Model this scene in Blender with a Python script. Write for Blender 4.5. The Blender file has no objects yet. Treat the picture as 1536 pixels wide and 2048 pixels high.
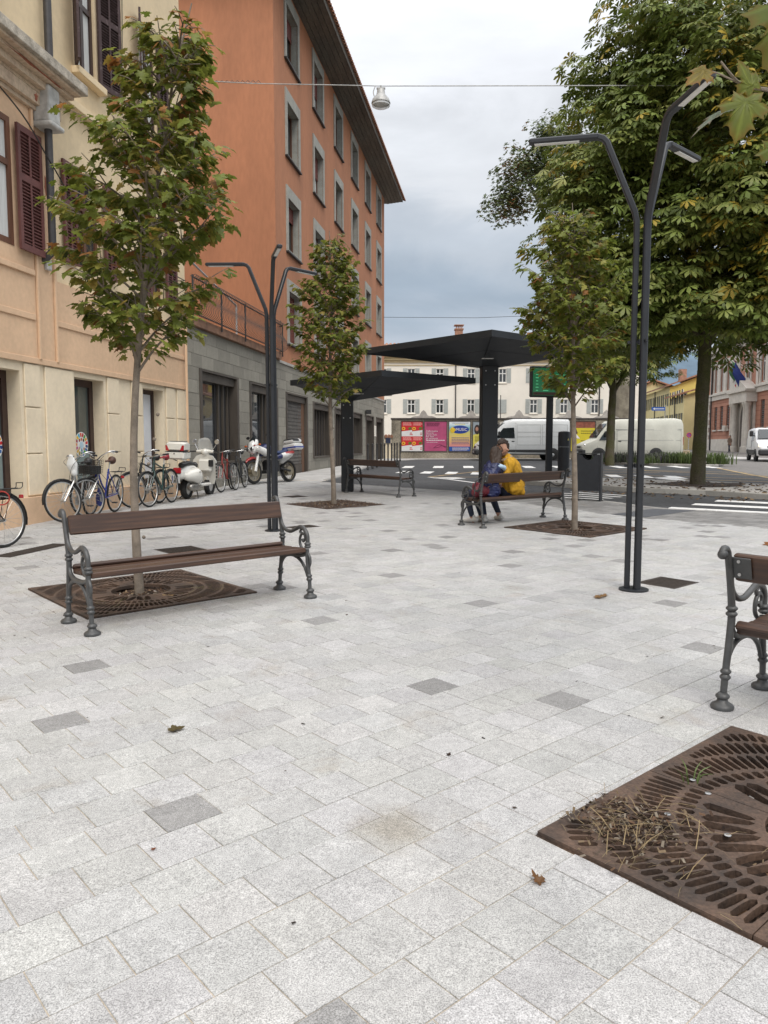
import bpy, bmesh, math, random
import numpy as np
from mathutils import Vector, Matrix, Euler
from mathutils.geometry import tessellate_polygon
from mathutils.noise import noise as noise_v

R = math.radians
scene = bpy.context.scene
random.seed(7)
rng = np.random.default_rng(11)

# ---------------------------------------------------------------- camera
CAM_H = 1.45
cam_data = bpy.data.cameras.new('camera')
cam = bpy.data.objects.new('camera', cam_data)
scene.collection.objects.link(cam)
cam_data.sensor_fit = 'VERTICAL'
cam_data.sensor_height = 32.0
cam_data.sensor_width = 24.0
cam_data.lens = 1530.0 / 2048.0 * 32.0
cam_data.clip_start = 0.05
cam_data.clip_end = 6000
cam.location = (0, 0, CAM_H)
cam.rotation_euler = (R(90) - math.atan(135.0 / 1530.0), 0, 0)
scene.camera = cam

# ---------------------------------------------------------------- sky and sun
SUN_EL, SUN_AZ = 52.0, 168.0      # azimuth clockwise from +Y: behind the camera, a little to the right
world = bpy.data.worlds.new('World')
scene.world = world
world.use_nodes = True
wn, wl = world.node_tree.nodes, world.node_tree.links
wn.clear()
w_out = wn.new('ShaderNodeOutputWorld')
sky = wn.new('ShaderNodeTexSky')
sky.sky_type = 'NISHITA'
sky.sun_disc = False
sky.sun_elevation = R(SUN_EL)
sky.sun_rotation = R(SUN_AZ)
bg_sky = wn.new('ShaderNodeBackground')
bg_sky.inputs['Strength'].default_value = 0.1
wl.new(sky.outputs[0], bg_sky.inputs['Color'])
tc = wn.new('ShaderNodeTexCoord')
sep = wn.new('ShaderNodeSeparateXYZ')
wl.new(tc.outputs['Generated'], sep.inputs[0])
# overcast layer: luminance climbs from the slate bank near the horizon to a bright zenith
ramp = wn.new('ShaderNodeValToRGB')
cr = ramp.color_ramp
cr.interpolation = 'EASE'
stops = [(0.0, (0.52, 0.545, 0.58)), (0.11, (0.46, 0.49, 0.545)), (0.18, (0.29, 0.345, 0.41)),
         (0.245, (0.40, 0.44, 0.49)), (0.33, (0.57, 0.59, 0.62)), (0.43, (0.76, 0.78, 0.82)), (0.53, (0.86, 0.88, 0.91)),
         (0.75, (1.0, 1.0, 1.02)), (1.0, (1.0, 1.0, 1.02))]
while len(cr.elements) < len(stops):
    cr.elements.new(0.5)
for e, (p, c) in zip(cr.elements, stops):
    e.position = p
    e.color = (*c, 1)
mp = wn.new('ShaderNodeMapping')
mp.inputs['Scale'].default_value = (1.0, 1.0, 3.2)
mp.inputs['Rotation'].default_value = (R(6), R(9), 0)
wl.new(tc.outputs['Generated'], mp.inputs[0])
n1 = wn.new('ShaderNodeTexNoise')
n1.inputs['Scale'].default_value = 3.1
n1.inputs['Detail'].default_value = 9
n1.inputs['Roughness'].default_value = 0.56
n1.inputs['Distortion'].default_value = 0.6
wl.new(mp.outputs[0], n1.inputs['Vector'])
# the cloud noise shifts the height at which the bank starts, so its edge is ragged
jit = wn.new('ShaderNodeMath'); jit.operation = 'MULTIPLY_ADD'
jit.inputs[1].default_value = 0.30; jit.inputs[2].default_value = -0.15
wl.new(n1.outputs['Fac'], jit.inputs[0])
fade = wn.new('ShaderNodeMapRange')
fade.inputs['From Min'].default_value = 0.03; fade.inputs['From Max'].default_value = 0.4
wl.new(sep.outputs['Z'], fade.inputs['Value'])
jm = wn.new('ShaderNodeMath'); jm.operation = 'MULTIPLY'
wl.new(jit.outputs[0], jm.inputs[0]); wl.new(fade.outputs[0], jm.inputs[1])
addz = wn.new('ShaderNodeMath'); addz.operation = 'ADD'
wl.new(sep.outputs['Z'], addz.inputs[0]); wl.new(jm.outputs[0], addz.inputs[1])
wl.new(addz.outputs[0], ramp.inputs[0])
n2 = wn.new('ShaderNodeTexNoise')
n2.inputs['Scale'].default_value = 2.2; n2.inputs['Detail'].default_value = 10; n2.inputs['Roughness'].default_value = 0.55
wl.new(mp.outputs[0], n2.inputs['Vector'])
mod = wn.new('ShaderNodeMapRange')
mod.inputs['From Min'].default_value = 0.3; mod.inputs['From Max'].default_value = 0.7
mod.inputs['To Min'].default_value = 0.86; mod.inputs['To Max'].default_value = 1.14
wl.new(n2.outputs['Fac'], mod.inputs['Value'])
zen = wn.new('ShaderNodeMapRange')
zen.inputs['From Min'].default_value = 0.45; zen.inputs['From Max'].default_value = 0.95
zen.inputs['To Min'].default_value = 1.0; zen.inputs['To Max'].default_value = 1.55
wl.new(sep.outputs['Z'], zen.inputs['Value'])
mul = wn.new('ShaderNodeMath'); mul.operation = 'MULTIPLY'
wl.new(mod.outputs[0], mul.inputs[0]); wl.new(zen.outputs[0], mul.inputs[1])
bg_cloud = wn.new('ShaderNodeBackground')
wl.new(ramp.outputs[0], bg_cloud.inputs['Color'])
wl.new(mul.outputs[0], bg_cloud.inputs['Strength'])
mixw = wn.new('ShaderNodeMixShader')
mixw.inputs[0].default_value = 0.95
wl.new(bg_sky.outputs[0], mixw.inputs[1]); wl.new(bg_cloud.outputs[0], mixw.inputs[2])
wl.new(mixw.outputs[0], w_out.inputs['Surface'])

sun_d = bpy.data.lights.new('sun', 'SUN')
sun_d.energy = 1.4
sun_d.angle = R(24)
sun_d.color = (1.0, 0.95, 0.88)
sun = bpy.data.objects.new('sun', sun_d)
scene.collection.objects.link(sun)
az = R(SUN_AZ)
sun_dir = Vector((math.sin(az) * math.cos(R(SUN_EL)), math.cos(az) * math.cos(R(SUN_EL)), math.sin(R(SUN_EL))))
sun.rotation_euler = sun_dir.to_track_quat('Z', 'Y').to_euler()

vs = scene.view_settings
scene.display_settings.display_device = 'sRGB'
vs.view_transform = 'Standard'
vs.look = 'None'
vs.exposure = 0.47
vs.gamma = 1.0
vs.use_curve_mapping = False
scene.render.engine = 'CYCLES'
cy = scene.cycles
cy.use_denoising = True
cy.max_bounces = 6
cy.diffuse_bounces = 3
cy.glossy_bounces = 3
cy.transmission_bounces = 4
cy.transparent_max_bounces = 6
cy.caustics_reflective = False
cy.caustics_refractive = False
cy.sample_clamp_indirect = 4.0

# ---------------------------------------------------------------- helpers: ground height, materials, meshes
COL = scene.collection
SLOPE = 0.0137

def gz(y):
    """height of the square: it climbs 1.4 % for 25 m and then 0.7 %"""
    return SLOPE * y if y < 25 else SLOPE * 25 + 0.0068 * (y - 25)

MATS = {}

def nodes_of(m):
    m.use_nodes = True
    nt = m.node_tree
    nt.nodes.clear()
    out = nt.nodes.new('ShaderNodeOutputMaterial')
    b = nt.nodes.new('ShaderNodeBsdfPrincipled')
    nt.links.new(b.outputs[0], out.inputs[0])
    return nt, b

def lum(c, k):
    return tuple(max(0.0, min(1.0, v * k)) for v in c)

def mat(name, col, rough=0.7, vary=0.12, scale=6.0, bump=0.0, bscale=60.0, metal=0.0, col2=None, spec=0.5, coat=0.0,
        attr=False, stretch=None, fine=0.0, world=False, mask=(0.35, 0.65)):
    """principled material: base colour broken up by two noises, optional bump"""
    if name in MATS:
        return MATS[name]
    m = bpy.data.materials.new(name)
    nt, b = nodes_of(m)
    N, L = nt.nodes, nt.links
    if world:
        geo = N.new('ShaderNodeNewGeometry'); vec = geo.outputs['Position']
    else:
        t = N.new('ShaderNodeTexCoord'); vec = t.outputs['Object']
    if stretch:
        mpn = N.new('ShaderNodeMapping'); mpn.inputs['Scale'].default_value = stretch
        L.new(vec, mpn.inputs[0]); vec = mpn.outputs[0]
    no = N.new('ShaderNodeTexNoise')
    no.inputs['Scale'].default_value = scale; no.inputs['Detail'].default_value = 6; no.inputs['Roughness'].default_value = 0.6
    L.new(vec, no.inputs['Vector'])
    rp = N.new('ShaderNodeValToRGB')
    rp.color_ramp.elements[0].position = mask[0]; rp.color_ramp.elements[1].position = mask[1]
    rp.color_ramp.elements[0].color = (*lum(col, 1 - vary), 1)
    rp.color_ramp.elements[1].color = (*(lum(col, 1 + vary) if col2 is None else col2), 1)
    L.new(no.outputs['Fac'], rp.inputs[0])
    cur = rp.outputs[0]
    if attr:
        a = N.new('ShaderNodeAttribute'); a.attribute_name = 'tone'
        mx = N.new('ShaderNodeMix'); mx.data_type = 'RGBA'; mx.blend_type = 'MULTIPLY'; mx.inputs['Factor'].default_value = 1
        L.new(cur, mx.inputs['A']); L.new(a.outputs['Color'], mx.inputs['B'])
        cur = mx.outputs['Result']
    if fine:
        nf = N.new('ShaderNodeTexNoise'); nf.inputs['Scale'].default_value = scale * 14; nf.inputs['Detail'].default_value = 3
        L.new(vec, nf.inputs['Vector'])
        mr = N.new('ShaderNodeMapRange'); mr.inputs['From Min'].default_value = 0.3; mr.inputs['From Max'].default_value = 0.7
        mr.inputs['To Min'].default_value = 1 - fine; mr.inputs['To Max'].default_value = 1 + fine
        L.new(nf.outputs['Fac'], mr.inputs['Value'])
        mx = N.new('ShaderNodeMix'); mx.data_type = 'RGBA'; mx.blend_type = 'MULTIPLY'; mx.inputs['Factor'].default_value = 1
        L.new(cur, mx.inputs['A']); L.new(mr.outputs[0], mx.inputs['B'])
        cur = mx.outputs['Result']
    L.new(cur, b.inputs['Base Color'])
    b.inputs['Metallic'].default_value = metal
    b.inputs['Specular IOR Level'].default_value = spec
    b.inputs['Coat Weight'].default_value = coat
    rr = N.new('ShaderNodeMapRange')
    rr.inputs['To Min'].default_value = max(0.02, rough - 0.08); rr.inputs['To Max'].default_value = min(1, rough + 0.08)
    L.new(no.outputs['Fac'], rr.inputs['Value']); L.new(rr.outputs[0], b.inputs['Roughness'])
    if bump:
        nb = N.new('ShaderNodeTexNoise'); nb.inputs['Scale'].default_value = bscale; nb.inputs['Detail'].default_value = 5
        L.new(vec, nb.inputs['Vector'])
        bp = N.new('ShaderNodeBump'); bp.inputs['Strength'].default_value = bump; bp.inputs['Distance'].default_value = 0.01
        L.new(nb.outputs['Fac'], bp.inputs['Height']); L.new(bp.outputs[0], b.inputs['Normal'])
    MATS[name] = m
    return m

def glass_mat(name, tint=(0.03, 0.04, 0.045), rough=0.04):
    """dark pane seen from outside: glossy reflection over a dim interior"""
    if name in MATS:
        return MATS[name]
    m = bpy.data.materials.new(name)
    nt, b = nodes_of(m)
    N, L = nt.nodes, nt.links
    t = N.new('ShaderNodeTexCoord'); no = N.new('ShaderNodeTexNoise'); no.inputs['Scale'].default_value = 1.3
    L.new(t.outputs['Object'], no.inputs['Vector'])
    rp = N.new('ShaderNodeValToRGB')
    rp.color_ramp.elements[0].color = (*lum(tint, 0.6), 1); rp.color_ramp.elements[1].color = (*lum(tint, 1.6), 1)
    L.new(no.outputs['Fac'], rp.inputs[0]); L.new(rp.outputs[0], b.inputs['Base Color'])
    b.inputs['Roughness'].default_value = rough
    b.inputs['Specular IOR Level'].default_value = 0.8
    bp = N.new('ShaderNodeBump'); bp.inputs['Strength'].default_value = 0.02
    L.new(no.outputs['Fac'], bp.inputs['Height']); L.new(bp.outputs[0], b.inputs['Normal'])
    MATS[name] = m
    return m

def clear_mat(name, tint=(0.9, 0.93, 0.93), alpha=0.35):
    if name in MATS:
        return MATS[name]
    m = bpy.data.materials.new(name)
    nt, b = nodes_of(m)
    b.inputs['Base Color'].default_value = (*tint, 1)
    b.inputs['Alpha'].default_value = alpha
    b.inputs['Roughness'].default_value = 0.08
    MATS[name] = m
    return m

def leaf_mat(name, rough=0.45, trans=0.25, bump=0.2):
    """leaf: colour comes with each leaf (attribute), some light passes through the blade"""
    if name in MATS:
        return MATS[name]
    m = bpy.data.materials.new(name)
    nt, b = nodes_of(m)
    N, L = nt.nodes, nt.links
    a = N.new('ShaderNodeAttribute'); a.attribute_name = 'tone'
    geo = N.new('ShaderNodeNewGeometry')
    no = N.new('ShaderNodeTexNoise'); no.inputs['Scale'].default_value = 22; no.inputs['Detail'].default_value = 4
    L.new(geo.outputs['Position'], no.inputs['Vector'])
    mr = N.new('ShaderNodeMapRange'); mr.inputs['To Min'].default_value = 0.7; mr.inputs['To Max'].default_value = 1.3
    L.new(no.outputs['Fac'], mr.inputs['Value'])
    mx = N.new('ShaderNodeMix'); mx.data_type = 'RGBA'; mx.blend_type = 'MULTIPLY'; mx.inputs['Factor'].default_value = 1
    L.new(a.outputs['Color'], mx.inputs['A']); L.new(mr.outputs[0], mx.inputs['B'])
    L.new(mx.outputs['Result'], b.inputs['Base Color'])
    b.inputs['Roughness'].default_value = rough
    b.inputs['Specular IOR Level'].default_value = 0.35
    tr = N.new('ShaderNodeBsdfTranslucent')
    L.new(mx.outputs['Result'], tr.inputs['Color'])
    ms = N.new('ShaderNodeMixShader'); ms.inputs[0].default_value = trans
    L.new(b.outputs[0], ms.inputs[1]); L.new(tr.outputs[0], ms.inputs[2])
    out = [n for n in N if n.type == 'OUTPUT_MATERIAL'][0]
    L.new(ms.outputs[0], out.inputs[0])
    MATS[name] = m
    return m

def emit_mat(name, col, strength):
    if name in MATS:
        return MATS[name]
    m = bpy.data.materials.new(name)
    nt, b = nodes_of(m)
    b.inputs['Base Color'].default_value = (*lum(col, 0.3), 1)
    b.inputs['Emission Color'].default_value = (*col, 1)
    b.inputs['Emission Strength'].default_value = strength
    b.inputs['Roughness'].default_value = 0.2
    MATS[name] = m
    return m

def tag(o, label=None, cat=None, group=None, kind=None):
    if label: o['label'] = label
    if cat: o['category'] = cat
    if group: o['group'] = group
    if kind: o['kind'] = kind
    return o

def thing(name, label, cat, loc=(0, 0, 0), group=None, rot=None):
    o = bpy.data.objects.new(name, None)
    o.empty_display_size = 0.1
    COL.objects.link(o)
    o.location = loc
    if rot is not None:
        o.rotation_euler = rot
    return tag(o, label, cat, group)

def copy_tree(o, parent=None):
    c = o.copy()
    COL.objects.link(c)
    if parent is not None:
        c.parent = parent
    for ch in list(o.children):
        copy_tree(ch, c)
    return c

def seat_on_ground(o, x, y, rz, dz=0.0):
    """stand a thing on the sloping square, turned about its own vertical"""
    o.matrix_world = Matrix.Translation((x, y, gz(y) + dz)) @ Matrix.Rotation(math.atan(SLOPE), 4, 'X') @ Matrix.Rotation(rz, 4, 'Z')

def catmull(pts, n=5):
    pts = [Vector(p) for p in pts]
    if len(pts) < 3:
        return pts
    out = []
    for i in range(len(pts) - 1):
        p0 = pts[max(i - 1, 0)]; p1 = pts[i]; p2 = pts[i + 1]; p3 = pts[min(i + 2, len(pts) - 1)]
        for k in range(n):
            t = k / n
            out.append(0.5 * ((2 * p1) + (-p0 + p2) * t + (2 * p0 - 5 * p1 + 4 * p2 - p3) * t * t + (-p0 + 3 * p1 - 3 * p2 + p3) * t ** 3))
    out.append(pts[-1])
    return out

def lerp_list(vals, n):
    """resample a list of numbers to n values"""
    xs = np.linspace(0, len(vals) - 1, n)
    return np.interp(xs, range(len(vals)), vals)

class MB:
    """mesh builder: collects pieces, then links them as one mesh object"""
    def __init__(s):
        s.v = []; s.f = []; s.m = []; s.tones = None

    def add(s, verts, faces, mi=0):
        o = len(s.v)
        s.v.extend([tuple(p) for p in verts])
        for f in faces:
            s.f.append(tuple(i + o for i in f)); s.m.append(mi)
        return s

    def box(s, c, d, rot=None, mi=0, taper=1.0):
        """box centred at c with full sizes d; rot is a 3x3 matrix or a z angle"""
        x, y, z = d[0] / 2, d[1] / 2, d[2] / 2
        P = [Vector(p) for p in ((-x, -y, -z), (x, -y, -z), (x, y, -z), (-x, y, -z),
                                 (-x * taper, -y * taper, z), (x * taper, -y * taper, z), (x * taper, y * taper, z), (-x * taper, y * taper, z))]
        if rot is not None:
            if not isinstance(rot, Matrix):
                rot = Matrix.Rotation(rot, 3, 'Z')
            P = [rot @ p for p in P]
        c = Vector(c)
        return s.add([p + c for p in P], [(0, 3, 2, 1), (4, 5, 6, 7), (0, 1, 5, 4), (1, 2, 6, 5), (2, 3, 7, 6), (3, 0, 4, 7)], mi)

    def cbox(s, c, d, ch=0.01, rot=None, mi=0):
        """box with chamfered edges along all sides"""
        x, y, z = d[0] / 2, d[1] / 2, d[2] / 2
        ch = min(ch, x * 0.9, y * 0.9, z * 0.9)
        prof = [(-x + ch, -y), (x - ch, -y), (x, -y + ch), (x, y - ch), (x - ch, y), (-x + ch, y), (-x, y - ch), (-x, -y + ch)]
        inn = [(px * (1 - ch / x) if abs(px) > 0 else px, py * (1 - ch / y)) for px, py in prof]
        P = [Vector((a, b, -z)) for a, b in inn] + [Vector((a, b, -z + ch)) for a, b in prof] + [Vector((a, b, z - ch)) for a, b in prof] + [Vector((a, b, z)) for a, b in inn]
        if rot is not None:
            if not isinstance(rot, Matrix):
                rot = Matrix.Rotation(rot, 3, 'Z')
            P = [rot @ p for p in P]
        c = Vector(c)
        F = [tuple(range(7, -1, -1)), tuple(range(24, 32))]
        for r in range(3):
            for i in range(8):
                j = (i + 1) % 8
                F.append((r * 8 + i, r * 8 + j, r * 8 + 8 + j, r * 8 + 8 + i))
        return s.add([p + c for p in P], F, mi)

    def tube(s, pts, r, n=8, mi=0, caps=True, flat=1.0, closed=False):
        pts = [Vector(p) for p in pts]
        k = len(pts)
        rs = lerp_list(r, k) if isinstance(r, (list, tuple)) else [r] * k
        tang = []
        for i in range(k):
            a = pts[(i - 1) % k if closed else max(i - 1, 0)]; b = pts[(i + 1) % k if closed else min(i + 1, k - 1)]
            t = b - a
            tang.append(t.normalized() if t.length > 1e-9 else Vector((0, 0, 1)))
        up = Vector((0, 0, 1)) if abs(tang[0].z) < 0.95 else Vector((1, 0, 0))
        nx = tang[0].cross(up).normalized()
        V = []
        for i in range(k):
            nx = nx - tang[i] * nx.dot(tang[i])
            nx = nx.normalized() if nx.length > 1e-6 else tang[i].orthogonal().normalized()
            ny = tang[i].cross(nx)
            for j in range(n):
                a = 2 * math.pi * j / n
                V.append(pts[i] + nx * (math.cos(a) * rs[i]) + ny * (math.sin(a) * rs[i] * flat))
        F = []
        for i in range(k if closed else k - 1):
            i2 = (i + 1) % k
            for j in range(n):
                j2 = (j + 1) % n
                F.append((i * n + j, i * n + j2, i2 * n + j2, i2 * n + j))
        if caps and not closed:
            F.append(tuple(range(n - 1, -1, -1))); F.append(tuple((k - 1) * n + j for j in range(n)))
        return s.add(V, F, mi)

    def lathe(s, prof, n=16, c=(0, 0, 0), axis='Z', mi=0, rot=None, caps=True):
        """prof: list of (radius, height)"""
        V = []; F = []
        for r_, h in prof:
            for j in range(n):
                a = 2 * math.pi * j / n
                p = Vector((math.cos(a) * r_, math.sin(a) * r_, h))
                if axis == 'X': p = Vector((p.z, p.x, p.y))
                elif axis == 'Y': p = Vector((p.y, p.z, p.x))
                if rot is not None: p = rot @ p
                V.append(p + Vector(c))
        for i in range(len(prof) - 1):
            for j in range(n):
                j2 = (j + 1) % n
                F.append((i * n + j, i * n + j2, (i + 1) * n + j2, (i + 1) * n + j))
        if caps and prof[0][0] > 1e-4: F.append(tuple(range(n - 1, -1, -1)))
        if caps and prof[-1][0] > 1e-4: F.append(tuple((len(prof) - 1) * n + j for j in range(n)))
        return s.add(V, F, mi)

    def ball(s, c, r, n=12, k=8, mi=0, rot=None):
        r = (r, r, r) if not isinstance(r, (tuple, list)) else r
        V = []; F = []
        for i in range(k + 1):
            t = math.pi * i / k
            for j in range(n):
                a = 2 * math.pi * j / n
                p = Vector((math.sin(t) * math.cos(a) * r[0], math.sin(t) * math.sin(a) * r[1], -math.cos(t) * r[2]))
                if rot is not None: p = rot @ p
                V.append(p + Vector(c))
        for i in range(k):
            for j in range(n):
                j2 = (j + 1) % n
                F.append((i * n + j, i * n + j2, (i + 1) * n + j2, (i + 1) * n + j))
        return s.add(V, F, mi)

    def prism(s, poly, fn, d0, d1, mi=0):
        """polygon (list of 2-D points) swept between depths d0 and d1; fn(a, b, d) gives the 3-D point"""
        n = len(poly)
        V = [fn(a, b, d0) for a, b in poly] + [fn(a, b, d1) for a, b in poly]
        F = []
        tris = tessellate_polygon([[Vector((a, b, 0)) for a, b in poly]])
        for t in tris:
            F.append(tuple(t)); F.append(tuple(i + n for i in reversed(t)))
        for i in range(n):
            j = (i + 1) % n
            F.append((i, j, j + n, i + n))
        return s.add(V, F, mi)

    def build(s, name, m, parent=None, smooth=None, local=False, bevel=0.0, recalc=True):
        """link as ONE object; verts are world coordinates unless local, the parent's location is taken off"""
        V = s.v
        if parent is not None and not local:
            V = (np.array(V, dtype=float).reshape(-1, 3) - np.array(parent_loc(parent))).tolist()
        me = bpy.data.meshes.new(name)
        me.from_pydata(V, [], s.f)
        ms = m if isinstance(m, (list, tuple)) else [m]
        for x in ms:
            me.materials.append(x)
        if len(ms) > 1:
            me.polygons.foreach_set('material_index', s.m)
        if recalc:
            bm = bmesh.new(); bm.from_mesh(me)
            bmesh.ops.recalc_face_normals(bm, faces=bm.faces)
            bm.to_mesh(me); bm.free()
        if smooth:
            me.polygons.foreach_set('use_smooth', [True] * len(me.polygons))
            me.set_sharp_from_angle(angle=R(smooth))
        if s.tones is not None:
            at = me.color_attributes.new('tone', 'FLOAT_COLOR', 'POINT')
            at.data.foreach_set('color', np.array(s.tones, dtype=np.float32).ravel())
        me.update()
        o = bpy.data.objects.new(name, me)
        COL.objects.link(o)
        if parent is not None:
            o.parent = parent
        if bevel:
            md = o.modifiers.new('bevel', 'BEVEL'); md.width = bevel; md.segments = 2; md.limit_method = 'ANGLE'; md.angle_limit = R(40)
        return o

def parent_loc(p):
    """accumulated translation of a chain of unrotated parents"""
    t = Vector((0, 0, 0))
    while p is not None:
        t += p.location
        p = p.parent
    return t

def part(name, m, parent, *boxes, **kw):
    b = MB()
    for c, d in boxes:
        b.box(c, d)
    return b.build(name, m, parent, **kw)

def text_mesh(name, body, size, m, parent, matrix, extrude=0.002, align='LEFT', spacing=1.0):
    cu = bpy.data.curves.new(name, 'FONT')
    cu.body = body; cu.size = size; cu.extrude = extrude; cu.align_x = align; cu.space_line = spacing
    cu.resolution_u = 2
    tmp = bpy.data.objects.new(name + '_tmp', cu)
    COL.objects.link(tmp)
    dg = bpy.context.evaluated_depsgraph_get()
    me = bpy.data.meshes.new_from_object(tmp.evaluated_get(dg))
    bpy.data.objects.remove(tmp)
    me.transform(matrix)
    if parent is not None:
        me.transform(Matrix.Translation(-parent_loc(parent)))
    me.materials.clear(); me.materials.append(m)
    o = bpy.data.objects.new(name, me)
    COL.objects.link(o)
    o.parent = parent
    return o

def scatter(name, tv, tf, pos, rot, sc, tones, m, parent=None, smooth=False):
    """many copies of one small shape as ONE mesh (numpy): pos (n,3), rot (n,3,3), sc (n,), tones (n,3)"""
    tv = np.asarray(tv, dtype=np.float64); n = len(pos); k = len(tv)
    V = np.einsum('nij,kj->nki', rot, tv) * np.asarray(sc)[:, None, None] + np.asarray(pos)[:, None, :]
    V = V.reshape(-1, 3)
    if parent is not None:
        V = V - np.array(parent_loc(parent))
    lens = np.array([len(f) for f in tf]); flat = np.concatenate([np.array(f) for f in tf])
    loops = (flat[None, :] + (np.arange(n) * k)[:, None]).ravel()
    totals = np.tile(lens, n); starts = np.concatenate([[0], np.cumsum(totals)[:-1]])
    me = bpy.data.meshes.new(name)
    me.vertices.add(len(V)); me.vertices.foreach_set('co', V.astype(np.float32).ravel())
    me.loops.add(len(loops)); me.loops.foreach_set('vertex_index', loops.astype(np.int32))
    me.polygons.add(len(totals)); me.polygons.foreach_set('loop_start', starts.astype(np.int32))
    me.update(calc_edges=True)
    if smooth:
        me.polygons.foreach_set('use_smooth', [True] * len(me.polygons))
    at = me.color_attributes.new('tone', 'FLOAT_COLOR', 'POINT')
    T = np.repeat(np.concatenate([np.asarray(tones), np.ones((n, 1))], axis=1), k, axis=0)
    at.data.foreach_set('color', T.astype(np.float32).ravel())
    me.materials.append(m)
    me.validate()
    o = bpy.data.objects.new(name, me)
    COL.objects.link(o)
    if parent is not None:
        o.parent = parent
    return o

def frames_from(dirs, ups):
    """rotation matrices whose x axis follows dirs and whose z axis is as near ups as can be"""
    d = dirs / np.linalg.norm(dirs, axis=1, keepdims=True)
    y = np.cross(ups, d); ln = np.linalg.norm(y, axis=1, keepdims=True)
    y = np.where(ln < 1e-6, np.array([[0, 1.0, 0]]), y / np.maximum(ln, 1e-9))
    z = np.cross(d, y)
    return np.stack([d, y, z], axis=2)

def blob(name, chains, m, parent, voxel=0.014, smooth_it=6, local=True, pick=None, fold=0.0, fscale=(14, 14, 5)):
    """one continuous skin round limb chains: chains = [(points, radii, flat)], united by a voxel remesh"""
    b = MB()
    for pts, rad, flat in chains:
        pp = catmull(pts, 4) if len(pts) > 2 else [Vector(pts[0]).lerp(Vector(pts[1]), t) for t in (0, .33, .66, 1)]
        b.tube(pp, list(lerp_list(rad, len(pp))), n=12, flat=flat)
        b.ball(pts[0], rad[0], 10, 8); b.ball(pts[-1], rad[-1], 10, 8)
    me = bpy.data.meshes.new(name + '_raw'); me.from_pydata(b.v, [], b.f)
    bm = bmesh.new(); bm.from_mesh(me); bmesh.ops.recalc_face_normals(bm, faces=bm.faces); bm.to_mesh(me); bm.free()
    tmp = bpy.data.objects.new(name + '_raw', me); COL.objects.link(tmp)
    rm = tmp.modifiers.new('r', 'REMESH'); rm.mode = 'VOXEL'; rm.voxel_size = voxel
    sm = tmp.modifiers.new('s', 'SMOOTH'); sm.iterations = smooth_it; sm.factor = 0.5
    dg = bpy.context.evaluated_depsgraph_get()
    out = bpy.data.meshes.new_from_object(tmp.evaluated_get(dg))
    bpy.data.objects.remove(tmp)
    out.name = name
    out.polygons.foreach_set('use_smooth', [True] * len(out.polygons))
    out.materials.clear()
    for x in (m if isinstance(m, (list, tuple)) else [m]):
        out.materials.append(x)
    if fold:                                       # cloth creases or strands
        for v in out.vertices:
            p = Vector((v.co.x * fscale[0], v.co.y * fscale[1], v.co.z * fscale[2] + v.co.x * 6))
            a = noise_v(p) + .5 * noise_v(p * 2.3)
            v.co += v.normal * fold * (abs(a) * 2 - .7)
    if pick is not None:
        out.polygons.foreach_set('material_index', [pick(p.center) for p in out.polygons])
    o = bpy.data.objects.new(name, out)
    COL.objects.link(o)
    o.parent = parent
    return o

def pieces(name, items, m, parent, limit=300, key=None, stuff_name=None):
    """items: list of (verts, faces, tone, size); the biggest in view become objects of their own, the rest one mesh"""
    items = sorted(items, key=lambda it: it[3])
    base = np.array(parent_loc(parent)) if parent is not None else np.zeros(3)
    for verts, faces, tone, _ in items[:limit]:
        V = np.array(verts); c = V.mean(axis=0)
        me = bpy.data.meshes.new(name); me.from_pydata((V - c).tolist(), [], faces)
        me.materials.append(m)
        at = me.color_attributes.new('tone', 'FLOAT_COLOR', 'POINT')
        at.data.foreach_set('color', np.tile(np.array([*tone, 1.0], dtype=np.float32), len(V)))
        o = bpy.data.objects.new(name, me); COL.objects.link(o)
        o.location = c - base
        if parent is not None: o.parent = parent
    if len(items) > limit:
        b = MB(); b.tones = []
        for verts, faces, tone, _ in items[limit:]:
            b.add(verts, faces); b.tones.extend([(*tone, 1.0)] * len(verts))
        o = b.build(stuff_name or name + 's', m, parent, recalc=False)
        o['kind'] = 'stuff'
        return o
# ================================================================ THE GROUND
ANG = R(41.0)
UA = Vector((math.cos(ANG), math.sin(ANG)))          # the paving rows run this way
UB = Vector((-math.sin(ANG), math.cos(ANG)))

def clip_y(poly, yc, keep_low):
    out = []
    n = len(poly)
    for i in range(n):
        p, q = poly[i], poly[(i + 1) % n]
        pin = (p[1] <= yc) if keep_low else (p[1] >= yc)
        qin = (q[1] <= yc) if keep_low else (q[1] >= yc)
        if pin: out.append(p)
        if pin != qin:
            t = (yc - p[1]) / (q[1] - p[1])
            out.append((p[0] + (q[0] - p[0]) * t, yc))
    return out

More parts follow.
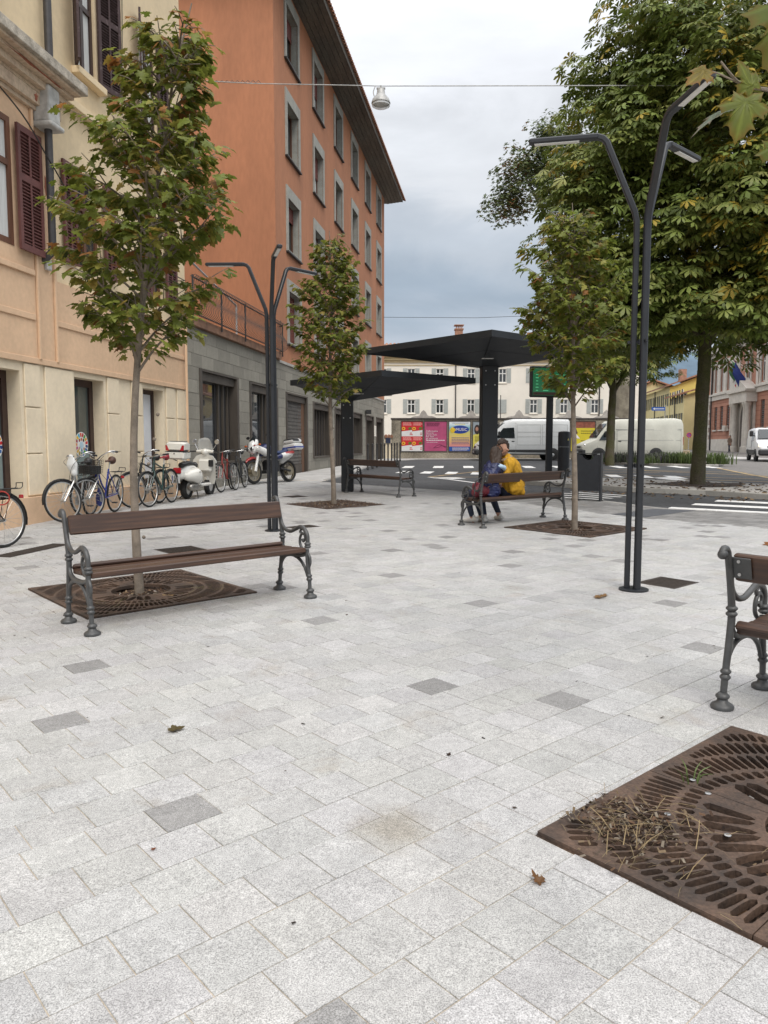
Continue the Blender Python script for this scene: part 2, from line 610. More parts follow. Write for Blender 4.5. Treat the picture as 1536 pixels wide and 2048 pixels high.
def sheet(name, poly, dz, m, kind='structure', holes=(), parent=None, thick=0.0):
    """flat area lying on the square; split at the change of slope"""
    b = MB()
    for low in (True, False):
        pl = clip_y(poly, 25.0, low)
        if len(pl) < 3: continue
        loops = [[Vector((x, y, 0)) for x, y in pl]]
        if low:
            loops += [[Vector((x, y, 0)) for x, y in h] for h in holes]
        flat = [p for l in loops for p in l]
        tris = tessellate_polygon(loops)
        b.add([(p.x, p.y, gz(p.y) + dz) for p in flat], [tuple(t) for t in tris])
        if thick:
            n = len(pl)
            V = [(x, y, gz(y) + dz) for x, y in pl] + [(x, y, gz(y) + dz - thick) for x, y in pl]
            b.add(V, [(i, (i + 1) % n, (i + 1) % n + n, i + n) for i in range(n)])
    o = b.build(name, m, parent)
    me = o.data
    # every sheet faces up
    bm = bmesh.new(); bm.from_mesh(me)
    for f in bm.faces:
        if abs(f.normal.z) > 0.5 and f.normal.z < 0: f.normal_flip()
    bm.to_mesh(me); bm.free()
    if kind and parent is None: o['kind'] = kind
    return o

def inside(poly, x, y):
    c = False
    n = len(poly)
    j = n - 1
    for i in range(n):
        xi, yi = poly[i]; xj, yj = poly[j]
        if (yi > y) != (yj > y) and x < (xj - xi) * (y - yi) / (yj - yi) + xi:
            c = not c
        j = i
    return c

WALL_A, WALL_B = -7.6, 0.1484                      # left facades: x = WALL_A + WALL_B * y
ROAD_EDGE = [(12.0, 10.8), (7.03, 13.95), (5.54, 14.9), (5.25, 15.42), (4.83, 16.58), (3.95, 17.64), (2.81, 18.53),
             (1.81, 19.51), (-1.48, 22.71), (-1.94, 23.3), (-1.80, 24.3), (-1.26, 28.3), (-0.62, 38.2), (0.0, 42.3), (0.8, 46.2), (2.2, 49.3), (6.4, 50.3), (14, 50.6), (26, 50.6)]
PLAZA = [(-12, -5), (12, -5)] + ROAD_EDGE[:10] + [(-1.8, 24.2), (WALL_A + WALL_B * 24.2, 24.2), (-7.2, 3.0), (-12, 3.0)]
GRATE = 1.55
GRATES = {'bench': (-2.25, 7.0), 'couple': (2.95, 11.75), 'middle': (-1.02, 15.8), 'near': (1.643, 2.593)}
DRAINS = [(-2.55, 9.55, 0.52, 0.52), (2.78, 7.42, 0.50, 0.42), (-2.07, 17.8, 0.5, 0.5), (-1.28, 11.95, 0.5, 0.34)]
HOLES = [(x, y, GRATE, GRATE) for x, y in GRATES.values()] + DRAINS
GREY_BAND = [(1.8, 19.6), (2.4, 17.4), (3.2, 15.5), (4.2, 13.6), (5.92, 11.7), (9, 9.3), (13, 9.3), (12, 10.9), (7.03, 14), (5.5, 15), (4.85, 16.7), (3.95, 17.7), (2.8, 18.6)]

def rect_pts(x, y, la, lb):
    return [(x + UA.x * i * la / 2 + UB.x * j * lb / 2, y + UA.y * i * la / 2 + UB.y * j * lb / 2) for i, j in ((-1, -1), (1, -1), (1, 1), (-1, 1))]

m_ground = mat('ground_earth', (0.16, 0.15, 0.13), 0.95, 0.2, 0.4)
m_joint = mat('paving_joint', (0.46, 0.40, 0.32), 0.95, 0.2, 14, world=True, fine=0.2)
m_asph = mat('asphalt', (0.05, 0.052, 0.055), 0.8, 0.25, 0.7, bump=0.5, bscale=160, world=True, fine=0.35)
m_cobble = mat('cobbles', (0.16, 0.15, 0.14), 0.8, 0.25, 3.0, bump=0.6, bscale=9, world=True, fine=0.35)
m_conc = mat('pale_concrete', (0.42, 0.40, 0.37), 0.85, 0.14, 2.5, bump=0.25, bscale=70, world=True, fine=0.12)
m_slabs = mat('far_paving', (0.43, 0.42, 0.405), 0.85, 0.16, 1.6, bump=0.2, bscale=40, world=True, fine=0.15)
m_white = mat('road_paint', (0.74, 0.74, 0.72), 0.7, 0.10, 3.0, world=True, fine=0.18)
m_yellow = mat('ochre_paint', (0.42, 0.30, 0.14), 0.75, 0.25, 2.0, world=True, fine=0.25)
m_soil = mat('soil', (0.055, 0.036, 0.026), 0.95, 0.45, 30, bump=0.8, bscale=90, world=True)

# the terrain under everything, out to the horizon
gb = MB()
ys = [-80, 25, 130, 4500]
zs = [SLOPE * -80 - 0.25, gz(25) - 0.25, gz(130) - 0.25, gz(130) - 0.25]
for i, y in enumerate(ys):
    gb.v += [(-3000, y, zs[i]), (3000, y, zs[i])]
for i in range(3):
    gb.f.append((2 * i, 2 * i + 1, 2 * i + 3, 2 * i + 2)); gb.m.append(0)
ter = gb.build('ground', m_ground); ter['kind'] = 'structure'

pavement = sheet('pavement', PLAZA, -0.0045, m_joint, holes=[rect_pts(*h) for h in HOLES])
side = [(-1.8, 24.2)] + ROAD_EDGE[11:] + [(26, 60), (-0.2, 60), (-0.2, 51.6), (WALL_A + WALL_B * 51.6, 51.6), (WALL_A + WALL_B * 24.2, 24.2)]
sidewalk = sheet('sidewalk', side, -0.004, m_slabs, thick=0.1)
road = sheet('road', [(60, 10.8)] + [(12.0, 10.8)] + ROAD_EDGE[1:] + [(60, 50.6)], -0.035, m_asph)
cobbled = sheet('cobbled_street', [(15.3, 35.4), (13.85, 28.9), (13.25, 26.1), (12.6, 23), (60, 23), (60, 130), (24, 130), (26, 60), (24, 51), (19, 47), (16.9, 38)], -0.030, m_cobble)

# pavers: running bond along UA, cut round the tree grates and drain covers
def cut_rects(r, hole):
    a0, a1, b0, b1 = r; h0, h1, k0, k1 = hole
    if a1 <= h0 or a0 >= h1 or b1 <= k0 or b0 >= k1:
        return [r]
    out = []
    if a0 < h0: out.append((a0, h0, b0, b1))
    if a1 > h1: out.append((h1, a1, b0, b1))
    c0, c1 = max(a0, h0), min(a1, h1)
    if b0 < k0: out.append((c0, c1, b0, k0))
    if b1 > k1: out.append((c0, c1, k1, b1))
    return out

m_paver = bpy.data.materials.new('granite_paver')
nt, bs = nodes_of(m_paver)
N, L = nt.nodes, nt.links
geo = N.new('ShaderNodeNewGeometry')
att = N.new('ShaderNodeAttribute'); att.attribute_name = 'tone'
def noise(scale, detail=4, rough=0.6, dist=0.0):
    n_ = N.new('ShaderNodeTexNoise'); n_.inputs['Scale'].default_value = scale; n_.inputs['Detail'].default_value = detail
    n_.inputs['Roughness'].default_value = rough; n_.inputs['Distortion'].default_value = dist
    L.new(geo.outputs['Position'], n_.inputs['Vector']); return n_
def maprange(src, a, b_, c, d):
    r_ = N.new('ShaderNodeMapRange'); r_.inputs['From Min'].default_value = a; r_.inputs['From Max'].default_value = b_
    r_.inputs['To Min'].default_value = c; r_.inputs['To Max'].default_value = d
    L.new(src, r_.inputs['Value']); return r_.outputs[0]
def times(a, b_):
    x = N.new('ShaderNodeMix'); x.data_type = 'RGBA'; x.blend_type = 'MULTIPLY'; x.inputs['Factor'].default_value = 1
    L.new(a, x.inputs['A']); L.new(b_, x.inputs['B']); return x.outputs['Result']
nspeck = noise(230, 3, 0.75)
nvein = noise(38, 6, 0.7, 1.2)
nblot = noise(7, 5, 0.6)
nbig = noise(0.9, 4, 0.55)
c1 = times(att.outputs['Color'], maprange(nspeck.outputs['Fac'], 0.35, 0.60, 0.44, 1.18))
c1 = times(c1, maprange(nvein.outputs['Fac'], 0.32, 0.62, 0.78, 1.10))
c1 = times(c1, maprange(nblot.outputs['Fac'], 0.32, 0.68, 0.91, 1.06))
c1 = times(c1, maprange(nbig.outputs['Fac'], 0.3, 0.7, 0.93, 1.04))
# brownish stains: a few spots with a shape of their own
nst = noise(2.1, 5, 0.6, 0.4)
fac = maprange(nst.outputs['Fac'], 0.60, 0.76, 0.0, 0.6)
stain = N.new('ShaderNodeMix'); stain.data_type = 'RGBA'; stain.blend_type = 'MULTIPLY'
stain.inputs['B'].default_value = (0.72, 0.62, 0.5, 1)
L.new(fac, stain.inputs['Factor']); L.new(c1, stain.inputs['A'])
# trodden-in spots
vor = N.new('ShaderNodeTexVoronoi'); vor.inputs['Scale'].default_value = 2.6; L.new(geo.outputs['Position'], vor.inputs['Vector'])
spot = maprange(vor.outputs['Distance'], 0.022, 0.034, 0.55, 0.0)
pickn = N.new('ShaderNodeSeparateColor'); L.new(vor.outputs['Color'], pickn.inputs[0])
gate = N.new('ShaderNodeMath'); gate.operation = 'GREATER_THAN'; gate.inputs[1].default_value = 0.62; L.new(pickn.outputs[0], gate.inputs[0])
sm_ = N.new('ShaderNodeMath'); sm_.operation = 'MULTIPLY'; L.new(spot, sm_.inputs[0]); L.new(gate.outputs[0], sm_.inputs[1])
st3 = N.new('ShaderNodeMix'); st3.data_type = 'RGBA'; st3.blend_type = 'MULTIPLY'; st3.inputs['B'].default_value = (0.55, 0.52, 0.48, 1)
L.new(sm_.outputs[0], st3.inputs['Factor']); L.new(stain.outputs['Result'], st3.inputs['A'])
# one oily stain in the foreground
vm = N.new('ShaderNodeVectorMath'); vm.operation = 'DISTANCE'; vm.inputs[1].default_value = (0.04, 2.72, 0.037)
L.new(geo.outputs['Position'], vm.inputs[0])
nds = noise(9, 4, 0.6)
ad = N.new('ShaderNodeMath'); ad.operation = 'MULTIPLY_ADD'; ad.inputs[1].default_value = -0.22
L.new(nds.outputs['Fac'], ad.inputs[0]); L.new(vm.outputs['Value'], ad.inputs[2])
fac2 = maprange(ad.outputs[0], -0.06, 0.09, 0.55, 0.0)
st2 = N.new('ShaderNodeMix'); st2.data_type = 'RGBA'; st2.blend_type = 'MULTIPLY'; st2.inputs['B'].default_value = (0.62, 0.54, 0.42, 1)
L.new(fac2, st2.inputs['Factor']); L.new(st3.outputs['Result'], st2.inputs['A'])
L.new(st2.outputs['Result'], bs.inputs['Base Color'])
bs.inputs['Roughness'].default_value = 0.72
bs.inputs['Specular IOR Level'].default_value = 0.4
hb = N.new('ShaderNodeMath'); hb.operation = 'MULTIPLY_ADD'; hb.inputs[1].default_value = 0.35
L.new(nspeck.outputs['Fac'], hb.inputs[0]); L.new(nvein.outputs['Fac'], hb.inputs[2])
bmp = N.new('ShaderNodeBump'); bmp.inputs['Strength'].default_value = 0.35; bmp.inputs['Distance'].default_value = 0.004
L.new(hb.outputs[0], bmp.inputs['Height']); L.new(bmp.outputs[0], bs.inputs['Normal'])
MATS['granite_paver'] = m_paver

DARK_SPOTS = [(-1.86, 4.83), (-1.72, 3.81), (-0.86, 2.82), (0.33, 4.43), (0.95, 4.08), (-0.4, 5.86), (0.83, 6.37), (-0.16, 1.79), (2.25, 5.2), (2.45, 6.5), (3.2, 6.9)]
WB, WA, GAP = 0.212, 0.226, 0.0042
def to_ab(x, y): return (x * UA.x + y * UA.y, x * UB.x + y * UB.y)
hole_ab = []
for hx, hy, la, lb in HOLES:
    a, b_ = to_ab(hx, hy); hole_ab.append((a - la / 2, a + la / 2, b_ - lb / 2, b_ + lb / 2))
items = []
row0, row1 = int(-10 / WB), int(24 / WB)
prnd = random.Random(3)
PF = [(0, 1, 2, 3), (4, 5, 1, 0), (5, 6, 2, 1), (6, 7, 3, 2), (7, 4, 0, 3), (8, 9, 5, 4), (9, 10, 6, 5), (10, 11, 7, 6), (11, 8, 4, 7)]
for r in range(row0, row1):
    off = (0.5 if r % 2 else 0.0) * WA + prnd.uniform(-0.035, 0.035)
    for k in range(int(-14 / WA), int(30 / WA)):
        ca, cb = k * WA + off + WA / 2, (r + 0.5) * WB
        cx, cyy = ca * UA.x + cb * UB.x, ca * UA.y + cb * UB.y
        if cyy < 0.7 or cyy > 24 or abs(cx) > 0.60 * cyy + 1.3: continue
        if not inside(PLAZA, cx, cyy): continue
        dark = any(abs((cx - dx) * UA.x + (cyy - dy) * UA.y) <= WA / 2 and abs((cx - dx) * UB.x + (cyy - dy) * UB.y) <= WB / 2 for dx, dy in DARK_SPOTS)
        q = prnd.random()
        if not dark and cyy > 6.6 and q < 0.038: dark = True
        t = 0.48 * prnd.uniform(0.91, 1.06)
        tone = (t, t * prnd.uniform(0.985, 1.0), t * prnd.uniform(0.955, 0.99))
        if cyy > 6 and 0.06 < q < 0.16:
            t *= prnd.uniform(0.86, 0.95); tone = (t, t, t * 0.99)
        if dark:
            t = prnd.uniform(0.26, 0.33); tone = (t, t * 0.985, t * 0.965)
        if inside(GREY_BAND, cx, cyy):
            t = prnd.uniform(0.20, 0.30); tone = (t, t * 0.98, t * 0.95)
        rects = [(ca - WA / 2 + GAP / 2, ca + WA / 2 - GAP / 2, cb - WB / 2 + GAP / 2, cb + WB / 2 - GAP / 2)]
        for h in hole_ab:
            rects = [x for rr in rects for x in cut_rects(rr, h)]
        dz = prnd.uniform(-0.0009, 0.0009)
        tl = (prnd.uniform(-0.004, 0.004), prnd.uniform(-0.004, 0.004))
        for a0, a1, b0, b1 in rects:
            if a1 - a0 < 0.012 or b1 - b0 < 0.012: continue
            V = []
            for ins, z in ((0.0022, 0.0), (0.0, -0.0018), (0.0, -0.0135)):
                for a, b_ in ((a0 + ins, b0 + ins), (a1 - ins, b0 + ins), (a1 - ins, b1 - ins), (a0 + ins, b1 - ins)):
                    x, y = a * UA.x + b_ * UB.x, a * UA.y + b_ * UB.y
                    V.append((x, y, SLOPE * y + z + dz + (a - ca) * tl[0] + (b_ - cb) * tl[1]))
            vis = abs(cx) < 0.5 * cyy + 0.1 and cyy > 1.45
            items.append((V, PF, tone, (cx * cx + cyy * cyy) * (1 if vis else 50) + (0 if (a1 - a0) * (b1 - b0) > 0.02 else 20)))
pieces('paver', items, m_paver, pavement, 300, stuff_name='pavers_beyond')

# kerb stones along the road
kb_i = []
def kerb(line, width, top, bottom, parent, off=0.0, step=1.0, col=(0.36, 0.35, 0.33)):
    b = MB()
    for i in range(len(line) - 1):
        p, q = Vector(line[i]), Vector(line[i + 1])
        d = q - p
        n = max(1, round(d.length / step))
        t = d.normalized(); nn = Vector((-t.y, t.x))
        for k in range(n):
            c0 = p + d * (k / n) + t * 0.004; c1 = p + d * ((k + 1) / n) - t * 0.004
            P = [c0 + nn * off, c1 + nn * off, c1 + nn * (off + width), c0 + nn * (off + width)]
            bv = 0.012
            Pi = [c0 + t * bv + nn * (off + bv), c1 - t * bv + nn * (off + bv), c1 - t * bv + nn * (off + width - bv), c0 + t * bv + nn * (off + width - bv)]
            V = [(x.x, x.y, gz(x.y) + top) for x in Pi] + [(x.x, x.y, gz(x.y) + top - bv) for x in P] + [(x.x, x.y, gz(x.y) + bottom) for x in P]
            k_ = random.uniform(0.88, 1.08)
            mid = (c0 + c1) / 2
            yield (V, PF, lum(col, k_), mid.length)
m_kerb = mat('kerb_stone', (1, 1, 1), 0.85, 0.14, 5, bump=0.3, bscale=60, world=True, attr=True, fine=0.15)
pieces('kerb_stone', list(kerb(ROAD_EDGE[:10], 0.14, 0.004, -0.06, pavement, off=-0.02)), m_kerb, pavement, 60)
pieces('kerb_stone', list(kerb(ROAD_EDGE[10:17], 0.16, 0.012, -0.08, sidewalk, off=-0.02)), m_kerb, sidewalk, 60)

# traffic island with the chestnut, and the planted bed beyond
ISL = [(4.05, 23.0), (4.3, 22.3), (4.93, 21.39), (6.25, 19.68), (7.81, 18.53), (8.9, 17.1), (10.6, 15.7), (13.0, 14.3), (14.6, 16.4), (12.4, 18.6), (10.45, 20.8), (9.2, 22.25), (7.98, 22.94), (6.6, 23.93), (5.0, 24.9), (4.3, 24.6)]
island = sheet('traffic_island', ISL, 0.085, m_conc, thick=0.14)
pieces('kerb_stone', list(kerb(ISL + ISL[:1], 0.15, 0.094, -0.05, island, off=-0.015, col=(0.40, 0.385, 0.35))), m_kerb, island, 80)
BED = [(11.6, 41.8), (11.9, 40.4), (12.6, 39.5), (14.2, 37.5), (15.4, 36.7), (16.1, 36.9), (16.6, 38.5), (18.5, 45.0), (17.5, 46.3), (13, 46.5)]
bed = sheet('planting_bed', BED, 0.06, m_soil, thick=0.12)
pieces('kerb_stone', list(kerb(BED + BED[:1], 0.18, 0.075, -0.05, bed, off=-0.02, col=(0.42, 0.40, 0.37))), m_kerb, bed, 80)

# painted markings
def quad_mark(name, pts, m, dz=-0.028):
    return sheet(name, pts, dz, m)
def stripe(p, q, w):
    p, q = Vector(p), Vector(q); t = (q - p).normalized(); n_ = Vector((-t.y, t.x)) * w / 2
    return [tuple(p - n_), tuple(q - n_), tuple(q + n_), tuple(p + n_)]
k = 0
for (x0, y0, n_, dx, dy) in ((0.95, 36.2, 11, 1.42, 0.0), (0.55, 30.6, 11, 0.93, -0.42)):
    for i in range(n_):
        x, y = x0 + dx * i, y0 + dy * i
        if y0 > 33: P = [(x - 0.15, y - 1.2), (x + 0.33, y - 1.2), (x + 0.57, y + 1.4), (x + 0.09, y + 1.4)]
        else: P = [(x - 0.12, y - 0.75), (x + 0.28, y - 0.95), (x + 0.58, y + 0.95), (x + 0.18, y + 1.15)]
        quad_mark('road_marking', P, m_white)
for P, w, m_ in ((((1.57, 26.7), (3.94, 31.45)), 0.14, m_yellow), (((3.94, 31.45), (10.9, 30.3)), 0.14, m_yellow), (((10.87, 32.23), (13.75, 27.16)), 0.16, m_yellow),
                 (((6.0, 27.2), (11.4, 22.4)), 0.15, m_yellow), (((6.2, 28.2), (12.1, 23.5)), 0.14, m_yellow), (((15.2, 34.9), (13.72, 28.9)), 0.14, m_yellow),
                 (((13.72, 28.9), (13.1, 26.0)), 0.14, m_yellow), (((7.2, 29.4), (13.3, 24.6)), 0.13, m_yellow), (((9.6, 33.4), (14.3, 30.2)), 0.13, m_yellow), (((4.2, 26.6), (1.7, 26.5)), 0.12, m_yellow),
                 (((1.55, 26.4), (2.16, 25.0)), 0.16, m_white), (((2.16, 25.0), (2.88, 22.95)), 0.16, m_white), (((2.88, 22.95), (3.95, 21.5)), 0.16, m_white)):
    quad_mark('road_marking', stripe(P[0], P[1], w), m_)
quad_mark('road_marking', [(1.75, 26.3), (2.3, 25.3), (2.75, 25.6), (2.5, 26.3)], m_white)
quad_mark('road_marking', [(9.1, 26.1), (9.28, 24.7), (9.75, 24.4), (9.85, 26.5)], m_white)
# zebra crossing and the thin hatched stripes near the litter bin
for p, q, w in (((5.72, 15.32), (9.6, 12.75), 0.46), ((6.55, 16.15), (10.2, 13.75), 0.46), ((7.4, 17.0), (8.95, 15.98), 0.46)):
    quad_mark('road_marking', stripe(p, q, w), m_white)
for i in range(4):
    quad_mark('road_marking', stripe((3.75 + 0.35 * i, 18.35 + 0.42 * i), (4.95 + 0.32 * i, 17.25 + 0.36 * i), 0.15), m_white)
sheet('tactile_paving', [(4.11, 13.78), (5.21, 14.8), (5.94, 14.51), (4.55, 13.28)], 0.004, mat('dark_slab', (0.085, 0.09, 0.1), 0.85, 0.15, 8, world=True, fine=0.2))
# ================================================================ BUILDINGS
class Facade:
    """a wall line: s runs along it in metres, z is height, o is how far out of the wall"""
    def __init__(f, x0, y0, tx, ty, side):
        f.p = Vector((x0, y0)); f.t = Vector((tx, ty)).normalized()
        f.n = Vector((f.t.y, -f.t.x)) * side
    def pt(f, s, z, o=0.0):
        q = f.p + f.t * s + f.n * o
        return (q.x, q.y, z)
    def box(f, b, s0, s1, z0, z1, o0, o1, mi=0):
        V = [f.pt(s, z, o) for z in (z0, z1) for s, o in ((s0, o0), (s1, o0), (s1, o1), (s0, o1))]
        b.add(V, [(0, 3, 2, 1), (4, 5, 6, 7), (0, 1, 5, 4), (1, 2, 6, 5), (2, 3, 7, 6), (3, 0, 4, 7)], mi)
        return b
    def wall(f, b, s0, s1, z0, z1, holes, reveal=0.25, o=0.0, mi=0):
        """wall skin with openings (s0, s1, z0, z1) and their reveals"""
        ss = sorted({s0, s1} | {max(s0, min(s1, v)) for h in holes for v in h[:2]})
        zz = sorted({z0, z1} | {max(z0, min(z1, v)) for h in holes for v in h[2:4]})
        for i in range(len(ss) - 1):
            for j in range(len(zz) - 1):
                cs, cz = (ss[i] + ss[i + 1]) / 2, (zz[j] + zz[j + 1]) / 2
                if any(h[0] < cs < h[1] and h[2] < cz < h[3] for h in holes): continue
                b.add([f.pt(ss[i], zz[j], o), f.pt(ss[i + 1], zz[j], o), f.pt(ss[i + 1], zz[j + 1], o), f.pt(ss[i], zz[j + 1], o)], [(0, 1, 2, 3)], mi)
        for a, c, d, e in [h[:4] for h in holes]:
            d = max(d, z0); e = min(e, z1); a = max(a, s0); c = min(c, s1)
            for q in (((a, d), (a, e)), ((c, d), (c, e)), ((a, e), (c, e)), ((a, d), (c, d))):
                (sa, za), (sb, zb) = q
                b.add([f.pt(sa, za, o), f.pt(sb, zb, o), f.pt(sb, zb, o - reveal), f.pt(sa, za, o - reveal)], [(0, 1, 2, 3)], mi)
        return b

KS = 1 / math.cos(math.atan(WALL_B))          # metres along the left facades per metre of y
LEFT = Facade(WALL_A, 0, WALL_B, 1.0, 1)

# ---- materials of the facades
m_cream = mat('cream_plaster', (0.76, 0.65, 0.48), 0.9, 0.07, 0.9, bump=0.15, bscale=60, world=True, fine=0.04)
m_tan = mat('tan_plaster', (0.66, 0.455, 0.295), 0.9, 0.07, 0.9, bump=0.15, bscale=60, world=True, fine=0.05)
m_upper = mat('yellow_plaster', (0.72, 0.58, 0.38), 0.9, 0.07, 0.6, bump=0.12, bscale=50, world=True, fine=0.05)
m_cornice = mat('peeling_cornice', (0.60, 0.47, 0.34), 0.9, 0.1, 1.3, col2=(0.42, 0.31, 0.23), bump=0.3, bscale=30, world=True, fine=0.18, mask=(0.48, 0.68))
m_peel = mat('bare_render', (0.30, 0.10, 0.06), 0.95, 0.3, 9, world=True)
m_patch = mat('grey_patch', (0.46, 0.46, 0.44), 0.9, 0.2, 7, bump=0.4, bscale=20, world=True)
m_orange = mat('orange_plaster', (0.415, 0.18, 0.094), 0.9, 0.10, 0.7, bump=0.15, bscale=45, world=True, fine=0.06, stretch=(1, 1, 0.3))
m_stone = mat('grey_stone', (1, 1, 1), 0.85, 0.12, 5, bump=0.35, bscale=35, world=True, attr=True, fine=0.16)
m_surr = mat('stone_surround', (0.34, 0.335, 0.30), 0.85, 0.12, 3, bump=0.25, bscale=30, world=True, fine=0.15)
m_shut = mat('maroon_shutter', (0.125, 0.047, 0.042), 0.6, 0.18, 4, world=True, fine=0.1)
m_oldshut = mat('weathered_shutter', (0.075, 0.042, 0.042), 0.75, 0.3, 12, world=True, col2=(0.16, 0.12, 0.12), mask=(0.55, 0.75))
m_wood = mat('brown_wood', (0.13, 0.055, 0.03), 0.55, 0.25, 5, world=True, stretch=(1, 1, 0.2))
m_dkwood = mat('dark_brown_frame', (0.042, 0.022, 0.018), 0.45, 0.2, 5, world=True)
m_pipe = mat('dark_pipe', (0.045, 0.042, 0.043), 0.5, 0.2, 8, world=True)
m_glass = glass_mat('window_glass', (0.035, 0.04, 0.042))
m_shop = glass_mat('shop_glass', (0.07, 0.085, 0.08), 0.05)
m_curt = mat('net_curtain', (0.55, 0.56, 0.55), 0.9, 0.12, 8, world=True, stretch=(6, 6, 0.3))
m_black = mat('black_metal', (0.028, 0.027, 0.027), 0.5, 0.2, 10, world=True)
m_bronze = mat('bronze_frame', (0.075, 0.062, 0.05), 0.55, 0.3, 3, world=True, stretch=(1, 1, 0.15))
m_iron = mat('rusty_iron', (0.085, 0.06, 0.05), 0.7, 0.35, 12, world=True)
m_tile = mat('roof_tile', (0.30, 0.15, 0.095), 0.9, 0.3, 3, world=True, fine=0.2)
m_soff = mat('weathered_soffit', (0.115, 0.102, 0.086), 0.85, 0.25, 2.0, world=True, stretch=(1, 0.15, 1), fine=0.2)
m_white_p = mat('white_plaster', (0.84, 0.79, 0.70), 0.9, 0.04, 0.7, world=True)
m_blind = mat('white_blind', (0.72, 0.75, 0.80), 0.5, 0.06, 2.0, world=True)

def sy(y):
    return y * KS

def shutter(parent, fac, s_hinge, s_end, z0, z1, o, m, swing=0.0, mid=True, tag_label=None):
    """louvred leaf: stiles, rails and slats in one part; swing turns it off the wall about its hinge"""
    b = MB()
    w = abs(s_end - s_hinge); sg = 1 if s_end > s_hinge else -1
    cs, sn = math.cos(swing), math.sin(swing)
    def P(a, z, d):
        return fac.pt(s_hinge + sg * (a * cs - d * sn), z, o + a * sn + d * cs)
    def bx(a0, a1, za, zb, d0, d1):
        V = [P(a, z, d) for z in (za, zb) for a, d in ((a0, d0), (a1, d0), (a1, d1), (a0, d1))]
        b.add(V, [(0, 3, 2, 1), (4, 5, 6, 7), (0, 1, 5, 4), (1, 2, 6, 5), (2, 3, 7, 6), (3, 0, 4, 7)])
    st = 0.07
    bx(0, st, z0, z1, 0, 0.045); bx(w - st, w, z0, z1, 0, 0.045)
    rails = [z0, z1 - 0.1] + ([z0 + (z1 - z0) * 0.56] if mid else [])
    for z in rails: bx(st, w - st, z, z + 0.1, 0.002, 0.043)
    bx(w / 2 - 0.02, w / 2 + 0.02, z0 + 0.1, z1 - 0.1, 0.028, 0.042)
    z = z0 + 0.12
    while z < z1 - 0.12:
        V = [P(a, zz, d) for a in (st, w - st) for zz, d in ((z, 0.038), (z + 0.03, 0.006), (z + 0.038, 0.008), (z + 0.008, 0.04))]
        b.add(V, [(0, 1, 2, 3), (4, 7, 6, 5), (0, 4, 5, 1), (1, 5, 6, 2), (2, 6, 7, 3), (3, 7, 4, 0)])
        z += 0.052
    bx(st, w - st, z0 + 0.1, z1 - 0.1, 0.0, 0.004)
    return b.build('shutter', m, parent)

def casement(parent, fac, s0, s1, z0, z1, o, m_frame, m_pane, fw=0.07, transom=None, mullion=True, curtain=None):
    """window frame with its own panes (sub-parts)"""
    b = MB()
    fac.box(b, s0, s0 + fw, z0, z1, o, o + 0.07); fac.box(b, s1 - fw, s1, z0, z1, o, o + 0.07)
    fac.box(b, s0 + fw, s1 - fw, z1 - fw, z1, o + 0.001, o + 0.069); fac.box(b, s0 + fw, s1 - fw, z0, z0 + fw, o + 0.001, o + 0.069)
    zs_ = [z0 + fw, z1 - fw]
    if transom:
        fac.box(b, s0 + fw, s1 - fw, transom - 0.045, transom + 0.045, o + 0.002, o + 0.078)
        zs_ = [z0 + fw, transom, z1 - fw]
    sm = [s0 + fw, s1 - fw]
    if mullion:
        c = (s0 + s1) / 2
        fac.box(b, c - 0.045, c + 0.045, z0 + fw, z1 - fw, o + 0.003, o + 0.075)
        sm = [s0 + fw, c, s1 - fw]
    w = b.build('window', m_frame, parent)
    for i in range(len(sm) - 1):
        for j in range(len(zs_) - 1):
            g = MB(); fac.box(g, sm[i], sm[i + 1], zs_[j], zs_[j + 1], o + 0.02, o + 0.032)
            g.build('pane', m_pane, w)
    if curtain:
        g = MB(); fac.box(g, s0 + fw * 1.2 + curtain[0] * (s1 - s0), s0 + curtain[1] * (s1 - s0), z0 + fw, z1 - fw, o + 0.033, o + 0.036)
        g.build('curtain', m_curt, w)
    return w

# ================= cream building on the left
cb = thing('cream_building', 'cream and tan corner building with maroon louvred shutters behind the parked bicycles', 'building', (-7.0, 13.0, gz(13)))
Y0, Y1 = 4.0, 18.85
opens = [(10.6, 12.27, 0.60, 2.62), (13.84, 14.87, 0.60, 2.66), (16.5, 17.5, 0.60, 2.66)]
b = MB(); LEFT.wall(b, sy(Y0), sy(Y1), 0.55, 2.77, [(sy(a), sy(c), d, e) for a, c, d, e in opens], 0.35)
b.build('ground_floor_wall', m_cream, cb)
b = MB(); LEFT.box(b, sy(Y0), sy(Y1) - 0.002, -0.1, 0.60, -0.3, 0.10); b.build('plinth', m_tan, cb)
# rusticated blocks beside the shop openings
for a, c in ((12.36, 12.78), (12.92, 13.78), (14.97, 15.42), (15.95, 16.42), (17.6, 18.05), (18.2, 18.7), (10.0, 10.5)):
    for z0, z1 in ((0.62, 1.291), (1.309, 2.041), (2.059, 2.745)):
        if c - a > 0.7:
            z0, z1 = (0.62, 2.745) if z0 < 1 else (None, None)
            if z0 is None: continue
        b = MB(); LEFT.box(b, sy(a), sy(c), z0, z1, 0.001, 0.032)
        b.build('rustic_block', m_cream, cb, bevel=0.012)
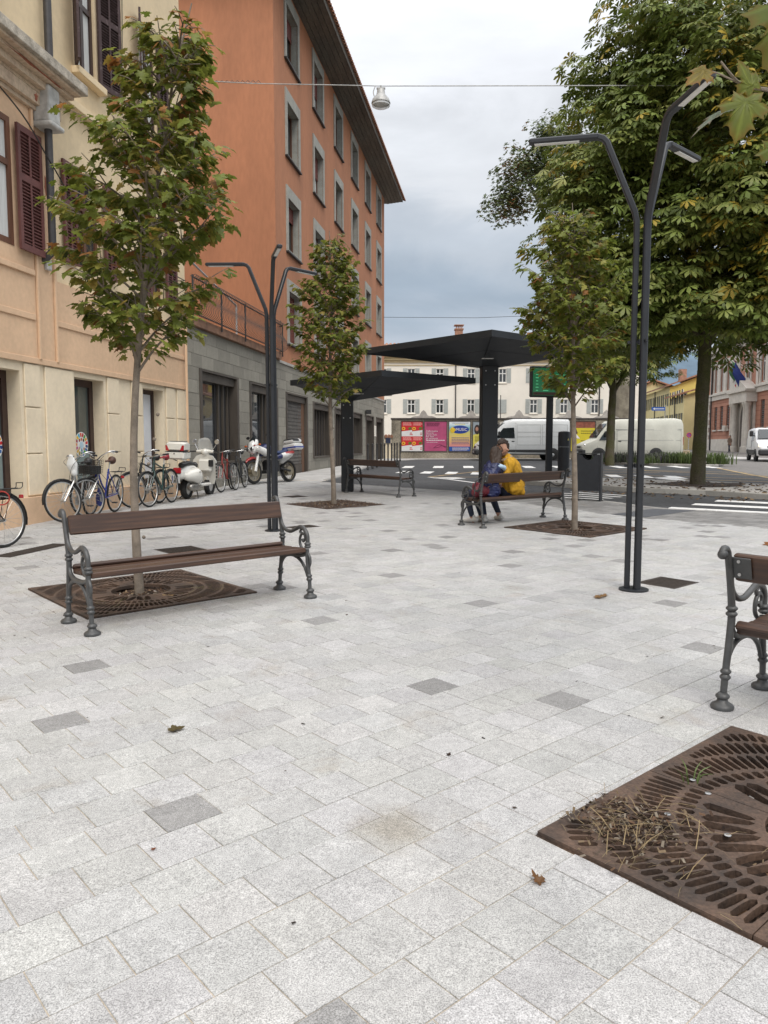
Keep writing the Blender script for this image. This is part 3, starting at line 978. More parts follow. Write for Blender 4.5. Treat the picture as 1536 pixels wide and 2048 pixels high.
# tan band, first floor wall with windows
wins1 = [(11.0, 12.22, 4.53, 6.45), (14.05, 14.95, 4.64, 6.32), (16.95, 17.65, 4.64, 6.25)]
b = MB(); LEFT.wall(b, sy(Y0), sy(13.3), 2.77, 7.40, [(sy(a), sy(c), d, e) for a, c, d, e in wins1[:1]], 0.28, o=0.03)
LEFT.wall(b, sy(13.3), sy(Y1), 2.77, 4.22, [], 0.28, o=0.03); LEFT.box(b, sy(13.3), sy(Y1), 4.20, 4.225, -0.02, 0.031)
b.build('tan_wall', m_tan, cb)
b = MB(); LEFT.wall(b, sy(13.3), sy(Y1), 4.22, 7.40, [(sy(a), sy(c), d, e) for a, c, d, e in wins1[1:]], 0.25)
b.build('first_floor_wall', m_upper, cb)
wins2 = [(10.4, 11.35, 8.1, 10.3), (14.22, 14.95, 8.1, 10.3), (16.75, 17.5, 8.1, 10.3)]
b = MB(); LEFT.wall(b, sy(Y0), sy(Y1), 7.40, 15.0, [(sy(a), sy(c), d, e) for a, c, d, e in wins2], 0.25)
LEFT.box(b, sy(Y0), sy(Y1), -0.3, 15.0, -9.0, -0.45)
b.build('upper_wall', m_upper, cb)
# string courses and panel mouldings
for z0, z1, a, c in ((3.49, 3.53, 4, 12.70), (3.49, 3.53, 13.32, 18.75), (2.79, 2.83, 4, 18.7)):
    b = MB(); LEFT.box(b, sy(a), sy(c), z0 - 0.03, z1 + 0.03, 0.031, 0.055); b.build('moulding', m_tan, cb, bevel=0.01)
for a, c in ((12.74, 12.80), (13.24, 13.30)):
    b = MB(); LEFT.box(b, sy(a), sy(c), 2.84, 6.8, 0.031, 0.075); b.build('pilaster_edge', m_tan, cb, bevel=0.01)
b = MB(); LEFT.box(b, sy(4), sy(12.7), 4.17, 4.26, 0.031, 0.07); b.build('panel_moulding', m_tan, cb, bevel=0.01)
# cornice of the projecting bay: stepped profile with a worn top slab and peeling soffit
prof = [(6.80, 0.031, 0.10), (6.87, 0.031, 0.17), (7.06, 0.031, 0.18), (7.11, 0.031, 0.28), (7.22, 0.031, 0.38), (7.28, 0.031, 0.49)]
CE = 13.40
for i, (z, o0, o1) in enumerate(prof):
    z1 = prof[i + 1][0] if i + 1 < len(prof) else 7.33
    b = MB(); LEFT.box(b, sy(Y0), sy(CE) + o1 * 0.3, z, z1 - 0.001, o0, o1); b.build('cornice_course', m_cornice, cb, bevel=0.008)
b = MB(); LEFT.box(b, sy(Y0), sy(CE) + 0.25, 7.33, 7.49, 0.0, 0.56); b.build('cornice_slab', mat('worn_slab', (0.40, 0.36, 0.30), 0.95, 0.35, 6, bump=0.6, bscale=25, world=True, fine=0.3), cb, bevel=0.015)
b = MB(); LEFT.box(b, sy(CE) + 0.3, sy(Y1), 7.32, 7.45, 0.0, 0.14); b.build('string_course', m_upper, cb, bevel=0.01)
# flaked render: thin irregular scabs
def scab(name, cs, cz, o, ws, hs, m, n=11, seed=1, parent=None, ground=None):
    r_ = random.Random(seed); poly = []
    for i in range(n):
        a = 2 * math.pi * i / n; k_ = r_.uniform(0.5, 1.15)
        poly.append((cs + math.cos(a) * ws * k_, cz + math.sin(a) * hs * k_))
    b = MB(); b.prism(poly, (ground or (lambda s_, z_, d: LEFT.pt(s_, z_, d))), o, o + 0.004)
    return b.build(name, m, parent)
for i, (a, z, o, ws, hs) in enumerate(((12.2, 7.245, 0.381, 0.5, 0.025), (12.9, 7.245, 0.381, 0.42, 0.022), (12.86, 6.35, 0.031, 0.06, 0.16), (13.15, 5.75, 0.031, 0.05, 0.22), (13.24, 6.2, 0.076, 0.05, 0.2), (12.74, 6.96, 0.171, 0.05, 0.08))):
    scab('flaked_render', sy(a), z, o, ws, hs, m_peel, 13, i + 3, cb)
# rainwater hopper and pipes
b = MB(); LEFT.box(b, sy(12.84), sy(13.16), 6.64, 7.21, 0.032, 0.33); LEFT.box(b, sy(12.80), sy(13.20), 6.56, 6.64, 0.033, 0.38)
b.build('hopper', m_patch, cb, bevel=0.03)
dp = MB()
q = lambda z, o: LEFT.pt(sy(13.0), z, o)
dp.tube([q(6.57, 0.2), q(6.2, 0.2), q(4.72, 0.2), q(4.6, 0.17), q(4.48, 0.02)], 0.062, 10)
pipe = dp.build('drainpipe', m_pipe, cb, smooth=40)
dp = MB(); qq = lambda z: LEFT.pt(sy(13.23), z, 0.12)
dp.tube([qq(7.49), qq(9), qq(15)], 0.065, 10); dp.build('drainpipe', m_pipe, cb, smooth=40)
b = MB(); LEFT.box(b, sy(13.0), sy(13.14), 4.34, 4.52, 0.03, 0.1); b.build('pipe_outlet', m_patch, cb, bevel=0.02)
# windows of the cream building
casement(cb, LEFT, sy(11.0), sy(12.22), 4.53, 6.45, -0.03, m_wood, m_glass, 0.09, 5.75, True, (0.45, 0.95))
casement(cb, LEFT, sy(14.05), sy(14.95), 4.64, 6.32, -0.15, m_wood, m_glass, 0.08, 5.75)
casement(cb, LEFT, sy(16.95), sy(17.65), 4.64, 6.25, -0.15, m_wood, m_glass, 0.08, 5.75)
for a, c, _, _ in wins2:
    casement(cb, LEFT, sy(a), sy(c), 8.1, 10.3, -0.12, m_dkwood, m_glass, 0.08, 9.35, True, (0.05, 0.96))
    b = MB(); LEFT.box(b, sy(a) - 0.12, sy(c) + 0.12, 7.98, 8.1, 0.0, 0.16); b.build('window_sill', m_upper, cb, bevel=0.01)
shutter(cb, LEFT, sy(12.27), sy(12.90), 4.50, 6.40, 0.09, m_shut)
shutter(cb, LEFT, sy(14.02), sy(13.60), 4.62, 6.34, 0.04, m_shut); shutter(cb, LEFT, sy(14.98), sy(15.40), 4.62, 6.34, 0.04, m_shut)
shutter(cb, LEFT, sy(16.92), sy(16.55), 4.62, 6.28, 0.04, m_shut); shutter(cb, LEFT, sy(17.70), sy(18.25), 4.62, 6.28, 0.04, m_shut)
shutter(cb, LEFT, sy(14.20), sy(13.80), 8.12, 10.3, 0.01, m_oldshut, swing=R(38)); shutter(cb, LEFT, sy(15.0), sy(15.6), 8.12, 10.3, 0.02, m_oldshut, swing=R(14))
shutter(cb, LEFT, sy(16.73), sy(16.35), 8.12, 10.3, 0.02, m_oldshut, swing=R(25)); shutter(cb, LEFT, sy(17.52), sy(17.9), 8.12, 10.3, 0.02, m_oldshut, swing=R(10))
shutter(cb, LEFT, sy(11.38), sy(11.8), 8.12, 10.3, 0.02, m_oldshut, swing=R(30))
# shop fronts
for i, (a, c, d, e) in enumerate(opens):
    w = casement(cb, LEFT, sy(a), sy(c), d, e, -0.30, m_dkwood, m_blind if i == 2 else m_shop, 0.10 if i == 2 else 0.13, None, False)
    if i < 2:
        g = MB(); LEFT.box(g, sy(a) + 0.14, sy(c) - 0.14, 0.75, 1.32, -0.266, -0.262); g.build('frosted_film', mat('frosted_film', (0.20, 0.25, 0.245), 0.6, 0.1, 4, world=True), w)
# round stickers on the shop glass: ring of coloured petals round a pale globe with small figures
ring_cols = [(0.6, 0.02, 0.03), (0.7, 0.35, 0.02), (0.05, 0.3, 0.06), (0.45, 0.02, 0.03), (0.7, 0.08, 0.02), (0.02, 0.4, 0.6), (0.75, 0.5, 0.02), (0.35, 0.02, 0.08),
             (0.7, 0.2, 0.02), (0.5, 0.02, 0.2), (0.65, 0.4, 0.05), (0.35, 0.25, 0.03), (0.06, 0.18, 0.08), (0.02, 0.2, 0.5), (0.08, 0.4, 0.05), (0.02, 0.12, 0.35), (0.02, 0.06, 0.2)]
ring_m = [mat('petal_%d' % i, c, 0.5, 0.03, 5) for i, c in enumerate(ring_cols)]
def sticker(sc, zc, r_, parent_b):
    o0 = -0.262
    b = MB(); b.prism([(sc + r_ * math.cos(a) , zc + r_ * math.sin(a)) for a in np.linspace(0, 2 * math.pi, 32, endpoint=False)], lambda s_, z_, d: LEFT.pt(s_, z_, d), o0, o0 + 0.003)
    st = b.build('sticker', mat('sticker_white', (0.78, 0.78, 0.76), 0.5, 0.03, 5), parent_b)
    for i in range(17):
        a0, a1 = 2 * math.pi * (i + 0.12) / 17, 2 * math.pi * (i + 0.88) / 17
        b = MB(); b.prism([(sc + rr * r_ * math.cos(a), zc + rr * r_ * math.sin(a)) for rr, a in ((0.62, a0), (0.9, a0), (0.95, (a0 + a1) / 2), (0.9, a1), (0.62, a1))], lambda s_, z_, d: LEFT.pt(s_, z_, d), o0 + 0.0035, o0 + 0.005)
        b.build('petal', ring_m[i], st)
    b = MB(); b.prism([(sc + 0.3 * r_ * math.cos(a), zc - 0.06 * r_ + 0.3 * r_ * math.sin(a)) for a in np.linspace(0, 2 * math.pi, 20, endpoint=False)], lambda s_, z_, d: LEFT.pt(s_, z_, d), o0 + 0.0035, o0 + 0.005)
    b.build('globe', mat('pale_globe', (0.45, 0.62, 0.72), 0.5, 0.2, 20), st)
    for i, (dx, dz, c) in enumerate(((-0.3, 0.34, (0.35, 0.06, 0.02)), (0.0, 0.42, (0.5, 0.12, 0.03)), (0.3, 0.34, (0.05, 0.03, 0.02)), (-0.36, -0.3, (0.5, 0.3, 0.2)), (0.34, -0.34, (0.45, 0.25, 0.15)), (0, -0.46, (0.1, 0.25, 0.4)))):
        b = MB(); b.prism([(sc + dx * r_ + 0.11 * r_ * math.cos(a), zc + dz * r_ + 0.13 * r_ * math.sin(a)) for a in np.linspace(0, 2 * math.pi, 10, endpoint=False)], lambda s_, z_, d: LEFT.pt(s_, z_, d), o0 + 0.006, o0 + 0.007)
        b.build('figure', mat('figure_%d' % i, c, 0.6, 0.1, 5), st)
sticker(sy(14.46), 1.45, 0.235, cb)
sticker(sy(11.93), 1.44, 0.23, cb)
# cables clipped to the wall
def wire(name, pts, r_, parent, m=None):
    b = MB(); b.tube(catmull(pts, 6), r_, 5); return b.build(name, m or m_black, parent)
wire('cable', [LEFT.pt(sy(11.0), 6.9, 0.2), LEFT.pt(sy(12.2), 6.5, 0.25), LEFT.pt(sy(13.0), 5.95, 0.28), LEFT.pt(sy(14.6), 5.4, 0.12), LEFT.pt(sy(18.7), 5.35, 0.06)], 0.012, cb)
wire('cable', [LEFT.pt(sy(16.0), 14.8, 0.02), LEFT.pt(sy(16.05), 11, 0.02), LEFT.pt(sy(15.9), 8, 0.02)], 0.008, cb)
wire('gas_pipe', [LEFT.pt(sy(18.55), 0.6, 0.12), LEFT.pt(sy(18.55), 2.5, 0.12), LEFT.pt(sy(18.6), 3.6, 0.1), LEFT.pt(sy(18.72), 4.4, 0.06)], 0.03, cb, m_tan)
b = MB(); LEFT.box(b, sy(Y0) - 0.3, sy(Y1), 15.0, 15.25, -9.3, 0.6); b.build('roof', m_tile, cb)

# ================= orange building with grey stone ground floor
ob = thing('orange_building', 'long orange plastered building over a grey stone ground floor with balcony terrace', 'building', (-3.0, 30.0, gz(30)))
C0, C1 = 26.55, 51.3
COLS = [27.85 + 4.02 * k for k in range(6)]
ROWS = [14.88, 11.60, 8.31, 5.06]
WW, WH = 1.95, 2.28
holes = []
for a in COLS:
    for z in ROWS:
        holes.append((sy(a + 0.20), sy(a + WW - 0.20), z + 0.07, z + WH - 0.40))
b = MB(); LEFT.wall(b, sy(C0), sy(C1), 4.30, 17.4, holes, 0.02)
# end walls
def gable_pt(d, z): # d metres leftwards from the corner
    q = LEFT.p + LEFT.t * sy(C0) - LEFT.n * d
    return (q.x, q.y, z)
b.add([gable_pt(0, 4.3), gable_pt(14, 4.3), gable_pt(14, 17.4), gable_pt(0, 17.4)], [(0, 1, 2, 3)])
b.add([LEFT.pt(sy(C1), 4.3, 0), LEFT.pt(sy(C1), 4.3, -14), LEFT.pt(sy(C1), 17.4, -14), LEFT.pt(sy(C1), 17.4, 0)], [(0, 1, 2, 3)])
b.build('wall', m_orange, ob)
for ci, a in enumerate(COLS):
    for ri, z in enumerate(ROWS):
        s0, s1 = sy(a), sy(a + WW); i0, i1 = sy(a + 0.20), sy(a + WW - 0.20)
        w = casement(ob, LEFT, i0, i1, z + 0.07, z + WH - 0.40, -0.30, m_wood, glass_mat('upper_glass', (0.012, 0.012, 0.012), 0.3), 0.09, None, True, random.choice([None, None, (.05, .45), (.55, .93)]))
        sb = MB()
        LEFT.box(sb, s0, i0, z, z + WH, -0.305, 0.05); LEFT.box(sb, i1, s1, z, z + WH, -0.305, 0.05)
        LEFT.box(sb, i0, i1, z + WH - 0.40, z + WH, -0.303, 0.048); LEFT.box(sb, i0, i1, z, z + 0.07, -0.303, 0.052)
        sb.build('surround', m_surr, w)
        sl = MB(); LEFT.box(sl, s0 - 0.02, s1 + 0.02, z - 0.05, z - 0.001, 0.0, 0.10); sl.build('sill', m_black, w)
        drop = {0: 0.35, 1: 0.0, 2: 0.3, 3: 1.0}[ri] if ci == 0 else random.choice([0, 0, 0.3, 0.5])
        if drop:
            hh = WH - 0.47
            rs = MB()
            zt = z + WH - 0.41; zb = zt - drop * (hh - 0.02)
            nsl = max(2, int((zt - zb) / 0.09))
            for k_ in range(nsl):
                LEFT.box(rs, i0 + 0.02, i1 - 0.02, zb + (zt - zb) * k_ / nsl, zb + (zt - zb) * (k_ + 0.92) / nsl, -0.22, -0.205)
            rs.build('roller_shutter', mat('roller_maroon', (0.15, 0.035, 0.025), 0.6, 0.15, 6, world=True), w)
# eaves: soffit boards, fascia, tile ends, hipped roof
OV = 1.05
for k_ in range(5):
    b = MB(); LEFT.box(b, sy(C0) - 1.0, sy(C1) + OV, 17.33 + 0.02 * k_, 17.42 + 0.02 * k_, k_ * OV / 5 + 0.002, (k_ + 1) * OV / 5 - 0.012)
    b.build('soffit_board', m_soff, ob)
b = MB(); LEFT.box(b, sy(C0) - 1.0, sy(C1) + OV, 17.4, 17.62, OV, OV + 0.04); b.build('fascia', m_soff, ob)
b = MB(); LEFT.box(b, sy(C1), sy(C1) + OV, 17.35, 17.45, -14, 0.0); b.build('soffit_board', m_soff, ob)
b = MB()
e = OV + 0.1
V = [LEFT.pt(sy(C0) - 1.0, 17.64, e), LEFT.pt(sy(C1) + OV + 0.1, 17.64, e), LEFT.pt(sy(C1) + OV + 0.1, 17.64, -15), LEFT.pt(sy(C0) - 1.0, 17.64, -15), LEFT.pt(sy(C0) + 6, 20.6, -7), LEFT.pt(sy(C1) - 6, 20.6, -7)]
b.add(V, [(0, 1, 5, 4), (1, 2, 5), (2, 3, 4, 5), (3, 0, 4), (0, 3, 2, 1)])
roof = b.build('roof', m_tile, ob)
tile0 = None
for k_ in range(118):
    s_ = sy(C0) - 0.9 + k_ * 0.235
    if tile0 is None:
        b = MB(); n_ = 8; V = []
        for o_ in (0.0, 0.6):
            for j in range(n_):
                a = math.pi * j / (n_ - 1)
                p_ = Vector(LEFT.pt(0, 0, 0)); q = LEFT.t * (math.cos(a) * 0.10) - LEFT.n * o_
                V.append((q.x, q.y, math.sin(a) * 0.10 + o_ * 0.36))
        b.add(V, [(j, j + 1, j + 1 + n_, j + n_) for j in range(n_ - 1)] + [tuple(range(n_))])
        tile0 = b.build('roof_tile', m_tile, roof, local=True)
        t_ = tile0
    else:
        t_ = tile0.copy(); COL.objects.link(t_)
    t_.location = Vector(LEFT.pt(s_, 17.64, OV + 0.16)) - Vector(parent_loc(roof))

# stone ground floor: slabs as pieces round the openings
B0 = 18.87
sopen = [(19.67, 22.47, 0.98, 3.32), (23.6, 26.46, 0.98, 3.31), (27.6, 30.6, 0.36, 3.27), (31.6, 34.9, 0.95, 3.15), (35.8, 39.4, 0.4, 3.12), (40.2, 42.9, 0.95, 3.1), (44.2, 46.9, 0.45, 3.1), (47.9, 50.6, 0.45, 3.1)]
b = MB(); LEFT.wall(b, sy(B0), sy(C1), 0.0, 4.36, [(sy(a), sy(c), d, e_) for a, c, d, e_ in sopen], 0.35, o=-0.012)
b.add([LEFT.pt(sy(C1), 0, -0.012), LEFT.pt(sy(C1), 0, -14), LEFT.pt(sy(C1), 4.3, -14), LEFT.pt(sy(C1), 4.3, -0.012)], [(0, 1, 2, 3)])
base = b.build('stone_base', mat('stone_joint', (0.13, 0.125, 0.11), 0.95, 0.2, 6, world=True), ob)
its = []
srnd = random.Random(5)
for r_ in range(13):
    z0, z1 = 0.12 + r_ * 0.3265, 0.12 + (r_ + 1) * 0.3265
    s_ = sy(B0) - srnd.uniform(0, 0.5)
    while s_ < sy(C1):
        w_ = srnd.uniform(0.62, 0.95)
        a0, a1 = max(s_, sy(B0)) + 0.003, min(s_ + w_, sy(C1)) - 0.003
        s_ += w_
        rects = [(a0, a1, z0 + 0.003, min(z1, 4.36) - 0.003)]
        for a, c, d, e_ in sopen:
            rects = [x for q in rects for x in cut_rects(q, (sy(a) - 0.06, sy(c) + 0.06, d - 0.06, e_ + 0.06))]
        t = srnd.uniform(0.25, 0.33)
        if z0 < 0.7: t *= 0.82
        tone = (t, t * 0.94, t * 0.79)
        for p0, p1, q0, q1 in rects:
            if p1 - p0 < 0.03 or q1 - q0 < 0.03: continue
            oo = srnd.uniform(0.0, 0.004)
            V = []
            for ins, o_ in ((0.004, oo + 0.004), (0.0, oo), (0.0, -0.0125)):
                V += [LEFT.pt(p0 + ins, q0 + ins, o_), LEFT.pt(p1 - ins, q0 + ins, o_), LEFT.pt(p1 - ins, q1 - ins, o_), LEFT.pt(p0 + ins, q1 - ins, o_)]
            its.append((V, PF, tone, p0))
pieces('stone_slab', its, m_stone, base, 300, stuff_name='far_stone_slabs')
# shop windows and doors in the stone base
for i, (a, c, d, e_) in enumerate(sopen):
    fr = MB()
    LEFT.box(fr, sy(a) - 0.06, sy(a) + 0.10, d, e_, -0.30, 0.03); LEFT.box(fr, sy(c) - 0.10, sy(c) + 0.06, d, e_, -0.30, 0.03)
    LEFT.box(fr, sy(a) - 0.058, sy(c) + 0.058, e_, e_ + 0.06, -0.30, 0.031); LEFT.box(fr, sy(a) + 0.1, sy(c) - 0.1, e_ - 0.22, e_ - 0.001, -0.29, -0.05)
    if d > 0.6: LEFT.box(fr, sy(a) - 0.06, sy(c) + 0.06, d - 0.06, d - 0.001, -0.30, 0.06)
    else: LEFT.box(fr, sy(a) - 0.06, sy(c) + 0.06, d - 0.3, d - 0.001, -0.30, 0.10)
    w = fr.build('door_frame' if i in (2, 6, 7) else 'shop_window', m_bronze if i != 2 else m_bronze, ob)
    if i == 2:
        g = MB(); LEFT.box(g, sy(a) + 0.1, sy(c) - 0.1, d, e_ - 0.22, -0.27, -0.25); g.build('door_panel', mat('dark_door', (0.02, 0.02, 0.02), 0.6, 0.1, 4), w)
        la = MB()                                  # folding lattice grille
        s0_, s1_, z0_, z1_ = sy(a) + 0.1, sy(c) - 0.5, d + 0.35, e_ - 0.22
        st = 0.16
        kk = int((s1_ - s0_ + (z1_ - z0_) / 1.7) / st) + 1
        for k_ in range(kk):
            for sg in (1, -1):
                sa = s0_ + k_ * st if sg == -1 else s0_ + k_ * st - (z1_ - z0_) / 1.7
                P_ = []
                for t_ in (0.0, 1.0):
                    P_.append((sa + (t_ if sg == 1 else -t_) * (z1_ - z0_) / 1.7, z0_ + t_ * (z1_ - z0_)))
                (sA, zA), (sB, zB) = P_
                # clip to the door
                def at(s_lim): return zA + (zB - zA) * (s_lim - sA) / (sB - sA)
                lo, hi = sorted((sA, sB))
                if hi < s0_ or lo > s1_: continue
                if sA < s0_: zA2 = at(s0_); A_ = (s0_, zA2)
                elif sA > s1_: A_ = (s1_, at(s1_))
                else: A_ = (sA, zA)
                if sB < s0_: B_ = (s0_, at(s0_))
                elif sB > s1_: B_ = (s1_, at(s1_))
                else: B_ = (sB, zB)
                la.tube([LEFT.pt(A_[0], A_[1], -0.12), LEFT.pt(B_[0], B_[1], -0.12)], 0.011, 4)
        la.build('lattice_grille', mat('grille_steel', (0.16, 0.15, 0.14), 0.6, 0.2, 8, world=True), w)
        g = MB(); LEFT.box(g, sy(a) + 0.1, sy(c) - 0.5, d, d + 0.33, -0.14, -0.10); g.build('kick_plate', m_bronze, w)
        g = MB(); LEFT.box(g, sy(c) - 0.48, sy(c) - 0.1, d, e_ - 0.22, -0.24, -0.10); g.build('side_jamb', mat('worn_wood', (0.16, 0.085, 0.05), 0.7, 0.3, 3, world=True, stretch=(1, 1, 0.1)), w)
    elif i in (0, 1):
        g = MB(); LEFT.box(g, sy(a) + 0.1, sy(a) + (sy(c) - sy(a)) * 0.55, d, e_ - 0.22, -0.27, -0.25); g.build('pane', glass_mat('reflecting_glass', (0.05, 0.055, 0.06), 0.02), w)
        g = MB(); LEFT.box(g, sy(a) + (sy(c) - sy(a)) * 0.55, sy(c) - 0.1, d, e_ - 0.22, -0.27, -0.22); g.build('dark_panel', m_black, w)
        for k_ in range(3):
            g = MB(); s_ = sy(a) + (sy(c) - sy(a)) * (0.6 + 0.13 * k_); LEFT.box(g, s_, s_ + 0.06, d, e_ - 0.22, -0.219, -0.16); g.build('mullion', m_bronze, w)
    else:
        g = MB(); LEFT.box(g, sy(a) + 0.1, sy(c) - 0.1, d, e_ - 0.22, -0.27, -0.25); g.build('pane', glass_mat('dim_glass', (0.03, 0.03, 0.035), 0.15), w)
        for k_ in range(6):
            g = MB(); s_ = sy(a) + 0.1 + (sy(c) - sy(a) - 0.25) * (k_ + 0.5) / 6; LEFT.box(g, s_, s_ + 0.05, d, e_ - 0.22, -0.249, -0.18); g.build('bar', m_bronze, w)
b = MB(); LEFT.box(b, sy(26.7), sy(C1), 4.27, 4.36, -0.01, 0.05); b.build('ledge', m_conc, ob)
# terrace slab and bellied iron railing
b = MB()
q0, q1 = sy(B0), sy(26.7)
b.add([LEFT.pt(s_, z_, o_) for z_ in (4.37, 4.58) for s_, o_ in ((q0, -8), (q1, -0.5), (q1, 0.12), (q0, 0.12))], [(0, 3, 2, 1), (4, 5, 6, 7), (0, 1, 5, 4), (1, 2, 6, 5), (2, 3, 7, 6), (3, 0, 4, 7)])
b.build('terrace_slab', mat('terrace_edge', (0.25, 0.14, 0.09), 0.9, 0.3, 4, world=True), ob)
rb = MB()
rb.tube([LEFT.pt(q0, 5.50, 0.16), LEFT.pt(q1, 5.50, 0.16), LEFT.pt(q1 + 0.1, 5.50, 0.1), LEFT.pt(q1 + 0.1, 5.50, -0.35)], 0.022, 6)
rb.tube([LEFT.pt(q0, 4.64, 0.16), LEFT.pt(q1, 4.64, 0.16), LEFT.pt(q1 + 0.1, 4.64, 0.1), LEFT.pt(q1 + 0.1, 4.64, -0.35)], 0.018, 6)
rail = rb.build('railing', m_iron, ob)
def bal_pts(tv, nv):
    out = []
    for o_, z_ in ((0.0, 0.0), (0.12, 0.06), (0.20, 0.20), (0.16, 0.40), (0.03, 0.62), (-0.01, 0.85), (0.0, 1.0), (0.05, 1.09), (0.11, 1.07), (0.11, 1.01)):
        out.append(Vector((nv.x * o_, nv.y * o_, z_)))
    return out
bal0 = None
for k_ in range(66):
    s_ = q0 + 0.08 + k_ * (q1 - q0) / 66
    if bal0 is None:
        b = MB(); b.tube(catmull(bal_pts(LEFT.t, LEFT.n), 3), 0.0085, 5); bal0 = b.build('baluster', m_iron, rail, local=True); t_ = bal0
    else:
        t_ = bal0.copy(); COL.objects.link(t_)
    t_.location = Vector(LEFT.pt(s_, 4.61, 0.16)) - Vector(parent_loc(rail)); t_.scale = (1, 1, .86)
for k_ in range(5):
    s_ = q0 + 0.05 + k_ * (q1 - q0 - 0.1) / 4
    b = MB(); b.tube([LEFT.pt(s_, 4.45, 0.17), LEFT.pt(s_, 5.54, 0.17)], 0.024, 6); b.build('railing_post', m_black, rail)
for k_ in range(4):
    b = MB(); b.tube([Vector(LEFT.pt(q1 + 0.1, 4.61, 0.05 - 0.12 * k_)) + Vector((LEFT.t.x, LEFT.t.y, 0)) * (p.length and Vector((p.x, p.y)).dot(LEFT.n)) + Vector((0, 0, p.z)) for p in catmull(bal_pts(LEFT.t, LEFT.n), 3)], 0.0085, 5)
    b.build('baluster', m_iron, rail)
# sloping screen standing on the terrace
b = MB()
P_ = [LEFT.pt(sy(18.9), 6.05, -0.6), LEFT.pt(sy(20.3), 6.35, -0.6), LEFT.pt(sy(24.2), 5.75, -0.6), LEFT.pt(sy(24.2), 4.7, -0.6)]
b.tube(P_, 0.03, 6)
b.build('screen_frame', mat('grey_screen', (0.40, 0.40, 0.40), 0.5, 0.1, 5), ob)
b = MB()
b.box(LEFT.pt(sy(44.0), 3.3, 0.2), (0.3, 0.5, 0.22)); b.tube([LEFT.pt(sy(44.0), 3.35, 0.0), LEFT.pt(sy(44.0), 3.35, 0.2)], 0.03, 6)
b.build('wall_lamp', m_black, ob)
b = MB(); LEFT.box(b, sy(47.1), sy(47.75), 1.95, 2.6, 0.0, 0.03); b.build('wall_plaque', m_white_p, ob)

# ================= white building with grey shutters behind the poster wall
FR = Facade(0, 75, 1, 0, 1)     # normal points towards -y
wb = thing('white_building', 'pale plastered building with grey shutters behind the poster wall', 'building', (11, 75, gz(75)))
WX = [-0.1, 2.65, 5.42, 8.45, 11.5, 14.55, 17.5, 20.5, 23.5]
holes = [(x - 0.36, x + 0.36, z, z + 1.3) for x in WX for z in (4.5, 7.45)]
b = MB(); FR.wall(b, -3, 24.8, 0.3, 9.9, holes, 0.2)
b.add([(-3, 75, 0.3), (-3, 88, 0.3), (-3, 88, 9.9), (-3, 75, 9.9)], [(0, 1, 2, 3)]); b.add([(24.8, 75, 0.3), (24.8, 88, 0.3), (24.8, 88, 9.9), (24.8, 75, 9.9)], [(0, 1, 2, 3)])
b.build('wall', m_white_p, wb)
m_gsh = mat('grey_shutter', (0.42, 0.44, 0.42), 0.7, 0.08, 5, world=True)
m_wfr = mat('white_frame', (0.72, 0.72, 0.70), 0.6, 0.05, 5)
for ix, x in enumerate(WX):
    for z in (4.5, 7.45):
        if ix == 4 and z < 5:
            sh = MB(); FR.box(sh, x - 0.40, x - 0.005, z, z + 1.3, 0.01, 0.05); sh.build('shutter', m_gsh, wb)
            sh = MB(); FR.box(sh, x + 0.005, x + 0.40, z, z + 1.3, 0.01, 0.05); sh.build('shutter', m_gsh, wb)
            continue
        casement(wb, FR, x - 0.36, x + 0.36, z, z + 1.3, -0.15, m_wfr, m_glass, 0.06, z + 0.85)
        for sg in (-1, 1):
            sh = MB()
            a0, a1 = sorted((x + sg * 0.38, x + sg * 0.80))
            FR.box(sh, a0, a1, z - 0.05, z + 1.35, 0.01, 0.035)
            for k_ in range(9): FR.box(sh, a0 + 0.05, a1 - 0.05, z + 0.05 + k_ * 0.14, z + 0.12 + k_ * 0.14, 0.036, 0.05)
            sh.build('shutter', m_gsh, wb)
        s_ = MB(); FR.box(s_, x - 0.45, x + 0.45, z - 0.12, z - 0.055, 0.0, 0.08); s_.build('sill', m_white_p, wb)
m_ycor = mat('ochre_cornice', (0.62, 0.50, 0.30), 0.9, 0.06, 1, world=True)
for z0, z1, o_ in ((9.05, 9.12, 0.06), (9.35, 9.55, 0.12), (9.56, 9.78, 0.28), (9.79, 9.95, 0.42)):
    b = MB(); FR.box(b, -3.1, 24.9, z0, z1, -0.1, o_); b.build('cornice', m_ycor, wb)
b = MB(); b.add([(-3.6, 74.4, 9.95), (25.4, 74.4, 9.95), (25.4, 82, 12.0), (-3.6, 82, 12.0), (-3.6, 89, 9.95), (25.4, 89, 9.95)], [(0, 1, 2, 3), (3, 2, 5, 4)])
rf = b.build('roof', m_tile, wb)
t0 = None
for k_ in range(71):
    if t0 is None:
        b = MB(); V = []
        for d in (0.0, 7.5):
            for j in range(5):
                a = math.pi * j / 4
                V.append((math.cos(a) * 0.15, d, math.sin(a) * 0.14 + d * 0.27))
        b.add(V, [(j, j + 1, j + 6, j + 5) for j in range(4)] + [(0, 1, 2, 3, 4)])
        t0 = b.build('tile_row', m_tile, rf, local=True); t_ = t0
    else:
        t_ = t0.copy(); COL.objects.link(t_)
    t_.location = Vector((-3.4 + k_ * 0.41, 74.36, 9.96)) - parent_loc(rf)
b = MB(); b.box((7.55, 78.5, 12.0), (0.75, 0.75, 1.9)); b.box((7.55, 78.5, 13.0), (0.9, 0.9, 0.12))
for i in range(4): b.box((7.55 - 0.27 + 0.18 * i, 78.2, 13.2), (0.1, 0.1, 0.3))
b.box((7.55, 78.5, 13.4), (0.95, 0.95, 0.08))
b.build('chimney', mat('chimney_brick', (0.34, 0.19, 0.13), 0.9, 0.2, 4, world=True), rf)
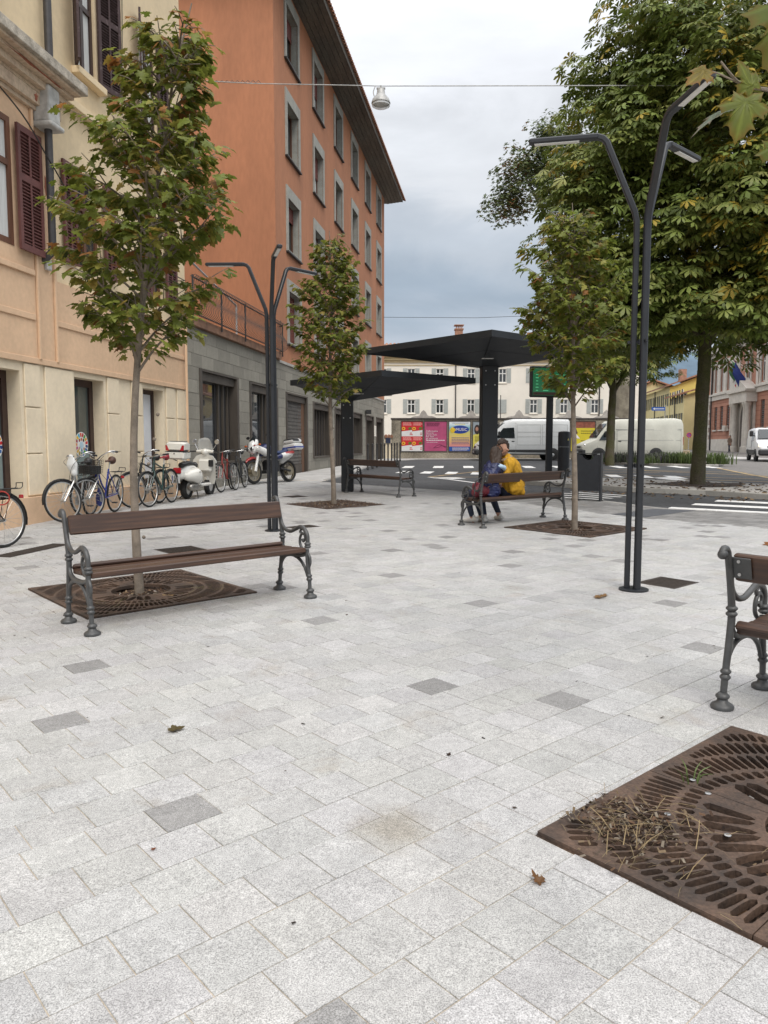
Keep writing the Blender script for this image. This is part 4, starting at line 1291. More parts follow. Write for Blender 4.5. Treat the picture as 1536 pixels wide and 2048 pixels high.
b = MB(); b.tube([(6.95, 74.9, 0.6), (6.95, 74.9, 9.9)], 0.06, 6); b.build('drainpipe', m_pipe, wb)
b = MB(); b.tube([(20.9, 74.9, 0.6), (20.9, 74.9, 9.9)], 0.06, 6); b.build('drainpipe', m_pipe, wb)

# ================= old wall with poster boards
pw = thing('poster_wall', 'stained old concrete wall carrying a row of framed posters', 'wall', (7, 51.7, gz(51.7)))
m_oldw = mat('old_concrete', (0.23, 0.20, 0.155), 0.95, 0.3, 0.8, bump=0.5, bscale=14, world=True, fine=0.3, col2=(0.36, 0.32, 0.25))
b = MB(); b.box((8.6, 51.75, 1.75), (16.2, 0.3, 2.75)); b.build('wall', m_oldw, pw)
b = MB(); b.box((8.6, 51.75, 3.17), (16.3, 0.42, 0.10)); b.build('coping', mat('dark_coping', (0.07, 0.06, 0.055), 0.9, 0.3, 3, world=True), pw)
m_orn = mat('stone_ornament', (0.40, 0.37, 0.34), 0.9, 0.15, 4, world=True)
for x in (2.65, 5.85, 9.05, 12.4, 14.9):
    b = MB(); n_ = 13
    poly = [(x - 0.85, 3.225)] + [(x - 0.85 + 1.7 * t_, 3.235 + 0.42 * math.exp(-((t_ - 0.5) / 0.16) ** 2) + 0.10 * abs(math.sin(t_ * 9.5))) for t_ in np.linspace(0, 1, n_)] + [(x + 0.85, 3.225)]
    b.prism(poly, lambda a, z_, d: (a, 51.58 + d, z_), 0, 0.16)
    b.build('crest', m_orn, pw)
pst = thing('gate_pier', 'low cream pier capped with red tiles between orange building and poster wall', 'pier', (0.2, 51.7, gz(51.7)))
part('pier', m_cream, pst, ((0.2, 51.8, 1.1), (0.62, 0.4, 1.7)))
b = MB()
for i in range(4): b.tube([(-0.05 + i * 0.19, 51.5, 1.98), (-0.05 + i * 0.19, 52.1, 2.05)], 0.10, 6)
b.build('tile_cap', m_tile, pst)
b = MB(); b.box((0.28, 51.55, 1.72), (0.34, 0.04, 0.36)); o = b.build('wall_sign', mat('navy_sign', (0.02, 0.03, 0.07), 0.5, 0.1, 5)); tag(o, 'small dark blue sign on the cream pier', 'sign')

# posters: each a framed board with printed sheet
m_pframe = mat('poster_frame', (0.06, 0.055, 0.05), 0.7, 0.2, 5)
def flatm(n, c): return mat(n, c, 0.75, 0.05, 3)
def board(x0, x1, label, z0=1.01, z1=2.98):
    t_ = thing('poster_board', label, 'poster', ((x0 + x1) / 2, 51.58, z0), 'posters on the old wall')
    b = MB()
    for c, d in ((((x0 + x1) / 2, 51.575, z0 - 0.025), (x1 - x0 + 0.1, 0.05, 0.05)), (((x0 + x1) / 2, 51.575, z1 + 0.025), (x1 - x0 + 0.1, 0.05, 0.05)), ((x0 - 0.025, 51.575, (z0 + z1) / 2), (0.05, 0.048, z1 - z0)), ((x1 + 0.025, 51.575, (z0 + z1) / 2), (0.05, 0.048, z1 - z0))):
        b.box(c, d)
    b.build('frame', m_pframe, t_)
    return t_
def sheetp(parent, name, m, x0, x1, z0, z1, d=0.0):
    b = MB(); b.box(((x0 + x1) / 2, 51.585 - d, (z0 + z1) / 2), (x1 - x0, 0.012, z1 - z0)); return b.build(name, m, parent)
def ell(parent, name, m, cx_, cz_, rx, rz, d, tilt=0.0):
    poly = [(cx_ + rx * math.cos(a) * math.cos(tilt) - rz * math.sin(a) * math.sin(tilt), cz_ + rz * math.sin(a) * math.cos(tilt) + rx * math.cos(a) * math.sin(tilt)) for a in np.linspace(0, 2 * math.pi, 24, endpoint=False)]
    b = MB(); b.prism(poly, lambda a, z_, q: (a, q, z_), 51.579 - d, 51.574 - d); return b.build(name, m, parent)
def lines_p(parent, m, cx_, w, zs_, h, d=0.004):
    """unreadable small print: broken dashes"""
    b = MB(); r_ = random.Random(int(cx_ * 100))
    for z_ in zs_:
        x = cx_ - w / 2
        while x < cx_ + w / 2:
            l_ = r_.uniform(0.04, 0.16)
            b.box((x + l_ / 2, 51.577 - d, z_), (l_ * 0.85, 0.004, h)); x += l_
    return b.build('small_print', m, parent)
FRONT = Matrix.Rotation(R(90), 4, 'X')
def ptext(parent, body, x, z, size, m, align='LEFT', d=0.012, spacing=1.0, rot=0.0):
    return text_mesh('lettering', body, size, m, parent, Matrix.Translation((x, 51.572 - d, z)) @ FRONT @ Matrix.Rotation(rot, 4, 'Z'), 0.003, align, spacing)
t_ = board(1.18, 2.59, 'leftmost poster of four red and white bills pasted two by two')
for i in range(2):
    for j in range(2):
        x0, x1 = 1.18 + i * 0.705, 1.885 + i * 0.705; z0 = 1.01 + j * 0.985; z1 = z0 + 0.985
        sh = sheetp(t_, 'bill', flatm('bill_white', (0.70, 0.70, 0.70)), x0, x1 - 0.004, z0, z1 - 0.004)
        b = MB(); b.add([(x0, 51.577, z0 + 0.33), (x1 - 0.006, 51.577, z0 + 0.42), (x1 - 0.006, 51.577, z1 - 0.005), (x0, 51.577, z1 - 0.005)], [(0, 1, 2, 3)]); b.build('red_field', flatm('bill_red', (0.55, 0.02, 0.03)), sh)
        ell(sh, 'yellow_disc', flatm('bill_yellow', (0.75, 0.5, 0.03)), x0 + 0.13, z0 + 0.52, 0.12, 0.11, 0.006)
        ell(sh, 'red_disc', flatm('bill_red', (0.55, 0.02, 0.03)), x0 + 0.13, z0 + 0.52, 0.06, 0.05, 0.012)
        ell(sh, 'green_figure', flatm('bill_green', (0.10, 0.16, 0.02)), x0 + 0.56, z0 + 0.53, 0.11, 0.09, 0.006, 0.4)
        lines_p(sh, flatm('bill_pink', (0.75, 0.35, 0.33)), x0 + 0.33, 0.5, [z0 + 0.9, z0 + 0.82, z0 + 0.75], 0.045)
        lines_p(sh, flatm('bill_red', (0.55, 0.02, 0.03)), x0 + 0.6, 0.12, [z0 + 0.22, z0 + 0.12], 0.05)
t_ = board(2.72, 4.20, 'plain magenta poster with white text lines')
sh = sheetp(t_, 'poster_sheet', mat('magenta', (0.42, 0.07, 0.17), 0.7, 0.12, 3), 2.72, 4.20, 1.01, 2.98)
m_pw = flatm('print_white', (0.78, 0.72, 0.74)); m_pd = flatm('print_dark', (0.14, 0.02, 0.06))
ptext(sh, 'Dalla musica\nbarocca\nal pop rock.\nPer tutti\ngli strumenti.', 2.82, 2.30, 0.155, m_pw, spacing=0.8)
lines_p(sh, m_pd, 3.25, 0.8, [2.86, 2.78, 2.70], 0.045); lines_p(sh, m_pw, 3.45, 1.25, [1.73], 0.05); lines_p(sh, m_pw, 3.2, 0.7, [1.60], 0.02)
b = MB(); b.tube(catmull([(3.3, 51.57, 1.2), (3.55, 51.57, 1.38), (3.75, 51.57, 1.45), (3.95, 51.57, 1.36), (4.15, 51.57, 1.22)], 4), 0.012, 4); b.tube(catmull([(3.35, 51.57, 1.22), (3.7, 51.57, 1.27), (3.85, 51.57, 1.38), (4.18, 51.57, 1.3)], 4), 0.012, 4); b.build('drawn_curve', m_pd, sh)
t_ = board(4.37, 5.78, 'blue and yellow music poster with a dark blue oval')
gr = bpy.data.materials.new('music_sheet'); nt, bs = nodes_of(gr); tcn = nt.nodes.new('ShaderNodeTexCoord'); sx = nt.nodes.new('ShaderNodeSeparateXYZ'); rp = nt.nodes.new('ShaderNodeValToRGB'); mrn = nt.nodes.new('ShaderNodeMapRange')
nt.links.new(tcn.outputs['Object'], sx.inputs[0]); nt.links.new(sx.outputs['Z'], mrn.inputs['Value']); mrn.inputs['From Min'].default_value = 0.0; mrn.inputs['From Max'].default_value = 1.97
nt.links.new(mrn.outputs[0], rp.inputs[0]); nt.links.new(rp.outputs[0], bs.inputs['Base Color']); bs.inputs['Roughness'].default_value = 0.7
for p_, c in ((0.2, (0.62, 0.25, 0.22)), (0.42, (0.70, 0.50, 0.16)), (0.62, (0.62, 0.55, 0.16)), (0.78, (0.16, 0.42, 0.50)), (1.0, (0.10, 0.38, 0.62))):
    el = rp.color_ramp.elements.new(p_); el.color = (*c, 1)
rp.color_ramp.elements.remove(rp.color_ramp.elements[0])
sh = sheetp(t_, 'poster_sheet', gr, 4.37, 5.78, 1.01, 2.98)
ell(sh, 'oval', flatm('oval_blue', (0.015, 0.05, 0.28)), 5.10, 2.45, 0.60, 0.27, 0.006)
ell(sh, 'yellow_flash', flatm('bill_yellow', (0.75, 0.5, 0.03)), 4.60, 2.42, 0.17, 0.18, 0.012)
ptext(sh, 'GO', 4.44, 2.36, 0.24, flatm('go_yellow', (0.8, 0.62, 0.05)), d=0.022); ptext(sh, 'MUSIC', 4.80, 2.36, 0.27, m_pw, d=0.022)
sheetp(sh, 'blue_footer', flatm('footer_blue', (0.02, 0.08, 0.33)), 4.37, 5.78, 1.01, 1.31, 0.006)
m_pb = flatm('print_blue', (0.06, 0.07, 0.25))
lines_p(sh, m_pb, 5.08, 1.1, [1.9, 1.8, 1.7, 1.6, 1.5], 0.035); lines_p(sh, flatm('go_yellow', (0.8, 0.62, 0.05)), 5.08, 0.7, [2.12, 2.8], 0.035); lines_p(sh, m_pw, 5.08, 1.0, [1.22, 1.15, 1.08], 0.03, 0.012); lines_p(sh, m_pb, 5.08, 1.0, [2.88], 0.03)
t_ = board(5.97, 7.38, 'yellow poster with dark portrait half hidden by the shelter column')
sh = sheetp(t_, 'poster_sheet', flatm('lemon', (0.62, 0.55, 0.10)), 5.97, 7.38, 1.01, 2.98)
b = MB(); b.add([(5.97, 51.576, 2.1), (6.7, 51.576, 2.3), (7.38, 51.576, 2.1), (7.38, 51.576, 2.975), (5.97, 51.576, 2.975)], [(0, 1, 2, 3, 4)]); b.build('photo_field', flatm('photo_grey', (0.28, 0.33, 0.36)), sh)
ell(sh, 'hair', flatm('hair_dark', (0.03, 0.02, 0.018)), 6.25, 2.45, 0.2, 0.32, 0.006); ell(sh, 'face', flatm('face_tone', (0.38, 0.2, 0.14)), 6.23, 2.48, 0.1, 0.14, 0.012)
lines_p(sh, flatm('olive_print', (0.2, 0.17, 0.02)), 6.5, 0.8, [1.95, 1.82, 1.7], 0.06)
t_ = board(12.55, 14.15, 'rightmost poster, yellow with a white bird shape above the van bonnet')
sh = sheetp(t_, 'poster_sheet', flatm('strong_yellow', (0.62, 0.52, 0.03)), 12.55, 14.15, 1.01, 2.55)
sheetp(sh, 'top_band', mat('red_brick_band', (0.25, 0.08, 0.05), 0.8, 0.3, 4), 12.55, 14.15, 2.55, 2.98)
b = MB(); b.add([(12.55, 51.576, 1.9), (13.0, 51.576, 2.2), (12.8, 51.576, 2.75), (12.55, 51.576, 2.75)], [(0, 1, 2, 3)]); b.build('dark_corner', flatm('dark_brown_print', (0.10, 0.04, 0.03)), sh)
b = MB(); b.add([(12.62, 51.57, 2.72), (12.85, 51.57, 2.2), (13.15, 51.57, 1.85), (12.95, 51.57, 1.85), (12.75, 51.57, 2.1)], [(0, 1, 2, 3, 4)]); b.build('white_shape', m_pw, sh)
lines_p(sh, flatm('olive_print', (0.2, 0.17, 0.02)), 13.6, 0.8, [2.35, 2.2, 1.7, 1.5], 0.05)
for x in (7.25, 7.85):
    b = MB(); b.tube([(x, 51.95, 0.5), (x, 51.95, 4.75)], 0.03, 6); o = b.build('pole', m_pipe); tag(o, 'thin grey pole rising behind the poster wall, %s of two' % ('left' if x < 7.5 else 'right'), 'pole', 'poles behind the wall')

# ================= red palazzo, yellow houses and the hill at the end of the street
PF_ = Facade(24.9, 0, WALL_B, 1.0, -1)
pz = thing('red_palazzo', 'brick red palazzo with white stone portal and tall barred windows', 'building', (36, 78, gz(78)))
m_red = mat('red_render', (0.42, 0.205, 0.14), 0.9, 0.08, 0.8, world=True, fine=0.05)
m_wst = mat('white_stone', (0.60, 0.56, 0.50), 0.85, 0.1, 2, world=True)
wy = [88.3, 86.0, 83.6, 81.2, 72.7, 70.2, 67.7, 65.2]
holes = [(sy(y - 0.55), sy(y + 0.55), 3.1, 5.7) for y in wy] + [(sy(y - 0.6), sy(y + 0.6), 7.4, 10.2) for y in wy + [77]] + [(sy(76.2), sy(78.2), 0.7, 5.2)]
b = MB(); PF_.wall(b, sy(55), sy(91.4), 0.3, 12.2, holes, 0.3)
b.add([PF_.pt(sy(91.4), 0.3, 0), PF_.pt(sy(91.4), 0.3, -20), PF_.pt(sy(91.4), 12.2, -20), PF_.pt(sy(91.4), 12.2, 0)], [(0, 1, 2, 3)])
b.build('wall', m_red, pz)
for z0, z1, o_ in ((0.3, 2.05, 0.12), (6.45, 6.95, 0.18), (6.96, 7.15, 0.32), (11.3, 11.7, 0.3), (11.71, 12.1, 0.7)):
    b = MB(); PF_.box(b, sy(55), sy(91.4) + o_ * 0.5, z0, z1, 0.001, o_); b.build('stone_band', m_wst, pz)
for k_ in range(9):
    b = MB(); PF_.box(b, sy(55), sy(91.3), 2.45 + k_ * 0.45, 2.475 + k_ * 0.45, 0.001, 0.02); b.build('rustic_joint', mat('red_joint', (0.27, 0.10, 0.065), 0.9, 0.1, 2), pz)
for k_ in range(10):
    b = MB(); PF_.box(b, sy(91.4) - (0.9 if k_ % 2 else 0.6), sy(91.4) + 0.05, 2.06 + k_ * 0.44, 2.06 + k_ * 0.44 + 0.40, 0.001, 0.10); b.build('quoin', m_wst, pz)
m_loud = mat('grey_louvre', (0.13, 0.125, 0.12), 0.8, 0.15, 3, world=True)
for y in wy:
    w = MB(); PF_.box(w, sy(y - 0.55), sy(y + 0.55), 3.1, 5.7, -0.2, -0.15); w = w.build('window', m_glass, pz)
    for k_ in range(14):
        g = MB(); PF_.box(g, sy(y - 0.53), sy(y + 0.53), 3.15 + k_ * 0.18, 3.24 + k_ * 0.18, -0.149, -0.10); g.build('louvre', m_loud, w)
    g = MB(); PF_.box(g, sy(y - 0.75), sy(y + 0.75), 2.95, 3.09, 0.0, 0.15); g.build('sill', m_wst, w)
for y in wy + [77]:
    w = casement(pz, PF_, sy(y - 0.6), sy(y + 0.6), 7.4, 10.2, -0.2, m_wfr, m_glass, 0.09, 9.3)
    g = MB(); PF_.box(g, sy(y - 0.85), sy(y - 0.61), 7.3, 10.4, 0.001, 0.12); PF_.box(g, sy(y + 0.61), sy(y + 0.85), 7.3, 10.4, 0.001, 0.12); PF_.box(g, sy(y - 0.95), sy(y + 0.95), 10.41, 10.75, 0.001, 0.2); PF_.box(g, sy(y - 0.9), sy(y + 0.9), 7.16, 7.29, 0.001, 0.16)
    g.build('surround', m_wst, w)
for y in (90, 87.1, 84.8, 82.4, 80, 74.2, 71.5, 69):
    g = MB(); PF_.box(g, sy(y - 0.32), sy(y + 0.32), 7.16, 11.29, 0.001, 0.14); g.build('pilaster', m_wst, pz)
# portal
por = MB(); PF_.box(por, sy(74.3), sy(79.9), 5.6, 6.6, 0.0, 1.0); PF_.box(por, sy(74.1), sy(80.1), 6.61, 6.8, 0.0, 1.2); PF_.box(por, sy(74.6), sy(79.6), 0.6, 5.59, 0.0, 0.25)
por.prism([(sy(74.0), 6.81), (sy(80.2), 6.81), (sy(77.1), 8.1)], lambda s_, z_, d: PF_.pt(s_, z_, d), 0.0, 1.1)
portal = por.build('portal', m_wst, pz)
for y in (74.8, 75.5, 78.9, 79.6):
    g = MB(); c = PF_.pt(sy(y), 0, 0.65); g.lathe([(0.42, 0.6), (0.42, 1.2), (0.30, 1.25), (0.28, 3), (0.25, 5.2), (0.36, 5.35), (0.38, 5.59)], 12, (c[0], c[1], 0)); g.build('column', m_wst, portal, smooth=40)
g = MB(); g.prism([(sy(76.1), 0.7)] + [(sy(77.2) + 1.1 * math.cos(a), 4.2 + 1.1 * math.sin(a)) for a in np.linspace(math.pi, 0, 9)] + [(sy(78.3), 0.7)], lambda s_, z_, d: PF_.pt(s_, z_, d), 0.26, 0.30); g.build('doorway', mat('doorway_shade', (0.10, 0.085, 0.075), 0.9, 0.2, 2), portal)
g = MB(); PF_.box(g, sy(83.2), sy(84.2), 2.9, 3.5, 0.05, 0.4); g.build('air_conditioner', m_wst, pz)
g = MB(); c = PF_.pt(sy(89.6), 0, 0.2); g.tube([(c[0], c[1], 0.7), (c[0], c[1], 11.3)], 0.09, 6); g.build('drainpipe', m_pipe, pz)
g = MB(); PF_.box(g, sy(55), sy(91.4) + 0.6, 12.12, 12.3, -20, 0.8); g.build('roof', m_tile, pz)
# flags over the portal
for i, (y, cols) in enumerate(((77.3, ((0.10, 0.25, 0.12), (0.75, 0.75, 0.75), (0.6, 0.03, 0.05))), (76.4, ((0.02, 0.04, 0.20),)))):
    f0 = Vector(PF_.pt(sy(y), 8.6, 0.1)); f1 = Vector(PF_.pt(sy(y), 10.0, 1.8))
    t_ = thing('flag', 'tricolour flag on a pole above the white portal' if i == 0 else 'dark blue flag on a pole beside the tricolour', 'flag', tuple(f0))
    b = MB(); b.tube([f0, f1], 0.04, 6); b.build('flagpole', m_white_p, t_)
    n_ = len(cols)
    for j, c in enumerate(cols):
        b = MB(); V = []
        for k_ in range(7):
            for q in (j / n_, (j + 1) / n_):
                p_ = f0.lerp(f1, 0.4 + 0.55 * (1 - q)) ; p_ = p_ + Vector((0.25 * math.sin(k_ * 1.2 + q * 4), 0.2 * math.cos(k_ * 0.9), -k_ * 0.30 - 0.35 * q))
                V.append(p_)
        b.add(V, [(2 * k_, 2 * k_ + 1, 2 * k_ + 3, 2 * k_ + 2) for k_ in range(6)])
        o = b.build('cloth_band', flatm('flag_%d_%d' % (i, j), c), t_); md = o.modifiers.new('t', 'SOLIDIFY'); md.thickness = 0.01

def street_house(label, corner, depth, width, eave, cols, wall_m, front_m, ridge, zf=(2.9, 5.9), group='yellow houses along the street'):
    """box house whose long side faces the street (left) and whose near end faces the square"""
    x, y = corner
    f = Facade(x, y, WALL_B, 1.0, -1)
    z0 = gz(y) - 0.3
    h = thing('street_house', label, 'house', (x, y, gz(y)), group)
    ws = [depth * (k_ + 0.6) / cols for k_ in range(cols)]
    holes = [(s_ - 0.5, s_ + 0.5, gz(y) + zz, gz(y) + zz + 1.7) for s_ in ws for zz in zf]
    b = MB(); f.wall(b, 0, depth, z0, eave, holes, 0.2); b.build('wall', wall_m, h)
    e2 = Facade(x, y, f.n.x * -1, f.n.y * -1, -1)
    if e2.n.y > 0: e2.n = -e2.n
    hh = [(s_, s_ + 0.9, gz(y) + zz, gz(y) + zz + 1.7) for s_ in (1.4, 4.2) for zz in zf]
    b = MB(); e2.wall(b, 0, width, z0, eave, hh, 0.2)
    b.add([e2.pt(0, eave), e2.pt(width, eave), e2.pt(width / 2, ridge)], [(0, 1, 2)])
    b.build('end_wall', front_m, h)
    for s_ in ws:
        for zz in zf:
            w = casement(h, f, s_ - 0.5, s_ + 0.5, gz(y) + zz, gz(y) + zz + 1.7, -0.18, m_wfr, m_glass, 0.07, None)
            for sg in (-1, 1):
                g = MB(); a0, a1 = sorted((s_ + sg * 0.52, s_ + sg * 1.0)); f.box(g, a0, a1, gz(y) + zz, gz(y) + zz + 1.7, 0.01, 0.06); g.build('shutter', mat('olive_shutter', (0.12, 0.12, 0.09), 0.8, 0.1, 3), h)
    for a_, b2, c_, d_ in hh:
        casement(h, e2, a_, b2, c_, d_, -0.18, m_wfr, m_glass, 0.07, None)
    b = MB()
    ov = 0.6
    P_ = [Vector(f.pt(-ov, eave + 0.05, ov)), Vector(f.pt(depth + ov, eave + 0.05, ov)), Vector(f.pt(depth + ov, ridge + 0.15, -width / 2)), Vector(f.pt(-ov, ridge + 0.15, -width / 2)), Vector(f.pt(-ov, eave + 0.05, -width - ov)), Vector(f.pt(depth + ov, eave + 0.05, -width - ov))]
    up = Vector((0, 0, 0.2))
    b.add(P_ + [p_ + up for p_ in P_], [(0, 1, 2, 3), (3, 2, 5, 4), (6, 9, 8, 7), (9, 10, 11, 8), (0, 3, 9, 6), (3, 4, 10, 9), (0, 6, 7, 1)])
    rf = b.build('roof', m_tile, h)
    g = MB(); c = f.pt(depth * 0.5, 0, -width * 0.35); g.box((c[0], c[1], ridge + 0.4), (0.9, 0.9, 1.8)); g.build('chimney', mat('chimney_brick', (0.34, 0.19, 0.13)), rf)
    g = MB(); c = f.pt(depth * 0.55, 0, 0.15); g.tube([(c[0], c[1], gz(y)), (c[0], c[1], eave)], 0.07, 6); g.build('drainpipe', m_pipe, h)
    return h
m_yel = mat('lemon_wall', (0.68, 0.52, 0.15), 0.9, 0.06, 0.8, world=True)
m_pal = mat('pale_yellow_wall', (0.66, 0.57, 0.30), 0.9, 0.06, 0.8, world=True)
street_house('pale house with olive shutters, nearer of the yellow pair beside the palazzo', (37.7, 97), 8, 9, 7.6, 3, m_pal, m_pal, 9.0)
street_house('bright yellow house end rising behind the pale corner house', (39.4, 106.5), 17, 10, 9.3, 6, m_pal, m_yel, 11.2)
street_house('farthest house at the end of the street, mostly hidden by trees', (38.4, 125), 20, 10, 9.6, 6, m_pal, m_pal, 11.5)
# wooded hill
hb_ = MB(); n_ = 60; V = []
hr = random.Random(2)
for i in range(n_):
    x = 60 + 2600 * i / (n_ - 1)
    hgt = 190 * math.exp(-((x - 900) / 420) ** 2) + 230 * math.exp(-((x - 1700) / 500) ** 2) + hr.uniform(0, 14)
    V += [(x, 1900, -5), (x + hr.uniform(-10, 10), 2100, hgt * 0.6), (x, 2400, hgt * 1.3)]
hb_.add(V, [(3 * i + j, 3 * i + 3 + j, 3 * i + 4 + j, 3 * i + 1 + j) for i in range(n_ - 1) for j in (0, 1)])
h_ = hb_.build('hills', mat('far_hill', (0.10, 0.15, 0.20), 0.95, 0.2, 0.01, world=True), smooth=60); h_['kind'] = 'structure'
# ================================================================ STREET FURNITURE
m_anth = mat('anthracite_paint', (0.015, 0.017, 0.021), 0.42, 0.15, 8, spec=0.5)
m_cast = mat('cast_iron_grey', (0.055, 0.056, 0.056), 0.45, 0.2, 14, bump=0.15, bscale=90, spec=0.6)
m_bwood = mat('bench_wood', (0.062, 0.034, 0.024), 0.42, 0.22, 3.0, stretch=(0.6, 14, 14), col2=(0.115, 0.058, 0.033), mask=(0.42, 0.78), spec=0.5, fine=0.1)
m_rust = mat('rusted_cast_iron', (0.058, 0.040, 0.031), 0.65, 0.35, 5, bump=0.35, bscale=70, world=True, col2=(0.105, 0.064, 0.043), fine=0.3)
m_bolt = mat('bolt_steel', (0.45, 0.45, 0.45), 0.35, 0.1, 20, metal=0.9)

# ---- benches: cast iron ends, wooden planks
def make_bench():
    t = thing('park_bench', 'bench', 'bench', (0, 0, 0), 'cast iron benches round the square')
    def fr(x, pts, n=5): return catmull([(x, p[0], p[1]) for p in pts], n)
    end_mesh = None
    for sx in (-0.965, 0.965):
        if end_mesh is None:
            b = MB()
            b.tube(fr(0, [(-.245, .03), (-.225, .2), (-.195, .38), (-.185, .50), (-.205, .62), (-.235, .74), (-.255, .81), (-.275, .848), (-.305, .858), (-.325, .838)]), [0.0176, 0.0185, 0.0202, 0.0202, 0.0193, 0.0185, 0.0185, 0.0202, 0.021, 0.0185], 10)
            b.ball((0, -.318, .832), .027, 10, 8)
            b.tube(fr(0, [(.245, .03), (.232, .2), (.212, .32), (.205, .43)]), [0.0168, 0.0176, 0.0202, 0.0185], 10)
            for y_, z_ in ((-.228, .165), (-.224, .195), (.235, .165), (.231, .195)): b.lathe([(.018, -.016), (.028, -.004), (.028, .004), (.018, .016)], 12, (0, y_, z_))
            for y_, z_ in ((-.186, .50), (-.187, .53), (.213, .455), (.213, .48)): b.lathe([(.018, -.016), (.030, -.004), (.030, .004), (.018, .016)], 12, (0, y_, z_))
            for y_ in (-.247, .247): b.lathe([(.058, 0.0), (.060, .014), (.052, .024), (.032, .034), (.026, .05), (.036, .062), (.036, .07), (.022, .085)], 16, (0, y_, 0.0))
            b.tube(fr(0, [(-.222, .18), (-.205, .26), (-.14, .33), (-.03, .352), (.08, .33), (.16, .27), (.205, .19)]), [0.0134, 0.0134, 0.0151, 0.0151, 0.0151, 0.0134, 0.0118], 8)
            b.tube(fr(0, [(-.19, .465), (-.165, .40), (-.10, .365), (.0, .360), (.12, .367), (.21, .395)]), [0.0151, 0.0168, 0.0185, 0.0185, 0.0185, 0.0168], 8)
            b.tube(fr(0, [(-.215, .69), (-.19, .625), (-.13, .578), (-.05, .568), (.04, .598), (.11, .622), (.175, .60), (.213, .54), (.21, .44)]), [0.0143, 0.016, 0.0168, 0.0168, 0.0176, 0.0185, 0.0193, 0.0185, 0.0176], 9)
            b.tube(fr(0, [(.19, .42), (.14, .425), (.10, .465), (.10, .525), (.135, .565), (.17, .55), (.175, .515), (.15, .495), (.135, .515)]), [0.0109, 0.0118, 0.0126, 0.0126, 0.0118, 0.0109, 0.0101, 0.0109, 0.0134], 8)
            b.tube(fr(0, [(.215, .40), (.245, .36), (.25, .31), (.235, .27)]), [0.0101, 0.0134, 0.0126, 0.0084], 8)
            b.tube(fr(0, [(.12, .60), (.105, .585), (.11, .565)]), [0.0101, 0.0118, 0.0134], 8)
            e = b.build('end_frame', m_cast, t, smooth=50, local=True); end_mesh = e
        else:
            e = end_mesh.copy(); COL.objects.link(e)
        e.location = (sx, 0, 0)
        s_ = -1 if sx < 0 else 1
        b = MB(); b.cbox((sx - s_ * 0.055, -.229, .757), (.11, .010, .115), 0.003, rot=Matrix.Rotation(R(14), 3, 'X'))
        pl = b.build('bracket_plate', m_cast, t, local=True)
        for dz in (-.035, .035):
            b = MB(); b.lathe([(.009, -.004), (.009, .004)], 8, (sx - s_ * 0.05, -.236 - dz * .25, .757 + dz), 'Y'); b.build('bolt', m_bolt, pl, local=True)
    def plank(c, d, tilt):
        b = MB(); b.cbox((0, 0, 0), d, 0.008)
        o = b.build('plank', m_bwood, t, local=True); o.location = c; o.rotation_euler = (tilt, 0, 0)
    plank((0, -.200, .757), (1.90, .036, .150), R(14))
    plank((0, -.075, .413), (1.895, .175, .040), R(3))
    plank((0, .125, .420), (1.895, .185, .044), R(3))
    plank((0, -.166, .440), (1.89, .05, .034), R(38))
    return t
bench0 = make_bench()
BENCHES = [(-1.545, 6.26, R(221), 'empty bench in front of the nearest maple, whole and closest to the camera'),
           (2.155, 12.54, R(37), 'bench that the kissing couple sits on, seen from behind'),
           (-0.115, 18.39, R(-49), 'small far bench beside the low shelter column'),
           (2.615, 3.39, R(-49), 'bench cut off by the right edge of the picture')]
for i, (x, y, a, lab) in enumerate(BENCHES):
    o = bench0 if i == 0 else copy_tree(bench0)
    o['label'] = lab
    if i == 2: seat_on_ground(o, x, y, a, 0.002)
    else: seat_on_ground(o, x, y, a, 0.002)
BENCH_C = Matrix.Translation((2.155, 12.54, gz(12.54) + 0.002)) @ Matrix.Rotation(math.atan(SLOPE), 4, 'X') @ Matrix.Rotation(R(37), 4, 'Z')

